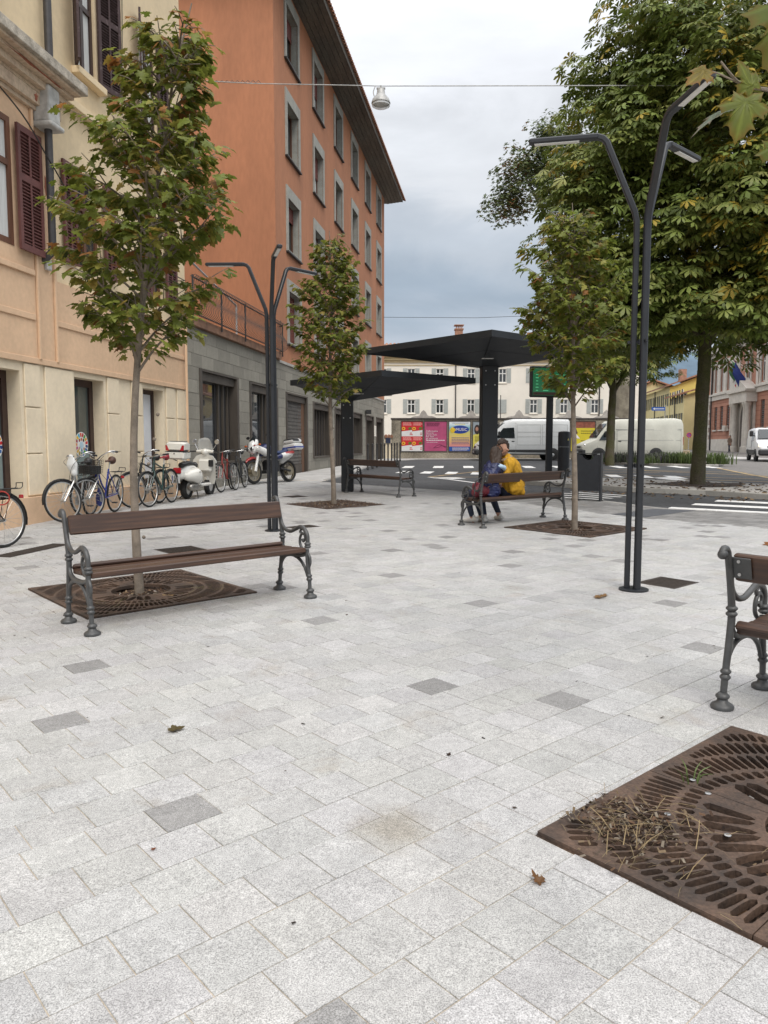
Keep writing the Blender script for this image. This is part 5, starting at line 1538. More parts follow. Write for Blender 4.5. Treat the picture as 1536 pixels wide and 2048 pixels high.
# ---- tree grates
def slot(poly_pts): return [Vector((x, y, 0)) for x, y in poly_pts]
def make_grate_quarter(detail=True):
    h = GRATE / 2 - 0.006; g = 0.002; rc = 0.265
    outer = [(rc * math.cos(a), rc * math.sin(a)) for a in np.linspace(R(90) - g / rc, g / rc, 12)]
    outer = [(x, y) for x, y in outer] + [(h, g), (h, h), (g, h)]
    holes = []
    def petal(r0, r1, a, w0, w1, twist=0.0):
        pts = []
        for t_, s_ in ((0, 0), (0.12, 1), (0.5, 1), (0.88, 1), (1, 0), (0.88, -1), (0.5, -1), (0.12, -1)):
            r_ = r0 + (r1 - r0) * t_
            w = (w0 + (w1 - w0) * t_) * s_ * (0.86 if t_ in (0.12, 0.88) else 1)
            aa = a + w / r_ + twist * (t_ - 0.5)
            pts.append((r_ * math.cos(aa), r_ * math.sin(aa)))
        ok = all(g + 0.012 < x < h - 0.028 and g + 0.012 < y < h - 0.028 for x, y in pts)
        if ok: holes.append(pts)
        return ok
    qr = random.Random(4)
    for k_ in range(9):
        a = (R(90) - 2 * .034 / .32) * k_ / 8 + .034 / .32
        petal(0.296, 0.482 + 0.008 * (k_ % 2), a, 0.0195, 0.0345, 0.06 * (-1) ** k_)
    for k_ in range(17):
        a = (R(90) - 2 * .034 / .53) * k_ / 16 + .034 / .53
        petal(0.503, 0.572, a, 0.0175, 0.0195)
    for r0, r1, wid in ((0.588, 0.735, 0.0155), (0.746, 0.875, 0.0155), (0.886, 0.985, 0.0155), (0.996, 1.06, 0.0145)):
        n_ = int((r0 + r1) / 2 * R(90) / 0.0395)
        for k_ in range(n_):
            a0_ = .031 / r0; a = (R(90) - 2 * a0_) * k_ / max(1, n_ - 1) + a0_
            lim = (h - 0.034) / max(math.cos(a), math.sin(a))
            e = min(r1, lim)
            j0 = r0 + qr.uniform(-0.004, 0.004)
            if e - j0 > 0.045: petal(j0, e, a, wid * 0.95, wid, 0.0)
    loops = [slot(outer)] + [slot(p) for p in holes]
    flat = [p for l in loops for p in l]
    tris = tessellate_polygon(loops)
    n_ = len(flat)
    th = 0.028
    b = MB()
    V = [(p.x, p.y, 0.0) for p in flat] + [(p.x, p.y, -th) for p in flat]
    F = [tuple(t) for t in tris]
    k0 = 0
    for l in loops:
        m_ = len(l)
        for i in range(m_):
            j = (i + 1) % m_
            F.append((k0 + i, k0 + j, n_ + k0 + j, n_ + k0 + i))
        k0 += m_
    b.add(V, F)
    return b
gq = make_grate_quarter()
gq_obj = None
m_chip = mat('mulch', (1, 1, 1), 0.95, 0.25, 40, attr=True, world=True)
chip_v = [(-.5, -.22, 0), (.5, -.18, .04), (.45, .2, .0), (-.48, .22, .05), (0, 0, .16)]
chip_f = [(0, 1, 4), (1, 2, 4), (2, 3, 4), (3, 0, 4)]
def rand_rot(n, tilt=0.5, r_=rng):
    a = r_.uniform(0, 2 * math.pi, n)
    d = np.stack([np.cos(a), np.sin(a), r_.normal(0, tilt, n)], 1)
    u = np.stack([r_.normal(0, tilt, n), r_.normal(0, tilt, n), np.ones(n)], 1)
    return frames_from(d, u)
G_LAB = {'bench': 'rusty square tree grate under the nearest maple, behind the empty bench', 'couple': 'rusty tree grate of the maple beside the couple',
         'middle': 'mulch covered tree square of the slim maple in front of the orange building', 'near': 'large rusty tree grate with dry straw, cut off at the right foreground'}
for key, (gx, gy) in GRATES.items():
    t = thing('tree_grate', G_LAB[key], 'tree grate', (gx, gy, gz(gy)), 'tree grates in the paving')
    rotm = Matrix.Rotation(math.atan(SLOPE), 4, 'X') @ Matrix.Rotation(ANG, 4, 'Z')
    t.rotation_euler = rotm.to_euler()
    # pit: steel angle frame and soil
    b = MB(); h = GRATE / 2 - 0.001
    for i in range(4):
        a = R(90 * i)
        c = Vector((math.cos(a) * (h - 0.003), math.sin(a) * (h - 0.003), -0.075))
        b.box(c, (0.005, 2 * h - (0.0 if i % 2 else 0.012), 0.145) , rot=a)
    b.build('pit_frame', m_rust, t, local=True)
    b = MB(); nn = 16; V = []; r_ = random.Random(len(key))
    for i in range(nn + 1):
        for j in range(nn + 1):
            x, y = -h + 2 * h * i / nn, -h + 2 * h * j / nn
            V.append((x * .995, y * .995, -0.065 + r_.uniform(-.008, .008) + 0.045 * math.exp(-(x * x + y * y) / 0.03) + (0.062 if key == 'middle' else 0)))
    b.add(V, [(i * (nn + 1) + j, (i + 1) * (nn + 1) + j, (i + 1) * (nn + 1) + j + 1, i * (nn + 1) + j + 1) for i in range(nn) for j in range(nn)])
    b.build('soil', m_soil, t, local=True, smooth=80)
    if key != 'middle':
        for i in range(4):
            if gq_obj is None:
                gq_obj = gq.build('grate_panel', m_rust, t, local=True); o = gq_obj
            else:
                o = gq_obj.copy(); COL.objects.link(o); o.parent = t
            o.rotation_euler = (0, 0, R(90 * i)); o.location = (0, 0, 0.014)
    # mulch: chips, bits of leaf and a few pale pebbles
    n = {'near': 3600, 'bench': 1500, 'couple': 1300, 'middle': 1800}[key]
    rr = np.sqrt(rng.uniform(0, 1, n)) * 0.74; pos = np.stack([rng.uniform(-h, h, n) * .98, rng.uniform(-h, h, n) * .98, np.full(n, -0.036)], 1)
    k_ = n // 3
    a_ = rng.uniform(0, 6.28, k_); q_ = np.sqrt(rng.uniform(0.02, 1, k_)) * 0.25
    pos[:k_, 0] = np.cos(a_) * q_; pos[:k_, 1] = np.sin(a_) * q_; pos[:k_, 2] = -0.045 + 0.05 * np.exp(-q_ ** 2 / 0.03)
    if key == 'middle': pos[:, 2] = 0.006 + rng.uniform(0, 0.012, n)
    pos[:, 2] += rng.uniform(0, 0.01, n)
    base = np.array([[0.09, 0.05, 0.03], [0.16, 0.09, 0.05], [0.05, 0.03, 0.022], [0.24, 0.17, 0.10], [0.30, 0.25, 0.19], [0.5, 0.48, 0.45]])
    ton = base[rng.choice(6, n, p=[.3, .25, .25, .12, .06, .02])] * rng.uniform(0.7, 1.2, (n, 1))
    o = scatter('mulch', chip_v, chip_f, pos, rand_rot(n, 0.4), rng.uniform(0.012, 0.034, n), ton, m_chip)
    o.parent = t; o['kind'] = 'stuff'
    if key == 'near':
        # dry straw, twigs and dead leaves heaped on the left corner
        n = 120
        cx_, cy_ = rng.normal(-0.50, 0.12, n), np.clip(rng.normal(0.52, 0.13, n), -.3, .76)
        cx_ = np.clip(cx_, -0.77, 0.3)
        sv = [(-.5, -.012, 0), (0, -.012, .09), (.5, -.008, .02), (.5, .008, .02), (0, .012, .09), (-.5, .012, 0)]
        o = scatter('dry_straw', sv, [(0, 1, 4, 5), (1, 2, 3, 4)], np.stack([cx_, cy_, 0.020 + rng.uniform(0, .03, n)], 1), rand_rot(n, 0.35), rng.uniform(.04, .15, n), np.array([[.26, .19, .10]]) * rng.uniform(.25, 1.2, (n, 1)), m_chip)
        o.parent = t; o['kind'] = 'stuff'
        n = 520
        cx_, cy_ = rng.normal(-0.48, 0.11, n), np.clip(rng.normal(0.55, 0.11, n), -.2, .75)
        o = scatter('leaf_crumbs', chip_v, chip_f, np.stack([cx_, cy_, 0.018 + rng.uniform(0, .02, n)], 1), rand_rot(n, 0.5), rng.uniform(.007, .026, n), base[rng.choice(5, n)] * 0.7, m_chip)
        o.parent = t; o['kind'] = 'stuff'
        n = 60
        pts = np.stack([rng.uniform(-.78, -.55, n), rng.uniform(-.7, .78, n), np.full(n, .02)], 1)
        o = scatter('edge_straw', sv, [(0, 1, 4, 5), (1, 2, 3, 4)], pts, rand_rot(n, 0.3), rng.uniform(.03, .09, n), np.array([[.28, .22, .12]]) * rng.uniform(.4, 1.2, (n, 1)), m_chip)
        o.parent = t; o['kind'] = 'stuff'
        gb_ = MB()
        for k_ in range(6):
            a = k_ * 2.4; x0, y0 = 0.03 + 0.02 * math.cos(a), 0.60 + 0.02 * math.sin(a)
            gb_.tube(catmull([(x0, y0, -.03), (x0 + .02 * math.cos(a), y0 + .02 * math.sin(a), .05), (x0 + .07 * math.cos(a), y0 + .07 * math.sin(a), .075)], 3), [.003, .003, .0008], 4, flat=0.3)
        gb_.build('weed', mat('weed_green', (0.10, 0.14, 0.04), 0.6, 0.2, 20), t, local=True)
        for (x, y) in ((-.30, .52), (-.28, .30), (.05, .60), (-.02, .50)):
            b = MB(); b.lathe([(.013, .0145), (.013, .0175), (.008, .019)], 8, (x, y, 0)); b.build('bolt_head', m_bolt, t, local=True)
    if key == 'bench':
        n = 120
        sv = [(-.5, -.012, 0), (0, -.012, .09), (.5, -.008, .02), (.5, .008, .02), (0, .012, .09), (-.5, .012, 0)]
        o = scatter('dry_straw', sv, [(0, 1, 4, 5), (1, 2, 3, 4)], np.stack([rng.uniform(-.7, .6, n), rng.normal(-0.45, .15, n), np.full(n, .03)], 1), rand_rot(n, 0.4), rng.uniform(.03, .10, n), np.array([[.25, .22, .09]]) * rng.uniform(.4, 1.2, (n, 1)), m_chip)
        o.parent = t; o['kind'] = 'stuff'

# ---- drain covers
D_LAB = ['square iron drain cover behind the empty bench', 'dark drain cover at the foot of the right lamp', 'small drain cover near the motorcycle', 'small drain cover beside the left lamp post']
m_drain = mat('drain_iron', (0.045, 0.035, 0.028), 0.8, 0.3, 20, world=True, bump=0.3)
for (x, y, la, lb), lab in zip(DRAINS, D_LAB):
    t = thing('drain_cover', lab, 'drain cover', (x, y, gz(y)), 'drain covers in the paving', (Matrix.Rotation(math.atan(SLOPE), 4, 'X') @ Matrix.Rotation(ANG, 4, 'Z')).to_euler())
    b = MB(); b.box((0, 0, -.045), (la - .004, lb - .004, .02)); b.build('pit', m_soil, t, local=True)
    b = MB()
    for sx in (-1, 1):
        b.box((sx * (la / 2 - .018), 0, -.016), (.030, lb - .004, .03)); b.box((0, sx * (lb / 2 - .018), -.0165), (la - .066, .030, .03))
    b.build('frame', m_drain, t, local=True)
    n_ = 11
    for k_ in range(n_):
        b = MB(); b.box((-la / 2 + .035 + (la - .07) * (k_ + .5) / n_, 0, -.017), (.021, lb - .066, .028)); b.build('bar', m_drain, t, local=True)
    for sx in (-.25, 0, .25):
        b = MB(); b.box((0, sx * lb, -.019), (la - .066, .014, .026)); b.build('cross_bar', m_drain, t, local=True)
t = thing('channel_drain', 'long narrow channel drain by the cream building', 'drain cover', (-4.40, 9.5, gz(9.5)), 'drain covers in the paving', (Matrix.Rotation(math.atan(SLOPE), 4, 'X') @ Matrix.Rotation(R(76), 4, 'Z')).to_euler())
b = MB(); b.box((0, 0, .002), (1.1, .26, .004)); b.build('plate', m_drain, t, local=True)
for k_ in range(22):
    b = MB(); b.box((-.52 + k_ * .0495, 0, .007), (.028, .22, .006)); b.build('bar', m_drain, t, local=True)

# ---- street lamps: three posts, each bending out into its own flat luminaire
m_lens = mat('lamp_lens', (0.62, 0.62, 0.60), 0.25, 0.05, 10)
def make_lamp(angles):
    t = thing('street_lamp', 'lamp', 'street lamp', (0, 0, 0), 'three armed street lamps')
    b = MB(); b.lathe([(.135, 0), (.135, .014), (.12, .02)], 28); b.build('base_plate', m_anth, t, local=True, smooth=40)
    for a in angles:
        d = Vector((math.cos(a), math.sin(a), 0))
        P = [d * .062 + Vector((0, 0, .01)), d * .062 + Vector((0, 0, 1.7)), d * .062 + Vector((0, 0, 3.20)), d * .064 + Vector((0, 0, 3.34)), d * .082 + Vector((0, 0, 3.43)),
             d * .20 + Vector((0, 0, 3.72)), d * .31 + Vector((0, 0, 3.99)), d * .335 + Vector((0, 0, 4.055)), d * .37 + Vector((0, 0, 4.095)), d * .425 + Vector((0, 0, 4.115))]
        b = MB()
        side = Vector((-d.y, d.x, 0))
        V = []
        for i, p in enumerate(P):
            tg = (P[min(i + 1, len(P) - 1)] - P[max(i - 1, 0)]).normalized(); nr = side.cross(tg)
            hw, hd, c_ = .030, .026, .010
            for u_, w_ in ((-hw, -hd + c_), (-hw + c_, -hd), (hw - c_, -hd), (hw, -hd + c_), (hw, hd - c_), (hw - c_, hd), (-hw + c_, hd), (-hw, hd - c_)):
                V.append(p + side * u_ + nr * w_)
        F = [(i * 8 + j, i * 8 + (j + 1) % 8, i * 8 + 8 + (j + 1) % 8, i * 8 + 8 + j) for i in range(len(P) - 1) for j in range(8)] + [tuple(range(7, -1, -1))]
        b.add(V, F)
        b.build('post', m_anth, t, local=True, smooth=35)
        rot = Matrix(((d.x, side.x, 0), (d.y, side.y, 0), (0, 0, 1)))
        b = MB(); b.cbox(d * .72 + Vector((0, 0, 4.122)), (.62, .078, .050), 0.012, rot=rot @ Matrix.Rotation(R(-1.5), 3, 'Y'))
        arm = b.build('luminaire', m_anth, t, local=True)
        b = MB(); b.box(d * .78 + Vector((0, 0, 4.0945)), (.40, .05, .006), rot=rot @ Matrix.Rotation(R(-1.5), 3, 'Y')); b.build('lens', m_lens, arm, local=True)
    for z in (1.16, 2.28):
        b = MB()
        for a in angles:
            d = Vector((math.cos(a), math.sin(a), 0)); b.box(d * .05 + Vector((0, 0, z)), (.13, .02, .022), rot=a)
        b.lathe([(.03, -.02), (.03, .02)], 10, (0, 0, z))
        b.build('clip', m_anth, t, local=True)
    return t
lamp = make_lamp([R(164), R(278), R(44)])
lamp.location = (2.33, 7.05, gz(7.05) + 0.001); lamp['label'] = 'tall dark street lamp at the right, in front of the maple and chestnut'
l2 = copy_tree(lamp); l2.rotation_euler = (0, 0, R(8)); l2.scale = (.95, .95, .953); l2.location = (-1.66, 11.42, gz(11.42) + 0.001); l2['label'] = 'dark street lamp at the left, in front of the orange building'

# ---- bus shelters: square canopy folded down to an off-centre column
m_shel = mat('shelter_steel', (0.016, 0.019, 0.023), 0.5, 0.15, 3, world=True)
def shelter(label, corners, ztop, zcol, col, cs, rot):
    x, y = col
    t = thing('bus_shelter', label, 'bus shelter', (x, y, gz(y)), 'dark steel bus shelters')
    rm = Matrix.Rotation(rot, 3, 'Z')
    b = MB(); b.cbox((x, y, (gz(y) + zcol) / 2 + 0.05), (cs, cs * .9, zcol - gz(y) + 0.1), 0.02, rot=rot)
    column = b.build('column', m_shel, t)
    for dz in (.10, .42):
        for sx in (-.28, .28):
            b = MB(); b.lathe([(.016, -.008), (.016, .008)], 8, tuple(Vector((x, y, zcol - dz)) + rm @ Vector((sx * cs, -cs * .455, 0))), 'Y'); b.build('bolt', m_bolt, column)
    ins = rm @ Vector((cs * .6, 0, 0)); in2 = rm @ Vector((0, cs * .6, 0))
    cc = Vector((x, y, 0))
    base = [cc - ins - in2, cc + ins - in2, cc + ins + in2, cc - ins + in2]
    # match column corners to the canopy corners by angle
    cen = sum((Vector((p[0], p[1], 0)) for p in corners), Vector()) / 4
    out = []
    for p in corners:
        v = Vector((p[0], p[1], 0)) - cen
        out.append(max(base, key=lambda q: (q - cc).normalized().dot(v.normalized())))
    top = [Vector((p[0], p[1], ztop)) for p in corners]
    # edge frame
    b = MB()
    V = [p for p in top] + [p - Vector((0, 0, .13)) for p in top]
    b.add(V, [(i, (i + 1) % 4, (i + 1) % 4 + 4, i + 4) for i in range(4)] + [(0, 1, 2, 3)])
    rim = b.build('canopy_edge', m_shel, t)
    gap = .012
    for i in range(4):
        j = (i + 1) % 4
        A, B = top[i] - Vector((0, 0, .10)), top[j] - Vector((0, 0, .10))
        C, D = out[j].copy(), out[i].copy(); C.z = D.z = zcol
        mid1, mid2 = A.lerp(D, .45), B.lerp(C, .45)
        A2, B2 = A.lerp((A + B) / 2, gap * .3), B.lerp((A + B) / 2, gap * .3)
        for P in ((A2, B2, mid2.lerp(mid1, .004), mid1.lerp(mid2, .004)), (mid1.lerp(D, .012).lerp(mid2, .006), mid2.lerp(C, .012).lerp(mid1, .006), C, D)):
            q = MB(); nrm = (P[1] - P[0]).cross(P[3] - P[0]).normalized() * .02
            q.add([p for p in P] + [p + (nrm if nrm.z > 0 else -nrm) for p in P], [(0, 1, 2, 3), (7, 6, 5, 4), (0, 4, 5, 1), (1, 5, 6, 2), (2, 6, 7, 3), (3, 7, 4, 0)])
            q.build('soffit_panel', m_shel, t)
    for i in range(2):
        p = (top[i] * .5 + top[(i + 3) % 4] * .0 + out[i] * .5); 
        q = MB(); z_ = (ztop - .10 + zcol) / 2 - .06
        q.box((p.x * .6 + cc.x * .4, p.y * .6 + cc.y * .4, zcol + (ztop - zcol) * .35 - .05), (.25, .12, .03), rot=rot); q.build('downlight', m_lens, t)
    return t
f0 = Vector((2.08, 15.0)); La = 3.9
dA = Vector((math.cos(R(41)), math.sin(R(41)))); dB = Vector((-math.sin(R(41)), math.cos(R(41))))
cs1 = [f0, f0 + dA * La, f0 + dA * La + dB * La, f0 + dB * La]
shelter('large dark bus shelter with square canopy over the couple', [(p.x, p.y) for p in cs1], 3.66, 3.24, (2.44, 18.0), 0.38, R(4))
g0 = Vector((-0.05, 16.7))
cs2 = [g0, g0 + dA * 3.0, g0 + dA * 3.0 + dB * 3.5, g0 + dB * 3.5]
shelter('lower bus shelter with dark canopy in front of the orange building', [(p.x, p.y) for p in cs2], 3.05, 2.53, (-0.92, 19.34), 0.30, R(-2))

# ---- passenger display on its pole
t = thing('information_display', 'green lit departure screen on a dark pole behind the maple', 'display', (5.30, 24.8, gz(24.8) + .085))
b = MB(); b.cbox((5.33, 24.8, 1.75), (.19, .14, 2.75), .01, rot=R(8)); b.build('pole', m_anth, t)
ra = Matrix.Rotation(R(14), 3, 'Z')
b = MB(); b.cbox((5.27, 24.72, 3.44), (1.30, .16, .98), .03, rot=ra); hs = b.build('housing', m_black, t)
cc = Vector((5.27, 24.72, 3.44))
b = MB(); b.box(cc + ra @ Vector((0, -.084, 0)), (1.18, .008, .86), rot=ra); scr = b.build('screen', emit_mat('green_screen', (0.03, 0.20, 0.085), 0.32), hs)
b = MB(); b.box(cc + ra @ Vector((0, -.089, .34)), (1.16, .004, .12), rot=ra); b.build('header_row', emit_mat('screen_header', (0.02, 0.12, 0.05), 0.6), scr)
b = MB(); b.box(cc + ra @ Vector((0, -.089, -.375)), (1.16, .004, .09), rot=ra); b.build('footer_row', mat('screen_footer', (0.10, 0.05, 0.04), 0.4, 0.1, 4), scr)
for k_ in range(6):
    b = MB()
    for x0, w_ in ((-.5, .1), (-.28, .26), (.18, .18), (.42, .12)): b.box(cc + ra @ Vector((x0 + w_ / 2, -.090, .22 - k_ * .1)), (w_ * (.7 + .3 * ((k_ * 7 + int(x0 * 10)) % 3) / 2), .004, .028), rot=ra)
    b.build('text_row', emit_mat('screen_text', (0.10, 0.50, 0.23), 0.5), scr)

# ---- round ticket pillar, litter bin, bollards
t = thing('ticket_pillar', 'round dark waist-high pillar beside the display pole', 'pillar', (5.74, 24.5, gz(24.5) + .085))
b = MB(); b.lathe([(.185, .0), (.185, .95)], 24, (5.74, 24.5, gz(24.5) + .085)); b.build('body', m_anth, t, smooth=40)
b = MB(); b.lathe([(.188, .955), (.188, 1.38), (.175, 1.43), (.10, 1.45), (0.001, 1.455)], 24, (5.74, 24.5, gz(24.5) + .085)); b.build('hood', m_anth, t, smooth=40)
b = MB(); b.add([(5.81, 24.318, 1.58), (5.87, 24.338, 1.58), (5.84, 24.322, 1.66)], [(0, 1, 2)]); o = b.build('warning_label', mat('label_yellow', (0.7, 0.6, 0.2), 0.5, 0.05, 5), t); md = o.modifiers.new('t', 'SOLIDIFY'); md.thickness = .004

t = thing('litter_bin', 'dark steel litter bin with a notched front, standing on two legs', 'litter bin', (4.48, 16.72, gz(16.72)))
z0 = gz(16.72)
rb_ = R(-22)
rmx = Matrix.Rotation(rb_, 3, 'Z'); cb_ = Vector((4.48, 16.72, z0))
def lb(a, d, z): return tuple(cb_ + rmx @ Vector((a, d, z)))
notch = [(-.13, 1.0), (-.12, .965), (-.09, .93), (-.05, .90), (0, .885), (.05, .90), (.09, .93), (.12, .965), (.13, 1.0)]
for nm, d0, d1 in (('front_panel', -.17, -.155), ('back_panel', .155, .17)):
    b = MB(); b.prism([(-.235, .22), (.235, .22), (.235, 1.0)] + notch[::-1] + [(-.235, 1.0)], lambda a, z_, d: lb(a, d, z_), d0, d1); b.build(nm, m_anth, t)
for s_ in (-1, 1):
    b = MB(); b.prism([(s_ * .237, .0), (s_ * .272, .0), (s_ * .272, 1.04), (s_ * .237, 1.04)], lambda a, z_, d: lb(a, d, z_), -.172, .172); b.build('side_post', m_anth, t, bevel=.004)
    b = MB(); b.prism([(s_ * .20, .0), (s_ * .31, .0), (s_ * .31, .012), (s_ * .20, .012)], lambda a, z_, d: lb(a, d, z_), -.05, .05); b.build('foot', m_anth, t)
b = MB(); b.prism([(-.236, 1.02), (.236, 1.02), (.236, 1.035), (-.236, 1.035)], lambda a, z_, d: lb(a, d, z_), -.17, .17); b.build('lid', m_anth, t)
b = MB(); b.prism([(-.21, .25), (.21, .25), (.21, .86), (-.21, .86)], lambda a, z_, d: lb(a, d, z_), -.13, .13); b.build('liner', m_black, t)

bol0 = None
for i, u in enumerate((735.5, 745, 754, 762, 769, 776, 783, 789, 794, 800)):
    y = -4.70 / ((u - 768) / 1530 - .126); x = -0.67 + .126 * (y - 31.96)
    if bol0 is None:
        bol0 = thing('bollard', 'b', 'bollard', (0, 0, 0), 'slim bollards along the kerb')
        b = MB(); b.lathe([(.055, 0), (.055, .10), (.04, .12), (.038, .98), (.05, .99), (.05, 1.01), (.03, 1.02)], 10); b.build('post', m_black, bol0, local=True, smooth=40)
        b = MB(); b.ball((0, 0, 1.055), .045, 10, 8); b.build('knob', m_black, bol0, local=True, smooth=60)
        o = bol0
    else:
        o = copy_tree(bol0)
    o.location = (x, y, gz(y) - .002)
    o['label'] = ['nearest slim black bollard beside the stone wall', 'second black bollard of the row, counting from the near end', 'third black bollard of the row, counting from the near end', 'fourth black bollard of the row, counting from the near end',
                  'fifth black bollard of the row, counting from the near end', 'sixth black bollard of the row, counting from the near end', 'seventh black bollard of the row, counting from the near end', 'eighth black bollard of the row, counting from the near end',
                  'ninth black bollard of the row, last but one at the far end', 'farthest black bollard of the row, next to the red posters'][i]

# ---- lamp hung on a cable over the square
t = thing('hanging_lamp', 'grey bell shaped street lamp hung on a cable over the square', 'hanging lamp', (-.07, 18.0, 9.06))
m_galv = mat('galvanised', (0.36, 0.36, 0.35), 0.5, 0.2, 10, metal=.3)
b = MB(); b.lathe([(.05, .36), (.085, .35), (.10, .24), (.19, .14), (.215, .07), (.215, .05)], 20, (-.07, 18, 9.06)); b.build('shade', m_galv, t, smooth=40)
b = MB(); b.lathe([(.20, .05), (.205, .0), (.15, -.03), (.001, -.035)], 20, (-.07, 18, 9.06)); b.build('glass_bowl', clear_mat('bowl_glass', (.85, .87, .88), .55), t, smooth=50)
b = MB(); b.box((-.07, 18, 9.44), (.20, .05, .03)); b.tube([(-.07, 18, 9.41), (-.07, 18, 9.5)], .02, 6); b.tube(catmull([(-.2, 18, 9.48), (-.24, 18, 9.37), (-.22, 18, 9.27)], 4), .012, 5); b.build('hanger', m_galv, t)
cab = thing('lamp_cable', 'thin steel cable carrying the hanging lamp across the square', 'cable', (-4.9, 18.6, 9.86))
b = MB()
b.tube([LEFT.pt(sy(18.5), 9.86, 0.0), (-3.0, 18.35, 9.70), (-.07, 18.0, 9.49), (4.0, 18.3, 9.63), (9.6, 19.0, 9.95)], .011, 5); b.build('span_wire', m_galv, cab)
b = MB()
for i in range(9): b.tube(catmull([(-3.9 + i * .12, 18.45 - i * .01, 9.77 - i * .006), (-3.86 + i * .12, 18.44, 9.81), (-3.8 + i * .12, 18.43, 9.75)], 2), .006, 4)
b.build('wire_splice', m_black, cab)
b = MB(); b.tube([(-.0 + WALL_A + WALL_B * 51.0, 51.0, 9.75), (6, 50, 9.55), (14, 49, 9.7), (24, 48, 10.3)], .014, 4); o = b.build('overhead_wire', m_black); tag(o, 'thin overhead wire from the orange building, above the shelters', 'wire')

# ---- road signs
t = thing('direction_sign', 'blue one-way sign with white arrow above the cream van', 'sign', (21.2, 58, gz(58)))
b = MB(); b.tube([(21.15, 58, gz(58)), (21.15, 58, 4.4)], .035, 6); b.build('pole', m_galv, t)
b = MB(); b.box((20.62, 57.95, 4.12), (1.0, .02, .27)); pl = b.build('plate', mat('sign_blue', (0.02, 0.10, 0.40), 0.5, 0.05, 3), t)
b = MB(); b.prism([(20.2, 4.12), (20.36, 4.21), (20.36, 4.145), (21.05, 4.145), (21.05, 4.095), (20.36, 4.095), (20.36, 4.03)], lambda a, z_, d: (a, d, z_), 57.93, 57.938); b.build('arrow', m_wfr, pl)
t = thing('no_stopping_sign', 'round blue and red no stopping sign beside the chestnut trunk', 'sign', (24.2, 61, gz(61)))
b = MB(); b.tube([(24.2, 61.05, gz(61)), (24.2, 61.05, 2.45)], .035, 6); b.build('pole', m_galv, t)
b = MB(); b.lathe([(.20, -.01), (.20, .01)], 20, (24.2, 61, 2.2), 'Y'); pl = b.build('plate', mat('sign_blue', (0.02, 0.10, 0.40)), t)
b = MB(); b.tube([(24.2 + .175 * math.cos(a), 60.982, 2.2 + .175 * math.sin(a)) for a in np.linspace(0, 2 * math.pi, 20, endpoint=False)], .03, 5, closed=True); b.build('rim', mat('sign_red', (0.45, 0.02, 0.03), 0.5, .05, 3), pl)
b = MB(); b.box((24.2, 60.98, 2.2), (.34, .012, .045), rot=Matrix.Rotation(R(45), 3, 'Y')); b.box((24.2, 60.978, 2.2), (.34, .012, .045), rot=Matrix.Rotation(R(-45), 3, 'Y')); b.build('cross', mat('sign_red', (0.45, 0.02, 0.03)), pl)
# ================================================================ TREES AND PLANTS
m_leaf = leaf_mat('maple_leaf', 0.5, 0.42)
m_cleaf = leaf_mat('chestnut_leaf', 0.5, 0.25)
m_bark = mat('young_bark', (0.20, 0.165, 0.13), 0.9, 0.25, 10, bump=0.5, bscale=60, world=True, fine=0.15)
m_obark = mat('old_bark', (0.15, 0.125, 0.088), 0.95, 0.3, 2.2, bump=0.9, bscale=22, world=True, col2=(0.075, 0.078, 0.025), fine=0.25)
m_pbark = mat('plane_bark', (0.20, 0.17, 0.13), 0.9, 0.3, 1.2, world=True, col2=(0.32, 0.29, 0.22))

half = [(0.0, 0.03), (-.10, .13), (-.15, .31), (.02, .30), (.09, .30), (.08, .42), (.18, .58), (.28, .46), (.42, .45), (.38, .32), (.42, .235), (.53, .25), (.66, .34), (.69, .20), (.83, .15)]
def maple_template(curl=0.3, cup=0.35):
    pts = half + [(1.0, 0.0)] + [(x, -y) for x, y in reversed(half)]
    V = [(x, y, -cup * y * y - curl * max(0, x) ** 2 * 0.6 + 0.05 * math.sin(9 * y + 5 * x)) for x, y in pts]
    V.append((0.22, 0, 0.03)); c = len(V) - 1; n = len(pts)
    V.append((0.55, 0, 0.0 - curl * .18)); c2 = c + 1
    F = []
    for i in range(n):
        j = (i + 1) % n
        F.append(((c2 if (8 <= i < n - 10) else c), i, j))
    F.append((c, 8, c2)); F.append((c, c2, n - 10))
    return np.array(V), F
LEAFS = [maple_template(.3, .35), maple_template(.55, .15), maple_template(.15, .6)]

def maple_tones(n, r_, warm=0.12):
    g = np.array([[.125, .150, .026], [.155, .178, .032], [.095, .122, .022], [.20, .19, .042], [.23, .17, .04], [.24, .11, .035]])
    p = np.array([.32, .28, .18, .14, .04 + warm * .12, .005 + warm * .12]); p = p / p.sum()
    return g[r_.choice(6, n, p=p)] * r_.uniform(.95, 1.6, (n, 1))

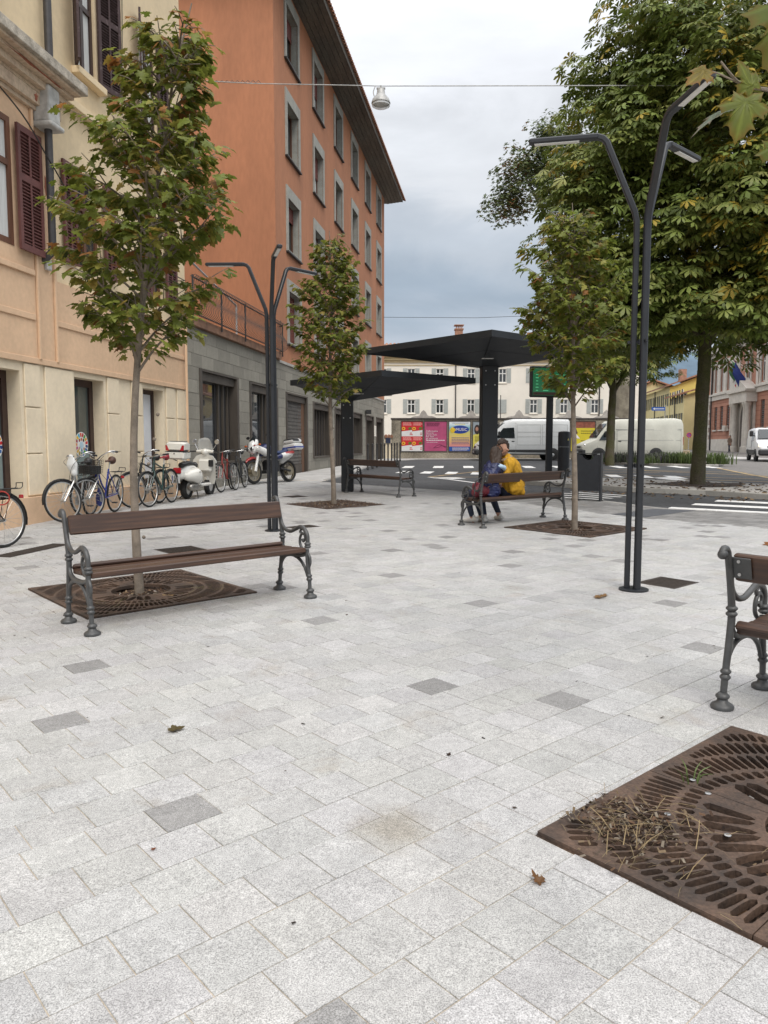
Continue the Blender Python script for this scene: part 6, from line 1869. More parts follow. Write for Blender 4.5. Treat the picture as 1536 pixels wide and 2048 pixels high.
def maple(label, x, y, height, bottom, width, seed, leaf=0.15, lean=(0, 0), n_br=30, trunk_r=0.042, parts=0, warm=.12, zmin=None, group='young maples planted in the paving', density=1.0):
    r_ = np.random.default_rng(seed)
    z0 = gz(y)
    t = thing('maple_tree', label, 'tree', (x, y, z0), group)
    P = []
    for k_ in range(15):
        q = k_ / 14
        P.append(Vector((x + lean[0] * q ** 3 + .03 * math.sin(q * 7 + seed), y + lean[1] * q ** 3 + .02 * math.cos(q * 6 + seed), z0 - .05 + q * height * .98)))
    b = MB(); b.tube(P, [trunk_r * 1.25, trunk_r, trunk_r * .9, trunk_r * .75, trunk_r * .5, trunk_r * .3, .006], 10)
    for k_ in range(7):
        q = (.15 + .1 * k_) * bottom / height; p = P[0].lerp(P[-1], q)
        b.ball((p.x + trunk_r * .8 * math.cos(k_ * 2.3), p.y + trunk_r * .8 * math.sin(k_ * 2.3), p.z), .018, 6, 4)
    b.build('trunk', m_bark, t, smooth=60)
    br = MB()
    pos, dirs, ups = [], [], []
    for k_ in range(n_br):
        q = (k_ + r_.uniform(0, .8)) / n_br
        zb = bottom + (height - bottom) * q * .93 - .25
        az = k_ * 2.39996 + r_.uniform(-.3, .3)
        tt = max(0.0, (zb + .25 - bottom) / (height - bottom))
        prof = (0.62 + 1.5 * tt if tt < .25 else 1.0 - .86 * ((tt - .25) / .75) ** 1.25)
        ln = width / 2 * prof * r_.uniform(.85, 1.18)
        qq = min(1, zb / (height * .98)) * 14; i0 = int(min(13, qq)); base = P[i0].lerp(P[i0 + 1], qq - i0)
        d = Vector((math.cos(az), math.sin(az), 0))
        rise = r_.uniform(.5, .95) * ln + .10
        pts = [base, base + d * ln * .35 + Vector((0, 0, rise * .45)), base + d * ln * .72 + Vector((0, 0, rise * .8)), base + d * ln + Vector((0, 0, rise * .92))]
        pts = catmull(pts, 5)
        br.tube(pts, [.014 * (1 - .5 * tt), .009, .004], 6)
        shoots = [pts]
        for s_ in range(3):
            i = int(len(pts) * (.3 + .2 * s_)); sa = az + r_.uniform(.5, 1.1) * (1 if s_ % 2 else -1)
            sl = ln * r_.uniform(.3, .5) + .08
            e = pts[i] + Vector((math.cos(sa) * sl, math.sin(sa) * sl, sl * r_.uniform(.2, .8)))
            sp = catmull([pts[i], pts[i].lerp(e, .5) + Vector((0, 0, .02)), e], 4); shoots.append(sp)
            br.tube(sp, [.006, .003], 5)
        for sp in shoots:
            L_ = sum((sp[i + 1] - sp[i]).length for i in range(len(sp) - 1))
            nn = max(3, int(L_ / .062 * density))
            for j in range(nn):
                f = .22 + .78 * (j + .5) / nn
                ii = f * (len(sp) - 1); i = int(min(len(sp) - 2, ii)); p = sp[i].lerp(sp[i + 1], ii - i)
                tg = (sp[i + 1] - sp[i]).normalized()
                for sg in (-1, 1):
                    if r_.random() < .12: continue
                    sd = tg.cross(Vector((0, 0, 1))); sd = sd.normalized() if sd.length > .1 else d
                    dd = (sd * sg * r_.uniform(.4, 1.1) + Vector((d.x, d.y, 0)) * r_.uniform(.1, 1.0) + Vector((0, 0, r_.uniform(-.75, .1)))).normalized()
                    pp = p + dd * r_.uniform(.03, .09)
                    pos.append(pp); dirs.append(dd)
                    ups.append(Vector((d.x * .35 + r_.normal(0, .3), d.y * .35 + r_.normal(0, .3), 1.0)))
    br.build('branches', m_bark, t, smooth=60)
    pos = np.array([tuple(p) for p in pos]); dirs = np.array([tuple(p) for p in dirs]); ups = np.array([tuple(p) for p in ups])
    if zmin is not None:
        k = pos[:, 2] > zmin; pos, dirs, ups = pos[k], dirs[k], ups[k]
    n = len(pos)
    rot = frames_from(dirs, ups); sc = leaf * r_.uniform(.65, 1.15, n); ton = maple_tones(n, r_, warm)
    # leaf tones differ at random, a few turn red-brown
    cam_d = np.linalg.norm(pos - np.array([0, 0, CAM_H]), axis=1) + (0 if parts else 0)
    order = np.argsort(cam_d)
    single = order[:parts]; rest = order[parts:]
    for i in single:
        v, f = LEAFS[i % 3]
        me = leaf_mesh(i % 3, ton[i])
        o = bpy.data.objects.new('leaf', me); COL.objects.link(o); o.parent = t
        M = Matrix.Identity(4)
        for a_ in range(3):
            for b_ in range(3): M[a_][b_] = rot[i][a_][b_] * sc[i]
        M.translation = Vector(pos[i]) - Vector((x, y, z0))
        o.matrix_local = M
    for v_ in range(3):
        sel = rest[v_::3]
        o = scatter('crown', LEAFS[v_][0], LEAFS[v_][1], pos[sel], rot[sel], sc[sel], ton[sel], m_leaf, t)
        if v_ == 0: crown = o
    # join the three leaf shapes into one crown mesh
    return t
_lm = {}
def leaf_mesh(v, tone):
    """leaf meshes are shared between leaves of about the same colour"""
    key = (v, tuple(round(c * 40) for c in tone))
    if key not in _lm:
        me = bpy.data.meshes.new('leaf'); me.from_pydata(LEAFS[v][0].tolist(), [], LEAFS[v][1]); me.materials.append(m_leaf)
        at = me.color_attributes.new('tone', 'FLOAT_COLOR', 'POINT')
        at.data.foreach_set('color', np.tile(np.array([*tone, 1.0], dtype=np.float32), len(LEAFS[v][0])))
        _lm[key] = me
    return _lm[key]

maple('young maple with reddening leaf tips growing behind the empty bench', -2.25, 6.96, 5.32, 2.28, 1.32, 3, .108, (.60, .05), 54, .035, parts=300, warm=.4, density=1.1)
maple('slim maple in front of the orange building and low shelter', -1.06, 15.7, 5.65, 2.2, 1.45, 8, .112, (-.05, 0), 54, .045, warm=.05, density=1.1)
maple('maple with yellowing leaves beside the couple, in front of the chestnut', 2.88, 11.62, 5.0, 2.1, 1.45, 14, .115, (-.12, .05), 54, .040, warm=.2, density=1.05)

# the fourth maple stands in the foreground grate, outside the picture; its lowest twigs hang into view
tn = maple('maple beside the camera whose big lobed leaves hang into the top right corner', 1.66, 2.60, 5.4, 3.5, 1.3, 21, .14, (0, 0), 22, .042, warm=.3, zmin=3.45)
base_n = Vector((1.66, 2.60, gz(2.6)))
def fine_leaf(tone, curl, cup, seed):
    full = half + [(1.0, 0.0)] + [(x, -y) for x, y in reversed(half)]
    n = len(full); pts = []
    rq = random.Random(seed)
    tips = {2, 6, 8, 12, 15, n - 3, n - 7, n - 9, n - 13}
    for i in range(n):
        p, q = Vector(full[i]), Vector(full[(i + 1) % n]); pts.append(p)
        for f in (.33, .66):
            m_ = p.lerp(q, f); inward = (Vector((.3, 0)) - m_) * (.055 if (i in tips or (i + 1) % n in tips) else .0); pts.append(m_ + inward + Vector((rq.uniform(-.008, .008), rq.uniform(-.008, .008))))
    rings = [1.0, .72, .42, .16]
    V, T, F = [], [], []
    c = Vector((.14, 0)); k = len(pts)
    vein = [math.atan2(full[i][1], full[i][0] - .05) for i in (2, 6, 12, 15, n - 13, n - 7, n - 3)]
    for ri, rr in enumerate(rings):
        for p in pts:
            q = c + (p - c) * rr; a = math.atan2(q.y, q.x - .05); dv = min(abs(a - w) for w in vein)
            V.append((q.x, q.y, -cup * q.y ** 2 - curl * max(0, q.x) ** 2 * .6 + .035 * math.sin(9 * q.y + 5 * q.x + seed) - .02 * math.exp(-(dv / .08) ** 2)))
            g_ = 1 + .5 * math.exp(-(dv / .07) ** 2) * (rr < .95); e = (1.25, .75, .7) if ri == 0 else (1, 1, 1)
            T.append((tone[0] * g_ * e[0], tone[1] * g_ * e[1], tone[2] * g_ * e[2], 1))
    V.append((c.x, c.y, 0)); T.append((*lum(tone, 1.5), 1))
    for ri in range(3):
        for i in range(k): F.append((ri * k + i, ri * k + (i + 1) % k, (ri + 1) * k + (i + 1) % k, (ri + 1) * k + i))
    for i in range(k): F.append((3 * k + i, 3 * k + (i + 1) % k, 4 * k))
    me = bpy.data.meshes.new('leaf'); me.from_pydata(V, [], F); me.materials.append(m_leaf)
    me.polygons.foreach_set('use_smooth', [True] * len(me.polygons))
    at = me.color_attributes.new('tone', 'FLOAT_COLOR', 'POINT'); at.data.foreach_set('color', np.array(T, dtype=np.float32).ravel())
    return me
def near_leaf(p, d, up, size, tone, v=0):
    me = fine_leaf(tone, (.3, .6, .15)[v], (.35, .15, .6)[v], int(size * 1000 + p[0] * 100)); o = bpy.data.objects.new('leaf', me); COL.objects.link(o); o.parent = tn
    rt = frames_from(np.array([d], dtype=float), np.array([up], dtype=float))[0]
    M = Matrix.Identity(4)
    for a_ in range(3):
        for b_ in range(3): M[a_][b_] = rt[a_][b_] * size
    M.translation = Vector(p) - base_n
    o.matrix_local = M
tb = MB()
tb.tube(catmull([(1.66, 2.6, 2.35), (1.42, 2.55, 2.50), (1.22, 2.5, 2.55), (1.12, 2.5, 2.57), (1.05, 2.5, 2.64)], 5), [.010, .007, .005, .003], 6)
tb.tube(catmull([(1.22, 2.5, 2.55), (1.12, 2.48, 2.56), (1.02, 2.48, 2.60), (.97, 2.48, 2.60)], 5), [.004, .003, .002], 5)
tb.tube(catmull([(1.66, 2.6, 2.3), (1.40, 2.5, 2.30), (1.25, 2.42, 2.36), (1.16, 2.4, 2.44)], 5), [.009, .006, .003], 6)
tb.tube(catmull([(1.66, 2.6, 2.45), (1.2, 2.2, 2.42), (.95, 1.85, 2.42), (.84, 1.65, 2.36)], 5), [.010, .006, .003], 6)
tb.build('twigs', m_bark, tn, smooth=60)
OL, YL, GR_, RD = (.120, .125, .024), (.155, .150, .032), (.20, .20, .17), (.22, .06, .03)
for p, d, up, s_, c, v in (((.84, 1.65, 2.36), (-.25, -.1, -1), (-.15, -1, .15), .19, OL, 0), ((.93, 1.8, 2.42), (.4, -.2, -1), (.3, -1, .2), .15, OL, 1),
                           ((1.10, 2.42, 2.50), (-.30, -.2, -1), (-.3, -1, .3), .165, YL, 0), ((1.06, 2.46, 2.48), (-1, 0, -.35), (.1, -.25, 1), .15, (.15, .155, .12), 1),
                           ((1.14, 2.46, 2.54), (-.35, -.1, .5), (.1, -1, .3), .12, YL, 2), ((1.22, 2.46, 2.57), (.5, -.2, .4), (0, -.9, .6), .14, OL, 0), ((1.25, 2.46, 2.54), (.6, -.2, -.5), (.2, -.9, .4), .15, YL, 1),
                           ((.99, 2.46, 2.60), (-.5, -.1, -.4), (0, -.8, .6), .10, (.2, .13, .03), 2), ((1.18, 2.4, 2.36), (.3, -.2, -1), (.1, -1, .2), .14, OL, 0), ((1.30, 2.4, 2.33), (.2, -.2, -1), (.4, -1, .1), .14, YL, 1),
                           ((1.12, 2.15, 2.16), (.1, -.1, -1), (-.2, -1, .1), .15, YL, 0), ((1.16, 2.2, 2.12), (.4, -.3, -1), (.2, -.9, .4), .16, (.16, .16, .13), 2), ((1.08, 2.05, 1.98), (.2, -.1, -1), (-.1, -1, .2), .12, OL, 1)):
    near_leaf(p, d, up, s_ * .86, (c[0] * .9, c[1] * 1.1, c[2]), v)

# ---- palmate chestnut leaves
def chestnut_template():
    V = []; F = []
    for a, s_ in ((-105, .62), (-62, .85), (-22, 1.0), (22, 1.0), (62, .85), (105, .62)):
        ca, sa = math.cos(R(a)), math.sin(R(a)); o = len(V)
        for x, y, z in ((.04, 0, 0), (.42, .10, -.05), (.74, .17, -.17), (1.0, 0, -.36), (.74, -.17, -.17), (.42, -.10, -.05), (.62, 0, -.07)):
            x *= s_; y *= s_; z *= s_
            V.append((x * ca - y * sa, x * sa + y * ca, z))
        F += [(o, o + 1, o + 6, o + 5), (o + 1, o + 2, o + 6), (o + 2, o + 3, o + 6), (o + 3, o + 4, o + 6), (o + 4, o + 5, o + 6)]
    return np.array(V), F
CH_V, CH_F = chestnut_template()

def crown_points(lobes, clumps, per, spread, r_, flatten=.55):
    """leaf positions in clumps on the skins of several lobes: (centre, radii, weight)"""
    W = np.array([l[2] for l in lobes], dtype=float); W /= W.sum()
    pos, out = [], []
    for _ in range(clumps):
        c, rad, _w = lobes[r_.choice(len(lobes), p=W)]
        v = r_.normal(0, 1, 3); v /= np.linalg.norm(v)
        if v[2] < -.55: v[2] *= -.5
        k = r_.uniform(.70, 1.06)
        ctr = np.array(c) + v * np.array(rad) * k
        o = v / np.array(rad); o /= np.linalg.norm(o)
        m_ = int(per * r_.uniform(.6, 1.4))
        q = r_.normal(0, 1, (m_, 3)); q /= np.linalg.norm(q, axis=1, keepdims=True)
        q *= (r_.uniform(0.35, 1, (m_, 1)) ** .5) * spread * r_.uniform(.7, 1.25)
        q[:, 2] *= flatten
        # umbrella: leaves away from the middle hang lower
        q[:, 2] -= .35 * (q[:, 0] ** 2 + q[:, 1] ** 2) / spread
        pos.append(ctr + q); dd = q / spread * .9 + o * .5; out.append(dd)
    return np.concatenate(pos), np.concatenate(out)

def big_tree(name, label, base, trunk_pts, trunk_r, limbs, lobes, clumps, per, spread, leaf, seed, tones, bark, template=(CH_V, CH_F), inner=0, fruit=0, cut=None):
    r_ = np.random.default_rng(seed)
    t = thing(name, label, 'tree', base)
    b = MB(); b.tube(catmull(trunk_pts, 14), trunk_r, 26)
    tk = b.build('trunk', bark, t, smooth=70)
    for v in tk.data.vertices:                       # ribs, burrs and a flared foot
        p = v.co * 1.0; a = noise_v(Vector((p.x * 7, p.y * 7, p.z * 1.6)) + Vector((seed, 0, 0))) * .030 + noise_v(Vector((p.x * 22, p.y * 22, p.z * 5))) * .016
        v.co += v.normal * a * (trunk_r[0] / .25)
    b = MB()
    for pts, rad in limbs: b.tube(catmull(pts, 5), rad, 8)
    b.build('limbs', bark, t, smooth=70)
    pos, out = crown_points(lobes, clumps, per, spread, r_)
    if inner:
        W = [l for l in lobes]
        for c, rad, w in W:
            m_ = int(inner * w / sum(l[2] for l in lobes)); v = r_.normal(0, 1, (m_, 3)); v /= np.linalg.norm(v, axis=1, keepdims=True)
            pos = np.concatenate([pos, np.array(c) + v * np.array(rad) * r_.uniform(.35, .8, (m_, 1))]); out = np.concatenate([out, v])
    if cut is not None:
        k = cut(pos); pos, out = pos[k], out[k]
    n = len(pos)
    az = np.arctan2(out[:, 1], out[:, 0]) + r_.normal(0, .5, n)
    d = np.stack([np.cos(az), np.sin(az), r_.normal(-.25, .25, n)], 1)
    up = np.stack([out[:, 0] * .9 + r_.normal(0, .25, n), out[:, 1] * .9 + r_.normal(0, .25, n), np.full(n, .75)], 1)
    sc = leaf * r_.uniform(.65, 1.2, n)
    base_t, p = tones
    # neighbours share a colour: pick by a smooth random field plus jitter
    f = (np.sin(pos[:, 0] * 1.9 + seed) + np.sin(pos[:, 1] * 2.3) + np.sin(pos[:, 2] * 2.1 + 2)) / 3 * .32 + r_.uniform(0, 1, n)
    idx = np.clip(np.searchsorted(np.cumsum(p), np.clip(f, 0, .999)), 0, len(base_t) - 1)
    ton = np.array(base_t)[idx] * r_.uniform(.85, 1.4, (n, 1))
    scatter('crown', template[0], template[1], pos, frames_from(d, up), sc, ton, m_cleaf, t)
    if fruit:
        k = r_.choice(len(pos), fruit); fb = MB()
        for i in k: fb.ball(tuple(pos[i] + out[i] * .12 - np.array([0, 0, .12])), .035, 6, 5)
        o = fb.build('conkers', mat('conker_husk', (.35, .32, .08), .7, .2, 10), t, smooth=60); o['kind'] = 'stuff'
    return t
CT = ([(.112, .150, .032), (.145, .180, .040), (.178, .205, .050), (.215, .222, .066), (.22, .20, .065), (.30, .22, .03)], [.28, .35, .27, .09, .006, .004])
zb = gz(20.8) + .09
big_tree('chestnut_tree', 'large horse chestnut on the traffic island filling the right of the picture', (8.53, 20.8, zb),
         [(8.53, 20.8, zb - .1), (8.53, 20.8, zb + .4), (8.56, 20.8, zb + 2.0), (8.62, 20.85, zb + 3.9), (8.70, 20.9, zb + 5.5)], [.225, .185, .17, .165, .165, .15],
         [([(8.75, 20.9, 5.0), (9.6, 20.6, 7.2), (10.6, 20.2, 9.6)], [.17, .11, .04]), ([(8.75, 20.9, 5.2), (7.6, 20.4, 7.0), (6.0, 19.8, 8.6)], [.16, .10, .03]), ([(8.75, 20.9, 5.6), (8.6, 21.3, 8.6), (8.5, 21.2, 12.5)], [.2, .13, .04]),
          ([(8.75, 20.9, 4.6), (8.3, 19.2, 6.2), (8.0, 17.6, 7.6)], [.13, .08, .03]), ([(8.75, 20.9, 4.7), (9.8, 22.4, 6.6), (10.6, 24, 8)], [.14, .08, .03]), ([(8.7, 20.9, 4.3), (9.9, 19.6, 5.0), (11.2, 18.6, 5.1)], [.10, .07, .03]), ([(8.7, 20.9, 4.2), (7.4, 20.4, 4.8), (6.2, 20.0, 5.0)], [.09, .06, .02])],
         [((9.25, 20.9, 9.2), (4.45, 4.6, 5.5), 5), ((6.2, 20.2, 7.4), (1.9, 2.0, 2.5), 1.1), ((9.9, 18.6, 7.0), (2.6, 2.2, 2.7), 1.6), ((11.8, 20.0, 7.5), (2.4, 2.6, 3.2), 1.4), ((7.6, 19.6, 10.4), (1.8, 2.0, 1.8), .7), ((8.5, 19.9, 4.9), (3.6, 2.9, 1.5), 2.0), ((11.2, 19.0, 5.0), (2.4, 2.2, 1.5), 1.2), ((6.4, 20.6, 5.2), (1.9, 2.0, 1.6), .9)],
         920, 25, .72, .28, 31, CT, m_obark, inner=2600, fruit=70, cut=lambda p: p[:, 2] > 3.35 + .35 * np.sin(p[:, 0] * 3.1) * np.cos(p[:, 1] * 2.3))
b2 = gz(38) + .06
big_tree('chestnut_tree', 'smaller chestnut in the planted bed, slim trunk in front of the cream van', (11.3, 38.4, b2),
         [(11.3, 38.4, b2 - .1), (11.32, 38.4, b2 + 2), (11.4, 38.4, b2 + 4)], [.23, .19, .17],
         [([(11.4, 38.4, 4.0), (12.4, 38.0, 6), (13, 38, 7.5)], [.1, .04]), ([(11.4, 38.4, 4.0), (10.4, 38.2, 6), (9.8, 38, 7.5)], [.1, .04]), ([(11.4, 38.4, 4.2), (11.3, 38.6, 7), (11.2, 38.4, 9.5)], [.12, .04])],
         [((11.6, 38.4, 7.6), (3.3, 3.3, 3.9), 3), ((10.2, 37.4, 5.6), (1.6, 1.6, 1.6), .8), ((12.8, 37.4, 5.6), (1.8, 1.6, 1.6), .8)], 170, 22, .75, .30, 33, CT, m_obark, inner=700)
PT = ([(.085, .115, .045), (.11, .14, .052), (.14, .155, .06), (.16, .13, .04), (.20, .10, .04)], [.34, .36, .22, .05, .03])
star = [(math.cos(a) * (1 if i % 2 == 0 else .42), math.sin(a) * (1 if i % 2 == 0 else .42), -.12 * (1 if i % 2 == 0 else 0)) for i, a in enumerate(np.linspace(0, 2 * math.pi, 10, endpoint=False))] + [(0, 0, 0)]
ST = (np.array(star), [(10, i, (i + 1) % 10) for i in range(10)])
big_tree('plane_tree', 'tall plane tree rising far behind the chestnut, its leafy side lobe against the sky', (17.6, 56, gz(56)),
         [(17.6, 56, gz(56) - .1), (17.4, 56, 5), (16.6, 56, 10), (16, 56, 16)], [.75, .62, .5, .3],
         [([(16.6, 56, 9), (13.0, 56, 15), (10.0, 55.5, 20)], [.3, .18, .06]), ([(16.4, 56, 11), (18, 56, 18), (19, 56, 23)], [.3, .16, .06]), ([(17, 56, 8), (20, 55, 11), (22, 55, 13)], [.2, .1, .05])],
         [((9.9, 55, 19.6), (2.1, 2.1, 2.9), 1.5), ((11.6, 55, 22.0), (1.8, 1.9, 2.2), 1.0), ((8.5, 55, 18.0), (1.2, 1.2, 1.5), .5), ((13.5, 56, 20.5), (3.2, 3, 4.2), 1.8), ((17.5, 56, 20), (5, 4, 5.5), 2.5), ((21, 55, 10.5), (2.2, 2, 2.2), .8)],
         420, 26, .85, .17, 41, PT, m_pbark, template=ST, inner=2200)

# ---- plants in the bed
blade_v = [(0, -.03, 0), (.45, -.035, .30), (.85, -.02, .38), (1.0, 0, .30), (.85, .02, .38), (.45, .035, .30), (0, .03, 0)]
blade_f = [(0, 1, 5, 6), (1, 2, 4, 5), (2, 3, 4)]
pr = np.random.default_rng(5)
PLANTS = [(12.3, 40.6, .55, 0, 'grey-green lavender clump at the near end of the planted bed'), (12.9, 40.2, .6, 0, 'second lavender clump of the planted bed, beside the chestnut trunk'), (13.6, 39.6, .55, 1, 'green strap-leaved plant left of the lavender middle of the bed'),
          (14.1, 39.2, .55, 0, 'purple-grey lavender clump in the middle of the planted bed'), (14.9, 38.9, .75, 1, 'tall bright green strap-leaved clump, left of the chestnut trunk'), (15.4, 38.6, .72, 1, 'bright green strap-leaved clump just left of the chestnut trunk'),
          (13.2, 38.9, .45, 1, 'low green clump on the kerb side of the bed'), (16.3, 37.6, .75, 1, 'bright green strap-leaved clump right of the chestnut trunk'), (14.6, 40.5, .6, 0, 'lavender clump at the back of the planted bed'), (12.0, 41.2, .5, 1, 'small green clump at the left tip of the bed')]
for x, y, h, kind, lab in PLANTS:
    n = 260
    a = pr.uniform(0, 2 * math.pi, n)
    el = pr.uniform(.5, 2.2, n)
    d = np.stack([np.cos(a), np.sin(a), el], 1); up = np.stack([-np.cos(a), -np.sin(a), np.full(n, .6)], 1)
    pos = np.stack([x + pr.normal(0, .34, n), y + pr.normal(0, .4, n), np.full(n, gz(y) + .06)], 1)
    ton = (np.array([[.11, .155, .05]]) if kind else np.array([[.11, .125, .085]])) * pr.uniform(.6, 1.3, (n, 1))
    if kind == 0:
        k = pr.random(n) < .2; ton[k] = np.array([.13, .10, .15])
    o = scatter('bed_plant', blade_v, blade_f, pos, frames_from(d, up), h * pr.uniform(.6, 1.1, n) * (.78 if kind else .95), ton, m_leaf)
    tag(o, lab, 'plant', 'plants in the bed')
n = 500
o = scatter('bark_mulch', chip_v, chip_f, np.stack([pr.uniform(12, 16.5, n), pr.uniform(37, 45, n), np.zeros(n)], 1) * np.array([1, 1, 0]) + np.array([0, 0, .0]), rand_rot(n, .3), pr.uniform(.05, .14, n), np.array([[.12, .075, .045]]) * pr.uniform(.5, 1.3, (n, 1)), m_chip)
V = np.array([v.co for v in o.data.vertices]); 
for v in o.data.vertices: v.co.z += gz(v.co.y) + .06
tag(o, 'brown bark mulch between the plants of the bed', 'mulch', kind='stuff')
for v in [0]:
    k = np.array([inside(BED, p[0], p[1]) for p in V])
bm = bmesh.new(); bm.from_mesh(o.data); bm.verts.ensure_lookup_table()
bmesh.ops.delete(bm, geom=[bm.verts[i] for i in np.where(~k)[0]], context='VERTS'); bm.to_mesh(o.data); bm.free()
# ================================================================ VEHICLES
m_tyre = mat('tyre_rubber', (0.018, 0.018, 0.018), 0.85, 0.2, 20)
m_alu = mat('brushed_alloy', (0.50, 0.50, 0.49), 0.38, 0.12, 12, metal=0.8)
m_chrome = mat('chrome', (0.62, 0.62, 0.62), 0.18, 0.05, 10, metal=1.0)
m_blk = mat('black_plastic', (0.016, 0.016, 0.017), 0.5, 0.15, 12)
m_seat = mat('black_vinyl', (0.02, 0.02, 0.022), 0.45, 0.15, 10)
m_swhite = mat('scooter_white', (0.70, 0.69, 0.64), 0.25, 0.03, 3, coat=0.5)
m_redl = mat('red_lens', (0.38, 0.012, 0.02), 0.2, 0.1, 6, coat=0.4)

def loft_van(t, st, hw, mats, tumble=.10, name='body'):
    """st: list of (x, z_bottom, z_top, width factor); rings with rounded shoulders"""
    b = MB(); V = []; n = 0
    for x, z0, z1, k in st:
        w = hw * k
        ring = []
        H = z1 - z0
        for f, g in ((0, .96), (.04, 1), (.30, 1), (.55, .985), (.78, .94), (.92, .90), (.975, .84), (1.0, .72)):
            z = z0 + H * f
            tz = max(0, (z - 1.1) / 1.4)
            ring.append((w * (g if H > 1.3 else min(1, g + .06 * (f < .95))) * (1 - tumble * tz * (H <= 1.3)), z))
        pts = [(-y, z) for y, z in ring] + [(y, z) for y, z in reversed(ring)]
        V += [(x, y, z) for y, z in pts]; n = len(pts)
    F = []
    for i in range(len(st) - 1):
        for j in range(n):
            F.append((i * n + j, i * n + (j + 1) % n, (i + 1) * n + (j + 1) % n, (i + 1) * n + j))
    F.append(tuple(range(n))); F.append(tuple((len(st) - 1) * n + j for j in reversed(range(n))))
    b.add(V, F)
    return b.build(name, mats, t, local=True, smooth=38)

def side_y(st, hw, x, z):
    """half width of the lofted body at (x, z)"""
    for i in range(len(st) - 1):
        if st[i][0] <= x <= st[i + 1][0]:
            q = (x - st[i][0]) / max(1e-6, st[i + 1][0] - st[i][0])
            z0 = st[i][1] + (st[i + 1][1] - st[i][1]) * q; z1 = st[i][2] + (st[i + 1][2] - st[i][2]) * q; k = st[i][3] + (st[i + 1][3] - st[i][3]) * q
            f = max(0, min(1, (z - z0) / (z1 - z0)))
            return hw * k * np.interp(f, [0, .04, .30, .55, .78, .92, .975, 1.0], [.96, 1, 1, .985, .94, .90, .84, .72])
    return hw

def side_panel(t, st, hw, poly, side, m, name, out=.006, thick=.012):
    b = MB(); b.prism(poly, lambda x, z, d: (x, side * (side_y(st, hw, x, z) + d), z), out, out - thick); return b.build(name, m, t, local=True)

def wheel(t, x, y, r_, w, m_rim, n=20):
    b = MB(); b.lathe([(r_ * .62, -w / 2), (r_ * .9, -w / 2), (r_, -w * .36), (r_, w * .36), (r_ * .9, w / 2), (r_ * .62, w / 2)], n, (x, y, r_), 'Y')
    tw = b.build('wheel', m_tyre, t, local=True, smooth=40)
    s_ = 1 if y > 0 else -1
    b = MB(); b.lathe([(r_ * .63, -.02), (r_ * .6, .0), (r_ * .35, .02), (r_ * .2, .035), (.001, .035)] if s_ > 0 else [(.001, -.035), (r_ * .2, -.035), (r_ * .35, -.02), (r_ * .6, 0), (r_ * .63, .02)], n, (x, y + s_ * w * .38, r_), 'Y'); b.build('rim', m_rim, tw, local=True, smooth=40)
    for k_ in range(5):
        a = k_ * 2 * math.pi / 5
        b = MB(); b.box((x + math.cos(a) * r_ * .42, y + s_ * (w * .38 + .016), r_ + math.sin(a) * r_ * .42), (r_ * .16, .012, r_ * .16)); b.build('vent', m_blk, tw, local=True)

def place(t, x, y, heading, dz=0.0, lean=0.0):
    t.matrix_world = Matrix.Translation((x, y, gz(y) - .03 + dz)) @ Matrix.Rotation(heading, 4, 'Z') @ Matrix.Rotation(lean, 4, 'X')

m_vw = mat('van_white', (0.60, 0.62, 0.62), 0.4, 0.05, 1.5, coat=.2)
m_vc = mat('van_cream', (0.56, 0.56, 0.49), 0.55, 0.08, 1.2, fine=.04)
m_vw3 = mat('small_van_white', (0.72, 0.73, 0.74), 0.35, 0.04, 1.5, coat=.2)
m_vgl = glass_mat('vehicle_glass', (0.02, 0.025, 0.027), .05)
m_clad = mat('grey_cladding', (0.035, 0.036, 0.038), .65, .15, 6)

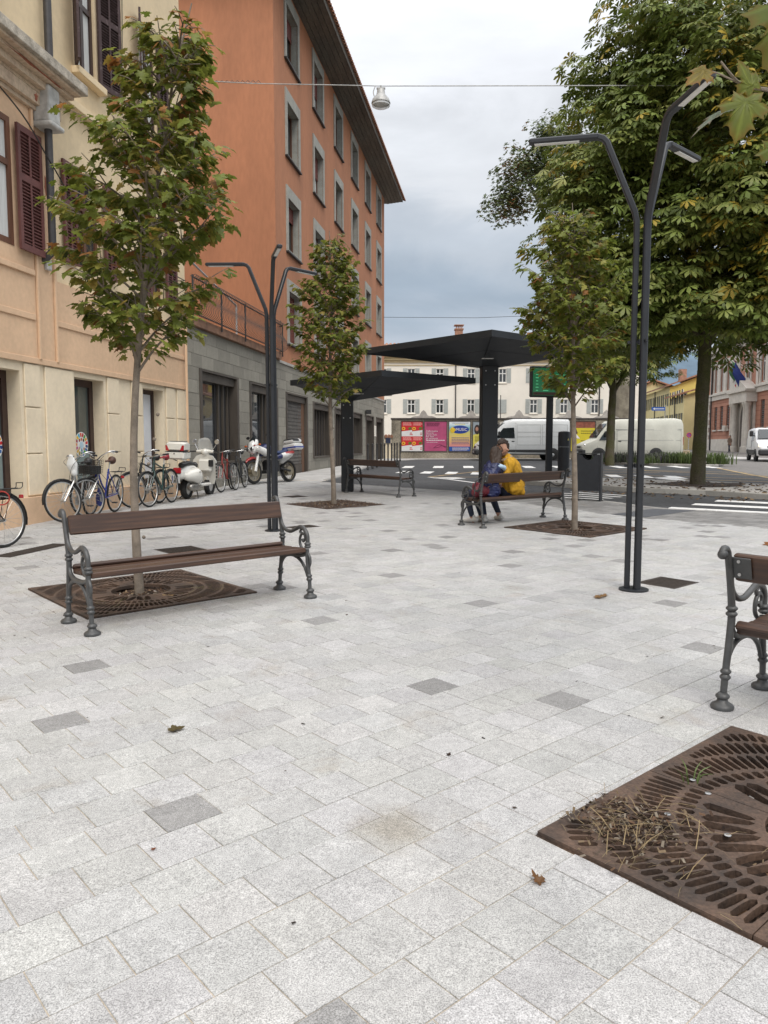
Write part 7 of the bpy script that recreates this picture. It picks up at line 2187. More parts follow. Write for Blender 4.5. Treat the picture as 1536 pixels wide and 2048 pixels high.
def delivery_van(label, L_, hw, st, wheels, win, panels, m_body, r_w=.34, clad=True, wind=None, name='delivery_van', lights='off', roofline=None, shield=None):
    t = thing(name, label, 'van', (0, 0, 0), 'vans parked round the square')
    body = loft_van(t, st, hw, m_body)
    for x in wheels:
        for s_ in (-1, 1):
            b = MB(); b.lathe([(r_w * 1.22, -.06), (r_w * 1.22, .012)] if s_ > 0 else [(r_w * 1.22, -.012), (r_w * 1.22, .06)], 22, (x, s_ * hw, r_w * 1.02), 'Y'); b.build('wheel_arch', m_clad, t, local=True)
            wheel(t, x, s_ * (hw - .07), r_w, .20, m_alu)
    for s_ in (-1, 1):
        for w_ in win: side_panel(t, st, hw, w_, s_, m_vgl, 'side_window', .035, .06)
        for p in panels:
            x0, x1, z0, z1 = p
            g = MB()
            for a, b2, c_, d_ in ((x0, x1, z0, z0 + .012), (x0, x1, z1 - .012, z1), (x0, x0 + .014, z0, z1), (x1 - .014, x1, z0, z1)):
                ns = 5
                for q in range(ns):
                    za, zb_ = c_ + (d_ - c_) * q / ns, c_ + (d_ - c_) * (q + 1) / ns
                    g.prism([(a, za), (b2, za), (b2, zb_), (a, zb_)], lambda x, z, d: (x, s_ * (side_y(st, hw, x, z) + d), z), .012, -.006)
            o = g.build('panel_seam', mat('seam_grey', (0.30, 0.31, 0.30), .6, .1, 4), t, local=True)
        if clad:
            xs = sorted(wheels)
            for a, b2 in ((xs[0] + r_w * 1.15, xs[1] - r_w * 1.15), (max(x for x, *_ in st) * 0 + .25, xs[0] - r_w * 1.15)):
                if b2 - a > .1: side_panel(t, st, hw, [(a, .36), (b2, .36), (b2, .66), (a, .66)], s_, m_clad, 'side_cladding', .02, .03)
        # mirror and handle
        b = MB(); xm = L_ - 1.35; b.cbox((xm, s_ * (hw + .17), 1.62), (.12, .20, .34), .04); b.box((xm, s_ * (hw + .05), 1.5), (.06, .14, .06)); b.build('mirror', m_blk, t, local=True)
        b = MB(); b.cbox((L_ - 2.25, s_ * (hw + .01), 1.18), (.18, .03, .05), .01); b.build('door_handle', m_blk, t, local=True)
    # windscreen
    if wind:
        (xa, za), (xb, zb_) = wind
        b = MB(); k0, k1 = hw * .86, hw * .74
        up = Vector((zb_ - za, 0, xa - xb)).normalized() * .012
        P = [Vector((xa, -k0, za)), Vector((xa, k0, za)), Vector((xb, k1, zb_)), Vector((xb, -k1, zb_))]
        b.add([p + up for p in P] + [p - up for p in P], [(0, 1, 2, 3), (7, 6, 5, 4), (0, 4, 5, 1), (1, 5, 6, 2), (2, 6, 7, 3), (3, 7, 4, 0)]); b.build('windscreen', m_vgl, t, local=True)
    b = MB(); b.cbox((L_ - .08, 0, .52), (.34, 2 * hw * .93, .36), .08); b.build('front_bumper', m_clad, t, local=True)
    for s_ in (-1, 1):
        b = MB(); b.ball((L_ - .16, s_ * hw * .76, .92), (.10, .15, .12), 12, 8); b.build('headlight', emit_mat('lit_headlight', (1, .75, .45), 3) if lights == 'on' else m_chrome, t, local=True, smooth=60)
        b = MB(); b.cbox((.01, s_ * hw * .9, 1.2), (.04, .10, .5), .01); b.build('tail_light', m_redl, t, local=True)
    b = MB(); b.cbox((L_ + .095, 0, .52), (.015, .48, .11), .004); b.build('number_plate', mat('plate_white', (.62, .63, .62), .5, .05, 8), t, local=True)
    b = MB(); b.cbox((L_ - .02, 0, .82), (.06, hw * .9, .14), .02); b.build('grille', m_blk, t, local=True)
    return t
L1 = 5.75
st1 = [(0.0, .40, 2.46, .95), (.06, .36, 2.52, .99), (1.0, .34, 2.55, 1.0), (L1 - 2.3, .34, 2.55, 1.0), (L1 - 1.95, .34, 2.48, 1.0), (L1 - 1.55, .34, 2.18, .995), (L1 - 1.1, .34, 1.75, .99), (L1 - .75, .34, 1.38, .98), (L1 - .35, .34, 1.22, .95), (L1 - .12, .36, 1.02, .88), (L1, .42, .82, .80)]
v1 = delivery_van('white high-roofed delivery van parked at the poster wall behind the couple', L1, 1.0, st1, (1.05, 4.75), [[(L1 - 2.35, 1.38), (L1 - 1.2, 1.38), (L1 - 1.62, 1.98), (L1 - 2.3, 2.02)]],
                  [(.15, 1.7, .95, 2.2), (1.8, 3.25, .95, 2.2), (1.8, 3.25, 1.45, 1.75), (.15, 1.7, 1.45, 1.75), (3.32, 4.55, .42, 2.3)], m_vw, wind=((L1 - .78, 1.46), (L1 - 1.70, 2.40)))
place(v1, 5.72 + L1, 48.4, math.pi)
L2 = 6.15
st2 = [(0.0, .45, 2.30, .94), (.10, .42, 2.50, .985), (.5, .40, 2.58, 1.0), (L2 - 2.2, .38, 2.52, 1.0), (L2 - 1.75, .38, 2.42, 1.0), (L2 - 1.5, .38, 2.20, .99), (L2 - 1.15, .38, 1.78, .98), (L2 - .82, .38, 1.34, .96), (L2 - .3, .38, 1.12, .93), (L2 - .06, .40, .98, .88), (L2, .44, .86, .85)]
v2 = delivery_van('old cream panel van with black bumper standing behind the planted bed', L2, 1.0, st2, (1.68, L2 - .98), [[(L2 - 1.95, 1.24), (L2 - 1.0, 1.24), (L2 - 1.36, 1.80), (L2 - 1.95, 1.80)]],
                  [(.15, 4.05, 1.24, 1.85), (.15, 4.05, .6, 1.22), (L2 - 2.05, L2 - .9, .45, 1.9), (.12, 4.15, 1.88, 1.92)], m_vc, r_w=.35, clad=False, wind=((L2 - .84, 1.42), (L2 - 1.48, 2.26)), name='panel_van')
b = MB(); b.box((.9, -1.008, 1.72), (.14, .02, .26)); b.build('vent', m_blk, v2, local=True)
place(v2, 12.15 + L2, 47.9, math.pi)
L3 = 4.85
st3 = [(0.0, .36, 1.86, .94), (.06, .34, 1.93, .985), (.8, .32, 1.97, 1.0), (L3 - 2.3, .32, 1.97, 1.0), (L3 - 1.9, .32, 1.90, 1.0), (L3 - 1.4, .32, 1.55, .99), (L3 - 1.0, .32, 1.22, .98), (L3 - .4, .32, 1.08, .95), (L3 - .1, .34, .92, .88), (L3, .40, .78, .8)]
v3 = delivery_van('small white van with lit headlights driving in at the right edge', L3, .95, st3, (.95, L3 - .95), [[(L3 - 2.4, 1.2), (L3 - 1.3, 1.2), (L3 - 1.75, 1.68), (L3 - 2.4, 1.70)]],
                  [(.15, 2.3, .8, 1.7), (2.4, 3.5, .42, 1.8)], m_vw3, r_w=.32, wind=((L3 - 1.03, 1.33), (L3 - 1.76, 1.88)), name='small_van', lights='on')
place(v3, 24.0, 48.7, math.atan2(-.95, -.31))

# ---------------------------------------------------------------- bicycles
def bicycle(label, front, rear, m_frame, steer=0.0, low=False, guards=True, rack=False, basket=False, m_saddle=None, lean=0.0, bars='city', m_rimcol=None, bag=None, dress=None):
    fx, rx = Vector(front), Vector(rear)
    d = fx - rx; hd = math.atan2(d.y, d.x); wbase = max(.98, min(1.10, d.length))
    t = thing('bicycle', label, 'bicycle', (0, 0, 0), 'bicycles parked along the cream wall' if rear[1] < 18 else 'bicycles beside the scooter')
    r_ = .335
    tilt = R(20)
    ax = Vector((-math.sin(tilt), 0, math.cos(tilt)))        # steering axis through the front axle area
    org = Vector((wbase - .05, 0, r_))
    Ms = Matrix.Translation(org) @ Matrix.Rotation(steer, 4, ax) @ Matrix.Translation(-org)
    S = lambda p: Ms @ Vector(p)
    def wheel_at(cx_, fn):
        b = MB(); b.tube([fn((cx_ + math.cos(a) * r_, 0, r_ + math.sin(a) * r_)) for a in np.linspace(0, 2 * math.pi, 32, endpoint=False)], .019, 7, closed=True)
        w = b.build('wheel', m_tyre, t, local=True, smooth=60)
        b = MB(); b.tube([fn((cx_ + math.cos(a) * (r_ - .024), 0, r_ + math.sin(a) * (r_ - .024))) for a in np.linspace(0, 2 * math.pi, 32, endpoint=False)], .0105, 6, closed=True); b.build('rim', m_rimcol or m_alu, w, local=True, smooth=60)
        b = MB()
        for k_ in range(20):
            a = k_ * 2 * math.pi / 20; s_ = .02 if k_ % 2 else -.02
            b.tube([fn((cx_ + math.cos(a + .5 * (1 if k_ % 4 < 2 else -1)) * .03, s_, r_ + math.sin(a + .5 * (1 if k_ % 4 < 2 else -1)) * .03)), fn((cx_ + math.cos(a) * (r_ - .03), 0, r_ + math.sin(a) * (r_ - .03)))], .0022, 3)
        b.build('spokes', m_alu, w, local=True)
        b = MB(); b.tube([fn((cx_, -.05, r_)), fn((cx_, .05, r_))], .022, 8); b.build('hub', m_alu, w, local=True, smooth=40)
        if guards:
            b = MB(); a0, a1 = (R(25), R(195)) if cx_ < .5 else (R(-5), R(165))
            V = []; F = []
            n_ = 14
            for i in range(n_):
                a = a0 + (a1 - a0) * i / (n_ - 1)
                for y_, q in ((-.028, .024), (-.018, .036), (.018, .036), (.028, .024)):
                    V.append(fn((cx_ + math.cos(a) * (r_ + q), y_, r_ + math.sin(a) * (r_ + q))))
            for i in range(n_ - 1):
                for j in range(3): F.append((i * 4 + j, i * 4 + j + 1, i * 4 + 5 + j, i * 4 + 4 + j))
            b.add(V, F); o = b.build('mudguard', m_blk, w, local=True, smooth=60); md = o.modifiers.new('t', 'SOLIDIFY'); md.thickness = .003
    wheel_at(0, lambda p: Vector(p)); wheel_at(wbase, S)
    bb = Vector((.44, 0, .29)); seat = Vector((.30, 0, .80)); head_t = Vector((wbase - .31, 0, .86)); head_b = Vector((wbase - .255, 0, .70))
    b = MB(); rt = .0165
    if low:
        b.tube(catmull([head_b, Vector((wbase - .42, 0, .48)), bb + Vector((.08, 0, .06)), bb], 4), rt * 1.2, 8); b.tube(catmull([head_t - Vector((0, 0, .03)), Vector((wbase - .48, 0, .56)), Vector((.42, 0, .42))], 4), rt, 8)
    else:
        b.tube([head_b, bb], rt * 1.1, 8); b.tube([head_t, seat - Vector((-.02, 0, .08))], rt, 8)
    b.tube([bb, seat], rt, 8); b.tube([head_b, head_t], rt * 1.25, 8)
    for s_ in (-.045, .045):
        b.tube([bb + Vector((0, s_ * .5, 0)), Vector((0, s_, r_))], .010, 6); b.tube([seat - Vector((-.01, -s_ * .4, .06)), Vector((0, s_, r_))], .009, 6)
    b.build('frame', m_frame, t, local=True, smooth=50)
    b = MB()
    for s_ in (-.05, .05): b.tube([S(p) for p in catmull([head_b + Vector((0, s_ * .4, -.02)), Vector((wbase - .20, s_, .62)), Vector((wbase, s_, r_))], 4)], [.014, .010], 6)
    b.tube([S(head_b - Vector((0, 0, .02))), S(head_t + Vector((-.03, 0, .12)))], .014, 8)
    b.build('fork', m_frame if not low else m_alu, t, local=True, smooth=50)
    st = head_t + Vector((-.03, 0, .12))
    b = MB()
    if bars == 'city': hp = [(-.17, -.29, .10), (-.05, -.27, .12), (.06, -.15, .06), (.06, 0, .0), (.06, .15, .06), (-.05, .27, .12), (-.17, .29, .10)]
    else: hp = [(-.05, -.30, .03), (0, -.15, .02), (.05, 0, .0), (0, .15, .02), (-.05, .30, .03)]
    pts = [S(st + Vector(p)) for p in hp]
    b.tube(catmull(pts, 4), .0115, 7); hb_ = b.build('handlebar', m_chrome, t, local=True, smooth=60)
    for k_ in (0, -1):
        q = pts[1] if k_ == 0 else pts[-2]; e = pts[k_]
        b = MB(); b.tube([e.lerp(q, -.05), e.lerp(q, .75)], .0175, 8); b.build('grip', m_blk, hb_, local=True, smooth=50)
        b = MB(); b.tube([q + Vector((.02, 0, -.01)), q.lerp(e, .8) + Vector((.05, 0, -.03))], .006, 5); b.build('brake_lever', m_alu, hb_, local=True)
    b = MB(); b.tube([S(p) for p in catmull([st + Vector((.05, .2, .05)), st + Vector((.16, .1, -.1)), Vector((wbase - .16, .0, .66))], 5)], .0035, 4); b.tube([S(p) for p in catmull([st + Vector((.05, -.2, .05)), st + Vector((.17, -.08, -.02)), st + Vector((.04, 0, -.2)), bb + Vector((.1, 0, .2))], 5)], .0035, 4); b.build('brake_cable', m_blk, t, local=True)
    b = MB(); b.tube([seat - Vector((0, 0, .04)), seat + Vector((-.04, 0, .12))], .0125, 8); b.build('seat_post', m_alu, t, local=True)
    blob('saddle', [([seat + Vector((.12, 0, .145)), seat + Vector((-.02, 0, .15)), seat + Vector((-.14, 0, .155))], [.022, .045, .075], .5)], m_saddle or m_seat, t, .012, 3)
    b = MB(); b.lathe([(.085, -.004), (.085, .004)], 18, (bb.x, -.05, bb.z), 'Y'); b.build('chainring', m_alu, t, local=True)
    for s_, a in ((-1, .6), (1, .6 + math.pi)):
        e = bb + Vector((math.cos(a) * .165, s_ * .075, math.sin(a) * .165))
        b = MB(); b.tube([bb + Vector((0, s_ * .06, 0)), e], .010, 6); cr_ = b.build('crank', m_alu, t, local=True)
        b = MB(); b.cbox(e + Vector((0, s_ * .05, 0)), (.09, .08, .022), .006); b.build('pedal', m_blk, cr_, local=True)
    b = MB()
    for dz in (-.035, .035): b.tube([Vector((0, -.05, r_ + dz * .6)), bb + Vector((0, -.05, dz * 2.2))], .0045, 4)
    b.build('chain', m_blk, t, local=True)
    if rack:
        b = MB()
        for s_ in (-.06, .06): b.tube(catmull([(.16, s_, .74), (-.05, s_, .735), (-.27, s_, .73), (-.30, s_, .80)], 3), .006, 5); b.tube([(-.12, s_, .73), (0, s_ * .8, r_)], .005, 5)
        for x_ in (.08, -.02, -.12, -.22): b.tube([(x_, -.06, .735), (x_, .06, .735)], .005, 5)
        b.tube([(-.30, -.06, .80), (-.30, .06, .80)], .006, 5)
        b.build('rack', m_blk, t, local=True)
        b = MB(); b.cbox((-.31, 0, .62), (.03, .07, .05), .008); b.build('rear_light', m_redl, t, local=True)
    if basket:
        b = MB(); c = st + Vector((.22, 0, -.13)); w_, l_, h_ = .19, .13, .22
        for z_ in np.linspace(-h_ / 2, h_ / 2, 8):
            k_ = 1 + z_ * .8
            b.tube([S(c + Vector((x_ * l_ * k_, y_ * w_ * k_, z_))) for x_, y_ in ((-1, -1), (1, -1), (1, 1), (-1, 1))], .0035, 4, closed=True)
        for q in np.linspace(-1, 1, 8):
            for x_, y_ in ((-1, q), (1, q), (q, -1), (q, 1)): b.tube([S(c + Vector((x_ * l_ * .91, y_ * w_ * .91, -h_ / 2))), S(c + Vector((x_ * l_ * 1.09, y_ * w_ * 1.09, h_ / 2)))], .003, 4)
        b.build('basket', m_blk, t, local=True)
        b = MB(); b.box(S(c + Vector((0, 0, -.03))), (.2, .3, .14)); b.build('basket_liner', m_blk, t, local=True)
    if bag: blob('bag', [([Vector((.42, -.10, .42)), Vector((.42, -.10, .28)), Vector((.44, -.10, .18))], [.05, .085, .06], .8)], bag, t, .015, 3)
    if dress: blob('saddle_cover', [([S(st + Vector((.12, .05, .08))), S(st + Vector((.12, .05, -.06))), S(st + Vector((.10, .05, -.20)))], [.04, .10, .06], .45)], dress, t, .016, 3)
    t.matrix_world = Matrix.Translation((rx.x, rx.y, gz(rx.y) + .017)) @ Matrix.Rotation(math.atan(SLOPE) if True else 0, 4, 'X') @ Matrix.Rotation(hd, 4, 'Z') @ Matrix.Rotation(lean, 4, 'X')
    return t
m_silver = mat('silver_paint', (.42, .43, .43), .35, .06, 8, metal=.4)
m_blue = mat('blue_paint', (.012, .03, .22), .3, .08, 8, coat=.4)
m_bkp = mat('black_paint', (.014, .015, .016), .3, .1, 8, coat=.3)
m_teal = mat('green_black_paint', (.012, .05, .045), .3, .1, 8, coat=.3)
m_redp = mat('red_paint', (.26, .03, .02), .35, .1, 8, coat=.3)
m_brn = mat('brown_leather', (.075, .03, .018), .5, .2, 10)
bicycle('bicycle cut off by the left edge, red lock on its rear rack', (-5.32, 8.75), (-4.86, 9.72), m_bkp, 0, False, True, True, lean=R(3))
bicycle('silver city bicycle with front wheel turned, nearest to the shop window', (-5.28, 12.55), (-5.24, 13.60), m_silver, R(-32), True, True, False, dress=mat('white_cover', (.62, .63, .62), .6, .08, 8), lean=R(-4))
bicycle('blue city bicycle with black wire basket and brown saddle', (-5.10, 13.15), (-5.02, 14.22), m_blue, R(-30), True, False, True, True, m_brn, lean=R(-3), bag=m_blue)
bicycle('black bicycle leaning beside the white shop door, hidden by the maple trunk', (-4.95, 15.0), (-4.72, 16.05), m_bkp, R(-22), False, True, True, bars='city', lean=R(-3))
bicycle('dark green bicycle with red saddle behind the maple trunk', (-4.66, 15.15), (-4.50, 16.2), m_teal, R(-8), False, True, False, bars='flat', m_saddle=mat('red_saddle', (.25, .02, .03), .5, .1, 8), lean=R(2))
bicycle('red mountain bicycle standing right beside the white scooter', (-4.05, 19.0), (-3.98, 20.05), m_redp, R(-6), False, False, False, bars='flat', lean=R(3))
bicycle('bicycle farthest along the stone wall, behind the red one', (-3.84, 19.75), (-3.78, 20.8), m_bkp, R(-4), False, True, False, bars='flat', lean=R(3))
# red cable lock on the first bicycle
b = MB(); b.tube([(-4.86 + .02 + .08 * math.cos(a), 9.66 + .04 * math.cos(a), gz(9.7) + .64 + .085 * math.sin(a)) for a in np.linspace(0, 2 * math.pi, 20, endpoint=False)], .009, 6, closed=True)
o = b.build('cable_lock', mat('lock_red', (.35, .03, .02), .4, .1, 8)); tag(o, 'coiled red cable lock hung on the bicycle at the left edge', 'lock')

# ---------------------------------------------------------------- scooter
t = thing('motor_scooter', 'white motor scooter with top box and windscreen parked by the stone wall', 'scooter', (0, 0, 0))
def two_wheel(t, x, r_, w, m_rim, spoked=False, fn=lambda p: p):
    ri_ = .77 if spoked else .60
    b = MB(); b.lathe([(r_ * ri_, -w * .40), (r_ * .90, -w * .5), (r_ * .97, -w * .3), (r_, 0), (r_ * .97, w * .3), (r_ * .90, w * .5), (r_ * ri_, w * .40)], 26, (x, 0, r_), 'Y', caps=False)
    b.v = [tuple(fn(Vector(p))) for p in b.v]
    wh = b.build('wheel', m_tyre, t, local=True, smooth=50)
    b = MB()
    if spoked:
        b.tube([fn(Vector((x + math.cos(a) * r_ * .76, 0, r_ + math.sin(a) * r_ * .76))) for a in np.linspace(0, 2 * math.pi, 26, endpoint=False)], .022, 7, closed=True)
        for k_ in range(24):
            a = k_ * 2 * math.pi / 24; b.tube([fn(Vector((x + math.cos(a) * .05, .05 * (-1) ** k_, r_ + math.sin(a) * .05))), fn(Vector((x + math.cos(a) * r_ * .7, 0, r_ + math.sin(a) * r_ * .7)))], .004, 4)
        b.lathe([(.07, -.08), (.07, .08)], 14, (x, 0, r_), 'Y'); b.lathe([(.14, .075), (.14, .082)], 18, (x, 0, r_), 'Y'); b.lathe([(.14, -.082), (.14, -.075)], 18, (x, 0, r_), 'Y')
    else:
        b.lathe([(r_ * .62, -w * .3), (r_ * .5, -w * .1), (.05, -w * .2), (.05, w * .2), (r_ * .5, w * .1), (r_ * .62, w * .3)], 20, (x, 0, r_), 'Y')
    b.build('rim', m_rim, wh, local=True, smooth=50)
two_wheel(t, 0, .235, .13, m_alu); two_wheel(t, 1.34, .235, .12, m_alu)
blob('rear_body', [([(-.40, 0, .56), (-.15, 0, .60), (.15, 0, .62), (.42, 0, .60)], [.12, .18, .18, .12], .9), ([(-.28, -.15, .53), (0, -.18, .53), (.32, -.14, .44)], [.11, .19, .11], 1.0), ([(-.28, .15, .53), (0, .18, .53), (.32, .14, .44)], [.11, .19, .11], 1.0), ([(.3, 0, .5), (.46, 0, .34)], [.13, .10], 1.2)], m_swhite, t, .02, 5)
blob('seat', [([(-.30, 0, .76), (-.05, 0, .80), (.2, 0, .77), (.42, 0, .74)], [.07, .11, .115, .085], .55)], m_seat, t, .018, 4)
b = MB(); b.cbox((.72, 0, .30), (.56, .40, .07), .03); b.build('floorboard', m_swhite, t, local=True)
b = MB(); b.cbox((.72, 0, .342), (.46, .34, .015), .005); b.build('floor_mat', m_blk, t, local=True)
sh_poly = [(-.17, .28), (.17, .28), (.24, .45), (.29, .68), (.285, .84), (.20, .95), (.08, .99), (-.08, .99), (-.20, .95), (-.285, .84), (-.29, .68), (-.24, .45)]
b = MB()
V = []; n = len(sh_poly); rows = 5
for f in (0, 1):
    for (y_, z_) in sh_poly:
        V.append((1.16 - (z_ - .28) * .26 + .06 * (1 - (y_ / .3) ** 2) * .9 + f * .03, y_, z_))
cen = [(1.16 - .35 * .26 + .055 + f * .03, 0, .63) for f in (0, 1)]
F = [(i, (i + 1) % n, 2 * n) for i in range(n)] + [(n + i, n + (i + 1) % n, 2 * n + 1) for i in range(n)] + [(i, (i + 1) % n, n + (i + 1) % n, n + i) for i in range(n)]
b.add(V + cen, F); b.build('leg_shield', m_swhite, t, local=True, smooth=50)
b = MB(); b.cbox((1.05, 0, .72), (.12, .34, .30), .04); gb2 = b.build('glove_box', m_swhite, t, local=True)
b = MB(); b.cbox((.985, -.17, .78), (.03, .12, .16), .02); b.build('speaker_vent', m_blk, gb2, local=True)
for k_ in range(5):
    b = MB(); b.box((1.055 - k_ * .006, -.285, .46 + k_ * .075), (.04, .02, .05)); b.build('side_vent', m_blk, t, local=True)
blob('front_fender', [([(1.22, 0, .42), (1.34, 0, .46), (1.47, 0, .36)], [.085, .10, .07], 1.0), ([(1.30, 0, .46), (1.16, 0, .62)], [.08, .07], 1)], m_swhite, t, .018, 4)
blob('headset', [([(1.10, 0, .98), (1.05, 0, 1.04)], [.07, .085], 1), ([(1.05, -.2, 1.05), (1.08, 0, 1.06), (1.05, .2, 1.05)], [.035, .075, .035], .8)], m_swhite, t, .015, 4)
b = MB(); b.tube([(1.04, -.2, 1.05), (.98, -.35, 1.05)], .018, 8); b.tube([(1.04, .2, 1.05), (.98, .35, 1.05)], .018, 8); hb2 = b.build('handlebar', m_blk, t, local=True, smooth=50)
for s_ in (-1, 1):
    b = MB(); b.tube([(1.06, s_ * .17, 1.06), (1.08, s_ * .27, 1.24)], .007, 6); mr = b.build('mirror', m_chrome, t, local=True)
    b = MB(); b.lathe([(.055, -.008), (.06, .0), (.05, .018), (.02, .03)], 14, (1.08, s_ * .28, 1.285), 'X'); b.build('mirror_head', m_chrome, mr, local=True, smooth=50)
    b = MB(); b.tube([(1.07, s_ * .19, 1.04), (1.02, s_ * .33, 1.03)], .006, 5); b.build('brake_lever', m_alu, t, local=True)
V = []; ny, nz = 9, 5
for i in range(ny):
    for j in range(nz):
        y_ = (-1 + 2 * i / (ny - 1)); q = j / (nz - 1)
        V.append((1.16 - .10 * q - .06 * y_ * y_, y_ * (.19 + .03 * q - .08 * q * q), 1.04 + q * .34 - .05 * y_ * y_ * q))
b = MB(); b.add(V, [(i * nz + j, (i + 1) * nz + j, (i + 1) * nz + j + 1, i * nz + j + 1) for i in range(ny - 1) for j in range(nz - 1)])
o = b.build('windscreen', clear_mat('screen_plastic', (.75, .76, .74), .35), t, local=True, smooth=80); md = o.modifiers.new('t', 'SOLIDIFY'); md.thickness = .004
b = MB(); b.cbox((-.47, 0, .985), (.38, .43, .155), .022); tcase = b.build('top_box', m_swhite, t, local=True, smooth=40)
b = MB(); b.cbox((-.465, 0, 1.17), (.37, .42, .21), .045); b.build('top_box_lid', m_swhite, tcase, local=True, smooth=40)
b = MB(); b.cbox((-.44, 0, 1.28), (.28, .30, .02), .008); b.build('lid_trim', m_blk, tcase, local=True)
b = MB(); b.cbox((-.465, 0, 1.062), (.385, .435, .012), .004); b.build('seam', m_blk, tcase, local=True)
for s_ in (-1, 1):
    b = MB(); b.prism([(s_ * .12, 1.085), (s_ * .20, 1.085), (s_ * .205, 1.20), (s_ * .17, 1.20)], lambda a, z_, d: (d, a, z_), -.652, -.62); b.build('reflector', m_redl, tcase, local=True)
text_mesh('lettering', 'Vespa', .045, mat('badge_grey', (.12, .12, .12), .4, .05, 5), tcase, Matrix.Translation((-.640, .05, 1.10)) @ Matrix.Rotation(R(-90), 4, 'Z') @ Matrix.Rotation(R(90), 4, 'X'), .001)
b = MB(); b.lathe([(.014, -.005), (.014, .005)], 10, (-.665, 0, 1.02), 'X'); b.build('lock', m_blk, tcase, local=True)
b = MB(); b.tube([(-.3, -.10, .86), (-.52, -.10, .90)], .012, 6); b.tube([(-.3, .10, .86), (-.52, .10, .90)], .012, 6); b.box((-.45, 0, .90), (.26, .28, .015)); b.build('carrier', m_chrome, t, local=True)
b = MB(); b.cbox((-.515, 0, .65), (.05, .19, .13), .03); b.build('tail_light', m_redl, t, local=True)
b = MB(); b.cbox((-.575, 0, .47), (.012, .178, .178), .004, rot=Matrix.Rotation(R(-10), 3, 'Y')); plate = b.build('number_plate', mat('plate_white', (.62, .63, .62), .5, .05, 8), t, local=True)
b = MB(); b.box((-.584, .078, .47), (.004, .02, .17), rot=Matrix.Rotation(R(-10), 3, 'Y')); b.build('blue_band', mat('plate_blue', (.02, .06, .3), .5, .05, 8), plate, local=True)
PM = Matrix.Translation((-.594, .06, .48)) @ Matrix.Rotation(R(-10), 4, 'Y') @ Matrix.Rotation(R(-90), 4, 'Z') @ Matrix.Rotation(R(90), 4, 'X')
mk = mat('plate_ink', (.02, .02, .025), .6, .05, 8)
text_mesh('lettering', 'DS', .075, mk, plate, PM @ Matrix.Translation((.02, .0, 0)), .001); text_mesh('lettering', '55520', .06, mk, plate, PM @ Matrix.Translation((-.045, -.075, 0)), .001)
text_mesh('lettering', 'GTS', .06, m_chrome, t, Matrix.Translation((-.17, -.362, .60)) @ Matrix.Rotation(R(90), 4, 'X'), .002)
b = MB(); b.lathe([(.03, -.26), (.075, -.22), (.085, 0), (.08, .12), (.05, .16)], 16, (-.05, -.20, .28), 'X'); b.build('muffler', mat('muffler_steel', (.28, .27, .25), .35, .15, 8, metal=.8), t, local=True, smooth=50)
b = MB(); b.cbox((.05, .13, .27), (.5, .10, .16), .04); b.build('engine_case', mat('engine_grey', (.12, .12, .12), .5, .2, 8), t, local=True)
b = MB(); b.tube([(-.42, 0, .56), (-.57, 0, .50)], .03, 6); b.build('plate_bracket', m_blk, t, local=True)
b = MB()
for s_ in (-1, 1): b.tube(catmull([(.25, s_ * .12, .24), (.20, s_ * .18, .08), (.12, s_ * .22, .0)], 3), .012, 6)
b.build('stand', m_blk, t, local=True)
place(t, -4.42, 17.1, R(81), .03, R(1.5))

# ---------------------------------------------------------------- motorcycle
t = thing('motorcycle', 'white blue and red touring motorcycle with top box behind the left lamp post', 'motorcycle', (0, 0, 0))
m_mw = mat('moto_white', (.68, .68, .66), .25, .03, 4, coat=.5); m_mb = mat('moto_navy', (.012, .02, .09), .3, .08, 4, coat=.4); m_mr = mat('moto_red', (.33, .02, .02), .3, .06, 4, coat=.4)
m_gold = mat('rim_gold', (.28, .24, .17), .4, .15, 8, metal=.6)
two_wheel(t, 0, .335, .14, m_gold, True); two_wheel(t, 1.55, .355, .095, m_gold, True)
b = MB()
for s_ in (-.09, .09):
    b.tube([(1.55, s_, .355), (1.38, s_, .78)], [.045, .04], 10); b.tube([(1.38, s_, .76), (1.27, s_, 1.06)], .024, 8)
b.build('fork', m_mw, t, local=True, smooth=50)
blob('front_fender', [([(1.36, 0, .70), (1.52, 0, .745), (1.70, 0, .70), (1.80, 0, .63)], [.055, .085, .075, .03], .55)], m_mr, t, .015, 4)
blob('fairing', [([(1.48, 0, .98), (1.42, 0, 1.10), (1.30, 0, 1.22)], [.13, .15, .08], 1.1), ([(1.40, -.13, 1.0), (1.15, -.20, .88), (.98, -.19, .72)], [.10, .11, .06], 1.0), ([(1.40, .13, 1.0), (1.15, .20, .88), (.98, .19, .72)], [.10, .11, .06], 1.0)], m_mw, t, .018, 4)
for s_ in (-.075, .075):
    b = MB(); b.ball((1.585, s_, 1.0), (.03, .065, .065), 12, 8); b.build('headlight', m_chrome, t, local=True, smooth=60)
b = MB(); b.prism([(-.11, 1.12), (.11, 1.12), (.09, 1.30), (.04, 1.37), (-.04, 1.37), (-.09, 1.30)], lambda a, z_, d: (1.50 - (z_ - 1.12) * .55 + d, a, z_), 0, .006); b.build('windscreen', m_vgl, t, local=True)
b = MB(); b.box((1.47, 0, 1.10), (.12, .27, .03)); b.build('red_stripe', m_mr, t, local=True)
blob('tank', [([(1.12, 0, .92), (.92, 0, .98), (.68, 0, .92)], [.14, .19, .13], 1.0)], m_mb, t, .02, 4)
blob('seat', [([(.70, 0, .88), (.40, 0, .88), (.05, 0, .92)], [.09, .12, .11], .6)], mat('navy_vinyl', (.012, .03, .10), .5, .1, 8), t, .018, 4)
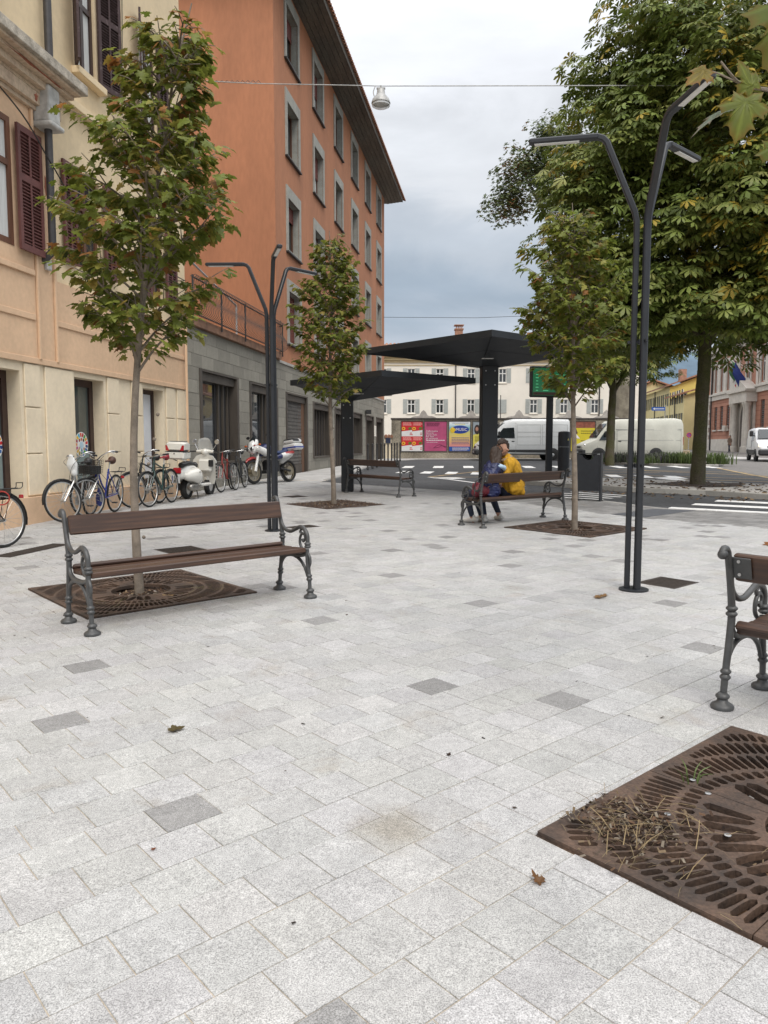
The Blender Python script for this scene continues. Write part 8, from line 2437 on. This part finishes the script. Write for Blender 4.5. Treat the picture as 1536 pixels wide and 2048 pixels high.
blob('side_panel', [([(.60, -.16, .74), (.25, -.17, .80), (-.15, -.13, .88)], [.07, .10, .06], 1.0), ([(.60, .16, .74), (.25, .17, .80), (-.15, .13, .88)], [.07, .10, .06], 1.0)], [m_mw, m_mr, m_mb], t, .016, 4, pick=lambda c: 1 if c.z > .84 and c.x < .3 else (2 if c.x > .45 else 0))
blob('rear_cowl', [([(.30, 0, .66), (0, 0, .78), (-.25, 0, .88)], [.11, .10, .07], 1.2)], m_mw, t, .016, 4)
b = MB(); b.cbox((.75, 0, .50), (.50, .34, .38), .06); b.cbox((.95, 0, .34), (.34, .28, .10), .03); b.build('engine', m_blk, t, local=True)
b = MB(); b.tube([(.45, .09, .42), (0, .09, .335)], .03, 8); b.tube([(.45, -.09, .42), (0, -.09, .335)], .03, 8); b.tube([(1.28, 0, 1.0), (.55, 0, .62)], .03, 8); b.build('frame', m_blk, t, local=True)
b = MB(); b.tube(catmull([(.95, -.14, .45), (.6, -.19, .32), (.2, -.18, .45), (-.15, -.17, .62)], 4), [.025, .03, .055, .055], 10); b.build('exhaust', m_blk, t, local=True, smooth=50)
b = MB(); b.tube(catmull([(1.10, -.40, 1.16), (1.20, -.20, 1.14), (1.25, 0, 1.10), (1.20, .20, 1.14), (1.10, .40, 1.16)], 4), .013, 7); hbm = b.build('handlebar', m_blk, t, local=True, smooth=50)
for s_ in (-1, 1):
    b = MB(); b.tube([(1.16, s_ * .30, 1.16), (1.20, s_ * .36, 1.34)], .007, 5); b.ball((1.20, s_ * .38, 1.37), (.02, .07, .045), 10, 6); b.build('mirror', m_blk, t, local=True)
    b = MB(); b.tube([(1.45, s_ * .14, 1.10), (1.45, s_ * .24, 1.11)], .008, 5); b.ball((1.45, s_ * .27, 1.11), (.03, .045, .03), 8, 6); b.build('indicator', mat('amber', (.5, .09, .01), .3, .1, 8), t, local=True)
b = MB(); b.cbox((-.36, 0, 1.06), (.44, .50, .20), .04); tb2 = b.build('top_box', m_mw, t, local=True, smooth=40)
b = MB(); b.cbox((-.36, 0, 1.04), (.445, .505, .06), .01); b.build('blue_band', mat('box_blue', (.02, .04, .26), .3, .06, 4, coat=.3), tb2, local=True)
b = MB(); b.cbox((-.35, 0, 1.23), (.41, .46, .15), .05); b.build('lid', m_mw, tb2, local=True, smooth=40)
b = MB(); b.cbox((-.29, 0, 1.25), (.27, .475, .12), .04); b.build('lid_panel', m_blk, tb2, local=True, smooth=40)
b = MB(); b.tube([(.05, -.08, .92), (-.5, -.08, .95)], .012, 6); b.tube([(.05, .08, .92), (-.5, .08, .95)], .012, 6); b.build('carrier', m_blk, t, local=True)
b = MB(); b.tube([(.62, .14, .40), (.58, .32, .02)], .014, 6); b.build('side_stand', m_blk, t, local=True)
hdm = math.atan2(-.84, -.54)
place(t, -3.72 + .54 * 1.55, 21.95 + .84 * 1.55, hdm, .03, R(7))
# ================================================================ PEOPLE
m_skin = mat('skin', (.46, .25, .17), .55, .08, 12)
m_jean = mat('dark_denim', (.018, .024, .045), .85, .2, 30, fine=.15)
m_must = mat('mustard_corduroy', (.56, .30, .018), .85, .10, 9, stretch=(1, 1, .3), bump=.4, bscale=70)
m_navy = mat('navy_quilted', (.012, .018, .075), .42, .2, 10, bump=.5, bscale=28, stretch=(.4, .4, 1.6))
m_lblue = mat('light_blue_panel', (.42, .56, .68), .5, .08, 10)
m_hair1 = mat('dark_brown_hair', (.035, .02, .013), .6, .3, 40, stretch=(6, 6, 1))
m_hair2 = mat('brown_hair', (.036, .020, .012), .65, .35, 30, stretch=(8, 8, .6))
m_shoe = mat('white_trainer', (.62, .60, .56), .6, .08, 10)
m_beige = mat('beige_collar', (.42, .31, .21), .95, .15, 30, bump=.5, bscale=80)
m_maroon = mat('maroon_bag', (.13, .012, .022), .6, .2, 10, bump=.2)

def finger_chains(w, d, up, curl=.5, s=1.0):
    """palm, four bent fingers of unequal length and a thumb, from wrist w along d"""
    d = Vector(d).normalized(); up = Vector(up); sd = d.cross(up).normalized(); up = sd.cross(d).normalized()
    w = Vector(w); c = w + d * .05 * s
    out = [([w, c, w + d * .085 * s], [.027 * s, .036 * s, .034 * s], .5)]
    for i, l_ in enumerate((.065, .075, .072, .055)):
        k = w + d * .085 * s + sd * (i - 1.5) * .019 * s
        m1 = k + d * l_ * .5 * s - up * l_ * .18 * curl * s; e = m1 + d * l_ * .35 * s - up * l_ * .6 * curl * s
        out.append(([k, m1, e], [.0095 * s, .0088 * s, .0075 * s], 1))
    th = w + d * .03 * s - sd * .034 * s
    out.append(([th, th + d * .035 * s - sd * .022 * s, th + d * .065 * s - sd * .026 * s - up * .012], [.012 * s, .011 * s, .009 * s], 1))
    return out

def shoe(t, ankle, d, mt):
    a = Vector(ankle) + Vector((0, 0, -t.matrix_world.translation.z + BENCH_C.translation.z)); d = Vector(d).normalized()
    return blob('shoe', [([a + Vector((0, 0, -.045)) - d * .05, a + Vector((0, 0, -.055)) + d * .06, a + Vector((0, 0, -.068)) + d * .17], [.043, .045, .035], 1.0), ([a + Vector((0, 0, .0)), a + Vector((0, 0, -.05))], [.036, .042], 1)], mt, t, .011, 3)

bench_jeans = lambda c: 1 if (.165 < c.z < .62) else 0
man = thing('person', 'person in mustard yellow jacket with beige collar kissing the person in navy on the bench', 'person', (0, 0, 0), 'kissing couple on the bench')
man.matrix_world = BENCH_C @ Matrix.Translation((-.12, 0, -.033))
body = [([(.03, .0, .56), (.02, .0, .75), (-.02, .01, .95), (-.05, .02, 1.06)], [.145, .135, .15, .10], .82), ([(-.06, .02, 1.06), (-.10, .03, 1.18)], [.058, .054], 1),
        ([(-.105, .03, 1.20), (-.12, .03, 1.245), (-.12, .03, 1.285)], [.078, .092, .082], .9), ([(-.15, .03, 1.19), (-.185, .03, 1.175)], [.055, .038], .9), ([(-.205, .03, 1.245), (-.228, .03, 1.218)], [.012, .016], 1),
        ([(-.105, -.055, 1.245), (-.09, -.072, 1.225)], [.014, .018], .6), ([(-.11, -.13, 1.02), (-.27, -.105, .80), (-.52, -.085, .67)], [.06, .048, .032], 1), ([(.0, .17, 1.02), (-.16, .25, .86), (-.34, .2, .92)], [.06, .048, .032], 1),
        ([(.06, .05, .55), (.04, .30, .57), (.06, .50, .52), (.10, .44, .30), (.13, .35, .10)], [.095, .085, .065, .055, .04], 1), ([(-.08, .05, .55), (-.13, .28, .56), (-.20, .46, .51), (-.25, .38, .30), (-.30, .27, .10)], [.095, .085, .065, .055, .04], 1)]
body += finger_chains((-.52, -.085, .67), (-1, .1, -.1), (0, -1, .2), .5)
blob('body', body, [m_skin, m_jean], man, .0095, 4, pick=bench_jeans)
blob('jacket', [([(.04, -.02, .655), (.04, -.02, .72), (.03, -.01, .84), (-.01, .0, .97), (-.05, .01, 1.06)], [.195, .195, .19, .19, .115], .84), ([(-.13, -.12, 1.0), (0, -.02, 1.02), (.09, .09, 1.0)], [.09, .11, .09], 1), ([(.06, -.03, .54), (.05, -.03, .66)], [.085, .15], 1.2), ([(-.10, -.12, 1.02), (-.26, -.105, .81), (-.50, -.085, .675)], [.088, .072, .056], 1), ([(-.01, .16, 1.03), (-.16, .25, .86), (-.31, .21, .91)], [.085, .070, .05], 1),
                ([(.13, -.12, .54), (.12, -.10, .66)], [.065, .07], .8)], m_must, man, .012, 3, fold=.012)
b = MB(); b.tube([(-.065 + .078 * math.cos(a), .02 + .085 * math.sin(a), 1.10 - .055 * math.cos(a) * -.6 - .012) for a in np.linspace(0, 2 * math.pi, 18, endpoint=False)], .034, 8, closed=True, flat=1.1); b.build('collar', m_beige, man, local=True, smooth=70)
blob('hair', [([(-.165, .03, 1.335), (-.11, .03, 1.345), (-.05, .03, 1.30), (-.035, .03, 1.215)], [.045, .07, .072, .05], 1.1), ([(-.19, .02, 1.325), (-.15, .0, 1.345)], [.03, .045], 1)], m_hair1, man, .011, 2, fold=.008, fscale=(40, 40, 18))
blob('beard', [([(-.11, -.035, 1.185), (-.155, -.028, 1.15), (-.19, .02, 1.14), (-.155, .085, 1.15)], [.022, .032, .032, .028], .8)], mat('brown_beard', (.12, .06, .035), .8, .2, 40), man, .010, 2)
b = MB(); b.ball((-.192, -.022, 1.262), (.008, .010, .006), 8, 6); b.build('eye', m_hair1, man, local=True)
shoe(man, (.13, .35, .10), (.35, 1, 0), m_shoe); shoe(man, (-.30, .27, .10), (.75, .55, 0), m_shoe)

wom = thing('person', 'long haired person in navy quilted jacket seen from behind on the bench', 'person', (0, 0, 0), 'kissing couple on the bench')
wom.matrix_world = BENCH_C @ Matrix.Translation((-.155, 0, -.065))
body = [([(-.43, .0, .56), (-.43, 0, .74), (-.40, .0, .91), (-.38, .01, 1.0)], [.14, .115, .13, .09], .82), ([(-.37, .015, 1.0), (-.325, .02, 1.12)], [.05, .047], 1), ([(-.30, .02, 1.15), (-.29, .02, 1.185), (-.295, .02, 1.22)], [.07, .085, .078], .9),
        ([(-.26, .02, 1.135), (-.235, .02, 1.125)], [.045, .033], .9), ([(-.212, .02, 1.185), (-.192, .02, 1.165)], [.011, .014], 1), ([(-.43, -.13, .96), (-.56, -.13, .76), (-.60, .0, .63)], [.052, .042, .028], 1), ([(-.36, .14, .96), (-.22, .22, .88), (-.05, .2, .93)], [.052, .042, .028], 1),
        ([(-.48, .05, .55), (-.50, .28, .56), (-.48, .45, .51), (-.46, .42, .30), (-.44, .36, .10)], [.09, .08, .06, .05, .036], 1), ([(-.36, .05, .55), (-.35, .28, .56), (-.30, .47, .51), (-.24, .44, .30), (-.20, .40, .10)], [.09, .08, .06, .05, .036], 1)]
body += finger_chains((-.60, .0, .63), (-.2, 1, -.5), (0, .3, 1), .6, .9)
blob('body', body, [m_skin, m_jean], wom, .0095, 4, pick=bench_jeans)
blob('jacket', [([(-.43, -.01, .635), (-.435, -.01, .68), (-.43, -.01, .78), (-.41, .0, .90), (-.385, .01, 1.01)], [.175, .175, .155, .165, .105], .86), ([(-.43, .02, .55), (-.43, .0, .64)], [.09, .15], 1.2), ([(-.45, -.12, .97), (-.59, -.12, .79), (-.625, -.01, .67)], [.098, .085, .058], 1), ([(-.50, -.05, .93), (-.40, -.03, .97), (-.30, -.02, .93)], [.10, .11, .09], 1), ([(-.36, .13, .97), (-.22, .22, .88), (-.08, .21, .92)], [.08, .065, .048], 1),
                ([(-.40, -.06, .99), (-.30, -.10, .95)], [.09, .07], .8)], m_navy, wom, .012, 3, fold=.013, fscale=(9, 9, 16))
blob('shoulder_panel', [([(-.45, -.14, 1.005), (-.38, -.155, 1.005), (-.28, -.14, .975)], [.05, .062, .05], .7)], m_lblue, wom, .011, 2)
blob('hair', [([(-.265, .02, 1.255), (-.31, .015, 1.258), (-.35, .0, 1.20), (-.375, -.02, 1.11), (-.42, -.05, 1.03), (-.47, -.09, .97)], [.05, .066, .078, .07, .052, .035], 1.05), ([(-.28, -.05, 1.22), (-.33, -.075, 1.13), (-.40, -.12, 1.05), (-.49, -.16, .98)], [.045, .05, .045, .026], .9)], m_hair2, wom, .011, 2, fold=.008, fscale=(45, 45, 8))
b = MB(); b.tube(catmull([(-.235, -.07, 1.235), (-.255, -.06, 1.30), (-.265, .02, 1.335), (-.255, .10, 1.30)], 4), .007, 6); b.build('hair_band', m_hair1, wom, local=True)
b = MB(); b.tube(catmull([(-.39, -.155, 1.06), (-.36, -.18, .95), (-.40, -.175, .80)], 4), .006, 5); b.build('drawstring', m_hair1, wom, local=True)
shoe(wom, (-.44, .36, .10), (-.35, 1, 0), m_shoe); shoe(wom, (-.20, .40, .10), (-.1, 1, 0), m_shoe)

for pp, k_, z_ in ((man, -.10, .72), (wom, .02, .72)):     # the two lean into each other
    for ch in pp.children:
        for v in ch.data.vertices:
            if v.co.z > z_: v.co.x += k_ * (v.co.z - z_) * (1.0 if pp is wom else min(1, (v.co.z - z_) / .25))
bag = thing('handbag', 'maroon handbag with black straps on the bench end', 'bag', (0, 0, 0)); bag.matrix_world = BENCH_C @ Matrix.Translation((-.06, -.03, -.033))
blob('body', [([(-.85, .0, .575), (-.75, .0, .60), (-.66, .0, .58)], [.085, .12, .09], 1.0), ([(-.86, .02, .65), (-.68, .0, .70)], [.05, .06], .8), ([(-.88, .02, .68), (-.83, .02, .70)], [.035, .035], 1)], m_maroon, bag, .012, 3, fold=.008)
b = MB()
for dy in (-.09, .02): b.tube(catmull([(-.92, dy - .02, .58), (-.88, dy - .04, .74), (-.74, dy - .04, .80), (-.62, dy - .02, .73), (-.58, dy - .02, .58)], 5), .009, 6)
b.tube(catmull([(-.92, -.05, .66), (-.97, -.08, .56), (-.96, -.06, .47), (-.88, -.06, .46)], 5), .008, 6); b.build('strap', m_blk, bag, local=True, smooth=60)

def stroller(label, x, y, hd, h, cols, stride=.18):
    t = thing('person', label, 'person', (0, 0, 0)); k = h / 1.7
    t.matrix_world = Matrix.Translation((x, y, gz(y) - .03)) @ Matrix.Rotation(hd, 4, 'Z') @ Matrix.Scale(k, 4)
    mats = [mat('coat_' + str(i) + label[:8], c, .85, .15, 8) for i, c in enumerate(cols)] + [m_skin]
    ch = [([(0, 0, .92), (0, 0, 1.15), (0, 0, 1.38)], [.15, .14, .12], .75), ([(0, 0, 1.42), (.01, 0, 1.5)], [.055, .05], 1), ([(.01, 0, 1.55), (.015, 0, 1.62)], [.085, .085], .9), ([(.09, 0, 1.57), (.11, 0, 1.555)], [.014, .014], 1)]
    for s_ in (-1, 1):
        ch.append(([(0, s_ * .16, 1.38), (-.03 * s_, s_ * .21, 1.12), (.08 * s_, s_ * .2, .90)], [.055, .048, .034], 1))
        ch.append(([(0, s_ * .09, .9), (.05 + stride * s_ * .5, s_ * .09, .5), (stride * s_, s_ * .09, .09)], [.10, .07, .045], 1))
        ch.append(([(stride * s_, s_ * .09, .06), (stride * s_ + .16, s_ * .09, .045)], [.045, .035], .9))
        ch += finger_chains((.08 * s_, s_ * .2, .90), (.1, 0, -1), (0, s_, 0), .5)
    blob('body', ch, mats, t, .016, 3, pick=lambda c: 2 if (c.z > 1.46 or (c.z < .93 and abs(c.y) > .165)) else (0 if c.z > .80 else 1))
    blob('coat', [([(0, 0, .82), (0, 0, 1.1), (0, 0, 1.40)], [.19, .17, .14], .78)] + [([(0, s_ * .16, 1.38), (-.03 * s_, s_ * .215, 1.12), (.07 * s_, s_ * .205, .94)], [.07, .06, .045], 1) for s_ in (-1, 1)], mats[0], t, .02, 3)
    blob('hair', [([(.03, 0, 1.68), (-.04, 0, 1.66), (-.06, 0, 1.56), (-.05, 0, 1.44)], [.06, .08, .075, .05], 1)], m_hair1, t, .018, 2)
    return t
stroller('distant person in a brown coat walking past the palazzo', 34.2, 76.0, R(200), 1.66, ((.16, .11, .08), (.03, .035, .06)))
stroller('distant person in dark clothes behind the cream van', 19.55, 51.6, R(180), 1.72, ((.03, .028, .035), (.02, .02, .025)), .06)
b = MB(); b.lathe([(.26, 0), (.32, .25), (.33, .5), (.30, .52)], 14, (20.55, 52.4, gz(52.4))); o = b.build('basket', mat('wicker', (.33, .26, .17), .9, .25, 20, bump=.5, bscale=40), smooth=40); tag(o, 'pale round basket on the ground behind the cream van', 'basket')

# ================================================================ FALLEN LEAVES AND LITTER
def fallen(label, x, y, size, tone, yaw, v=0, curl=1.0):
    V = LEAFS[v][0].copy(); V[:, 2] = -V[:, 2] * curl * .8 + .03 + .10 * np.abs(V[:, 1])
    me = bpy.data.meshes.new('fallen_leaf'); me.from_pydata((V * size).tolist(), [], LEAFS[v][1]); me.materials.append(m_leaf)
    at = me.color_attributes.new('tone', 'FLOAT_COLOR', 'POINT'); at.data.foreach_set('color', np.tile(np.array([*tone, 1.0], dtype=np.float32), len(V)))
    o = bpy.data.objects.new('fallen_leaf', me); COL.objects.link(o)
    o.location = (x, y, gz(y) + .003); o.rotation_euler = (0, 0, yaw)
    tag(o, label, 'leaf', 'leaves fallen on the paving')
fallen('olive maple leaf lying alone on the paving below the empty bench', -1.05, 3.64, .075, (.11, .085, .035), .3)
fallen('curled brown leaf on the paving left of the straw covered grate', .51, 2.36, .045, (.17, .085, .035), 2.2, 1, 2.2)
fallen('tan leaf on the paving near the foot of the right lamp, left one of two', 1.88, 6.70, .10, (.26, .15, .06), .1, 1)
fallen('tan leaf on the paving near the foot of the right lamp, right one of two', 1.99, 6.76, .08, (.22, .12, .05), 2.6, 2)
fallen('small dark leaf fragment on the paving right of centre', .29, 3.35, .022, (.05, .03, .02), 1.0, 0, 2)
fallen('tiny reddish leaf fragment at the lower left', -.81, 2.56, .016, (.2, .07, .03), 1.0, 2)
fallen('orange-brown leaf on the far paving at the right edge', 5.0, 9.9, .22, (.28, .12, .04), .2, 1)
fallen('brown leaf lying on the grate below the straw', 1.55, 2.45, .11, (.16, .07, .035), 1.6, 1, 1.6)
fallen('pale brown leaf lying on the grate behind the empty bench', -1.95, 6.70, .10, (.30, .20, .10), .9, 2)
def litter(name, label, pts, size, tones, tilt=.25):
    n = len(pts); P = np.array([(x, y, gz(y) + .004 + d) for x, y, d in pts])
    o = scatter(name, chip_v, chip_f, P, rand_rot(n, tilt), rng.uniform(size[0], size[1], n), np.array(tones)[rng.choice(len(tones), n)] * rng.uniform(.7, 1.2, (n, 1)), m_chip)
    return tag(o, label, 'litter', kind='stuff')
litter('soil_crumbs', 'dark soil crumbs scattered on the paving beside the grate', [(-2.75 + rng.normal(0, .28), 5.95 + rng.normal(0, .25), 0) for _ in range(26)] + [(rng.uniform(-2, 3), rng.uniform(2, 8), 0) for _ in range(34)], (.008, .026), [(.03, .022, .016), (.06, .04, .025)])
pts = []
while len(pts) < 420:
    x, y = rng.uniform(4.5, 12), rng.uniform(15, 24.5)
    if inside(ISL, x, y) and rng.random() < math.exp(-((x - 8.5) ** 2 + (y - 20.5) ** 2) / 14): pts.append((x, y, .09))
for _ in range(220):
    x = rng.uniform(5, 10); y = 22.3 - 1.02 * (x - 4.3) * .9 - rng.uniform(.2, 2.4); pts.append((x, y, -.03))
litter('leaf_litter', 'brown chestnut leaf litter strewn over the traffic island and kerb', pts, (.04, .15), [(.16, .10, .05), (.10, .06, .035), (.24, .16, .08), (.06, .045, .03)])
b_ = sheet('tree_pit_soil', [(8.55 + (1.25 + .25 * math.sin(a * 5)) * math.cos(a), 20.75 + (.95 + .2 * math.cos(a * 4)) * math.sin(a)) for a in np.linspace(0, 2 * math.pi, 22, endpoint=False)], .098, m_soil, parent=None)
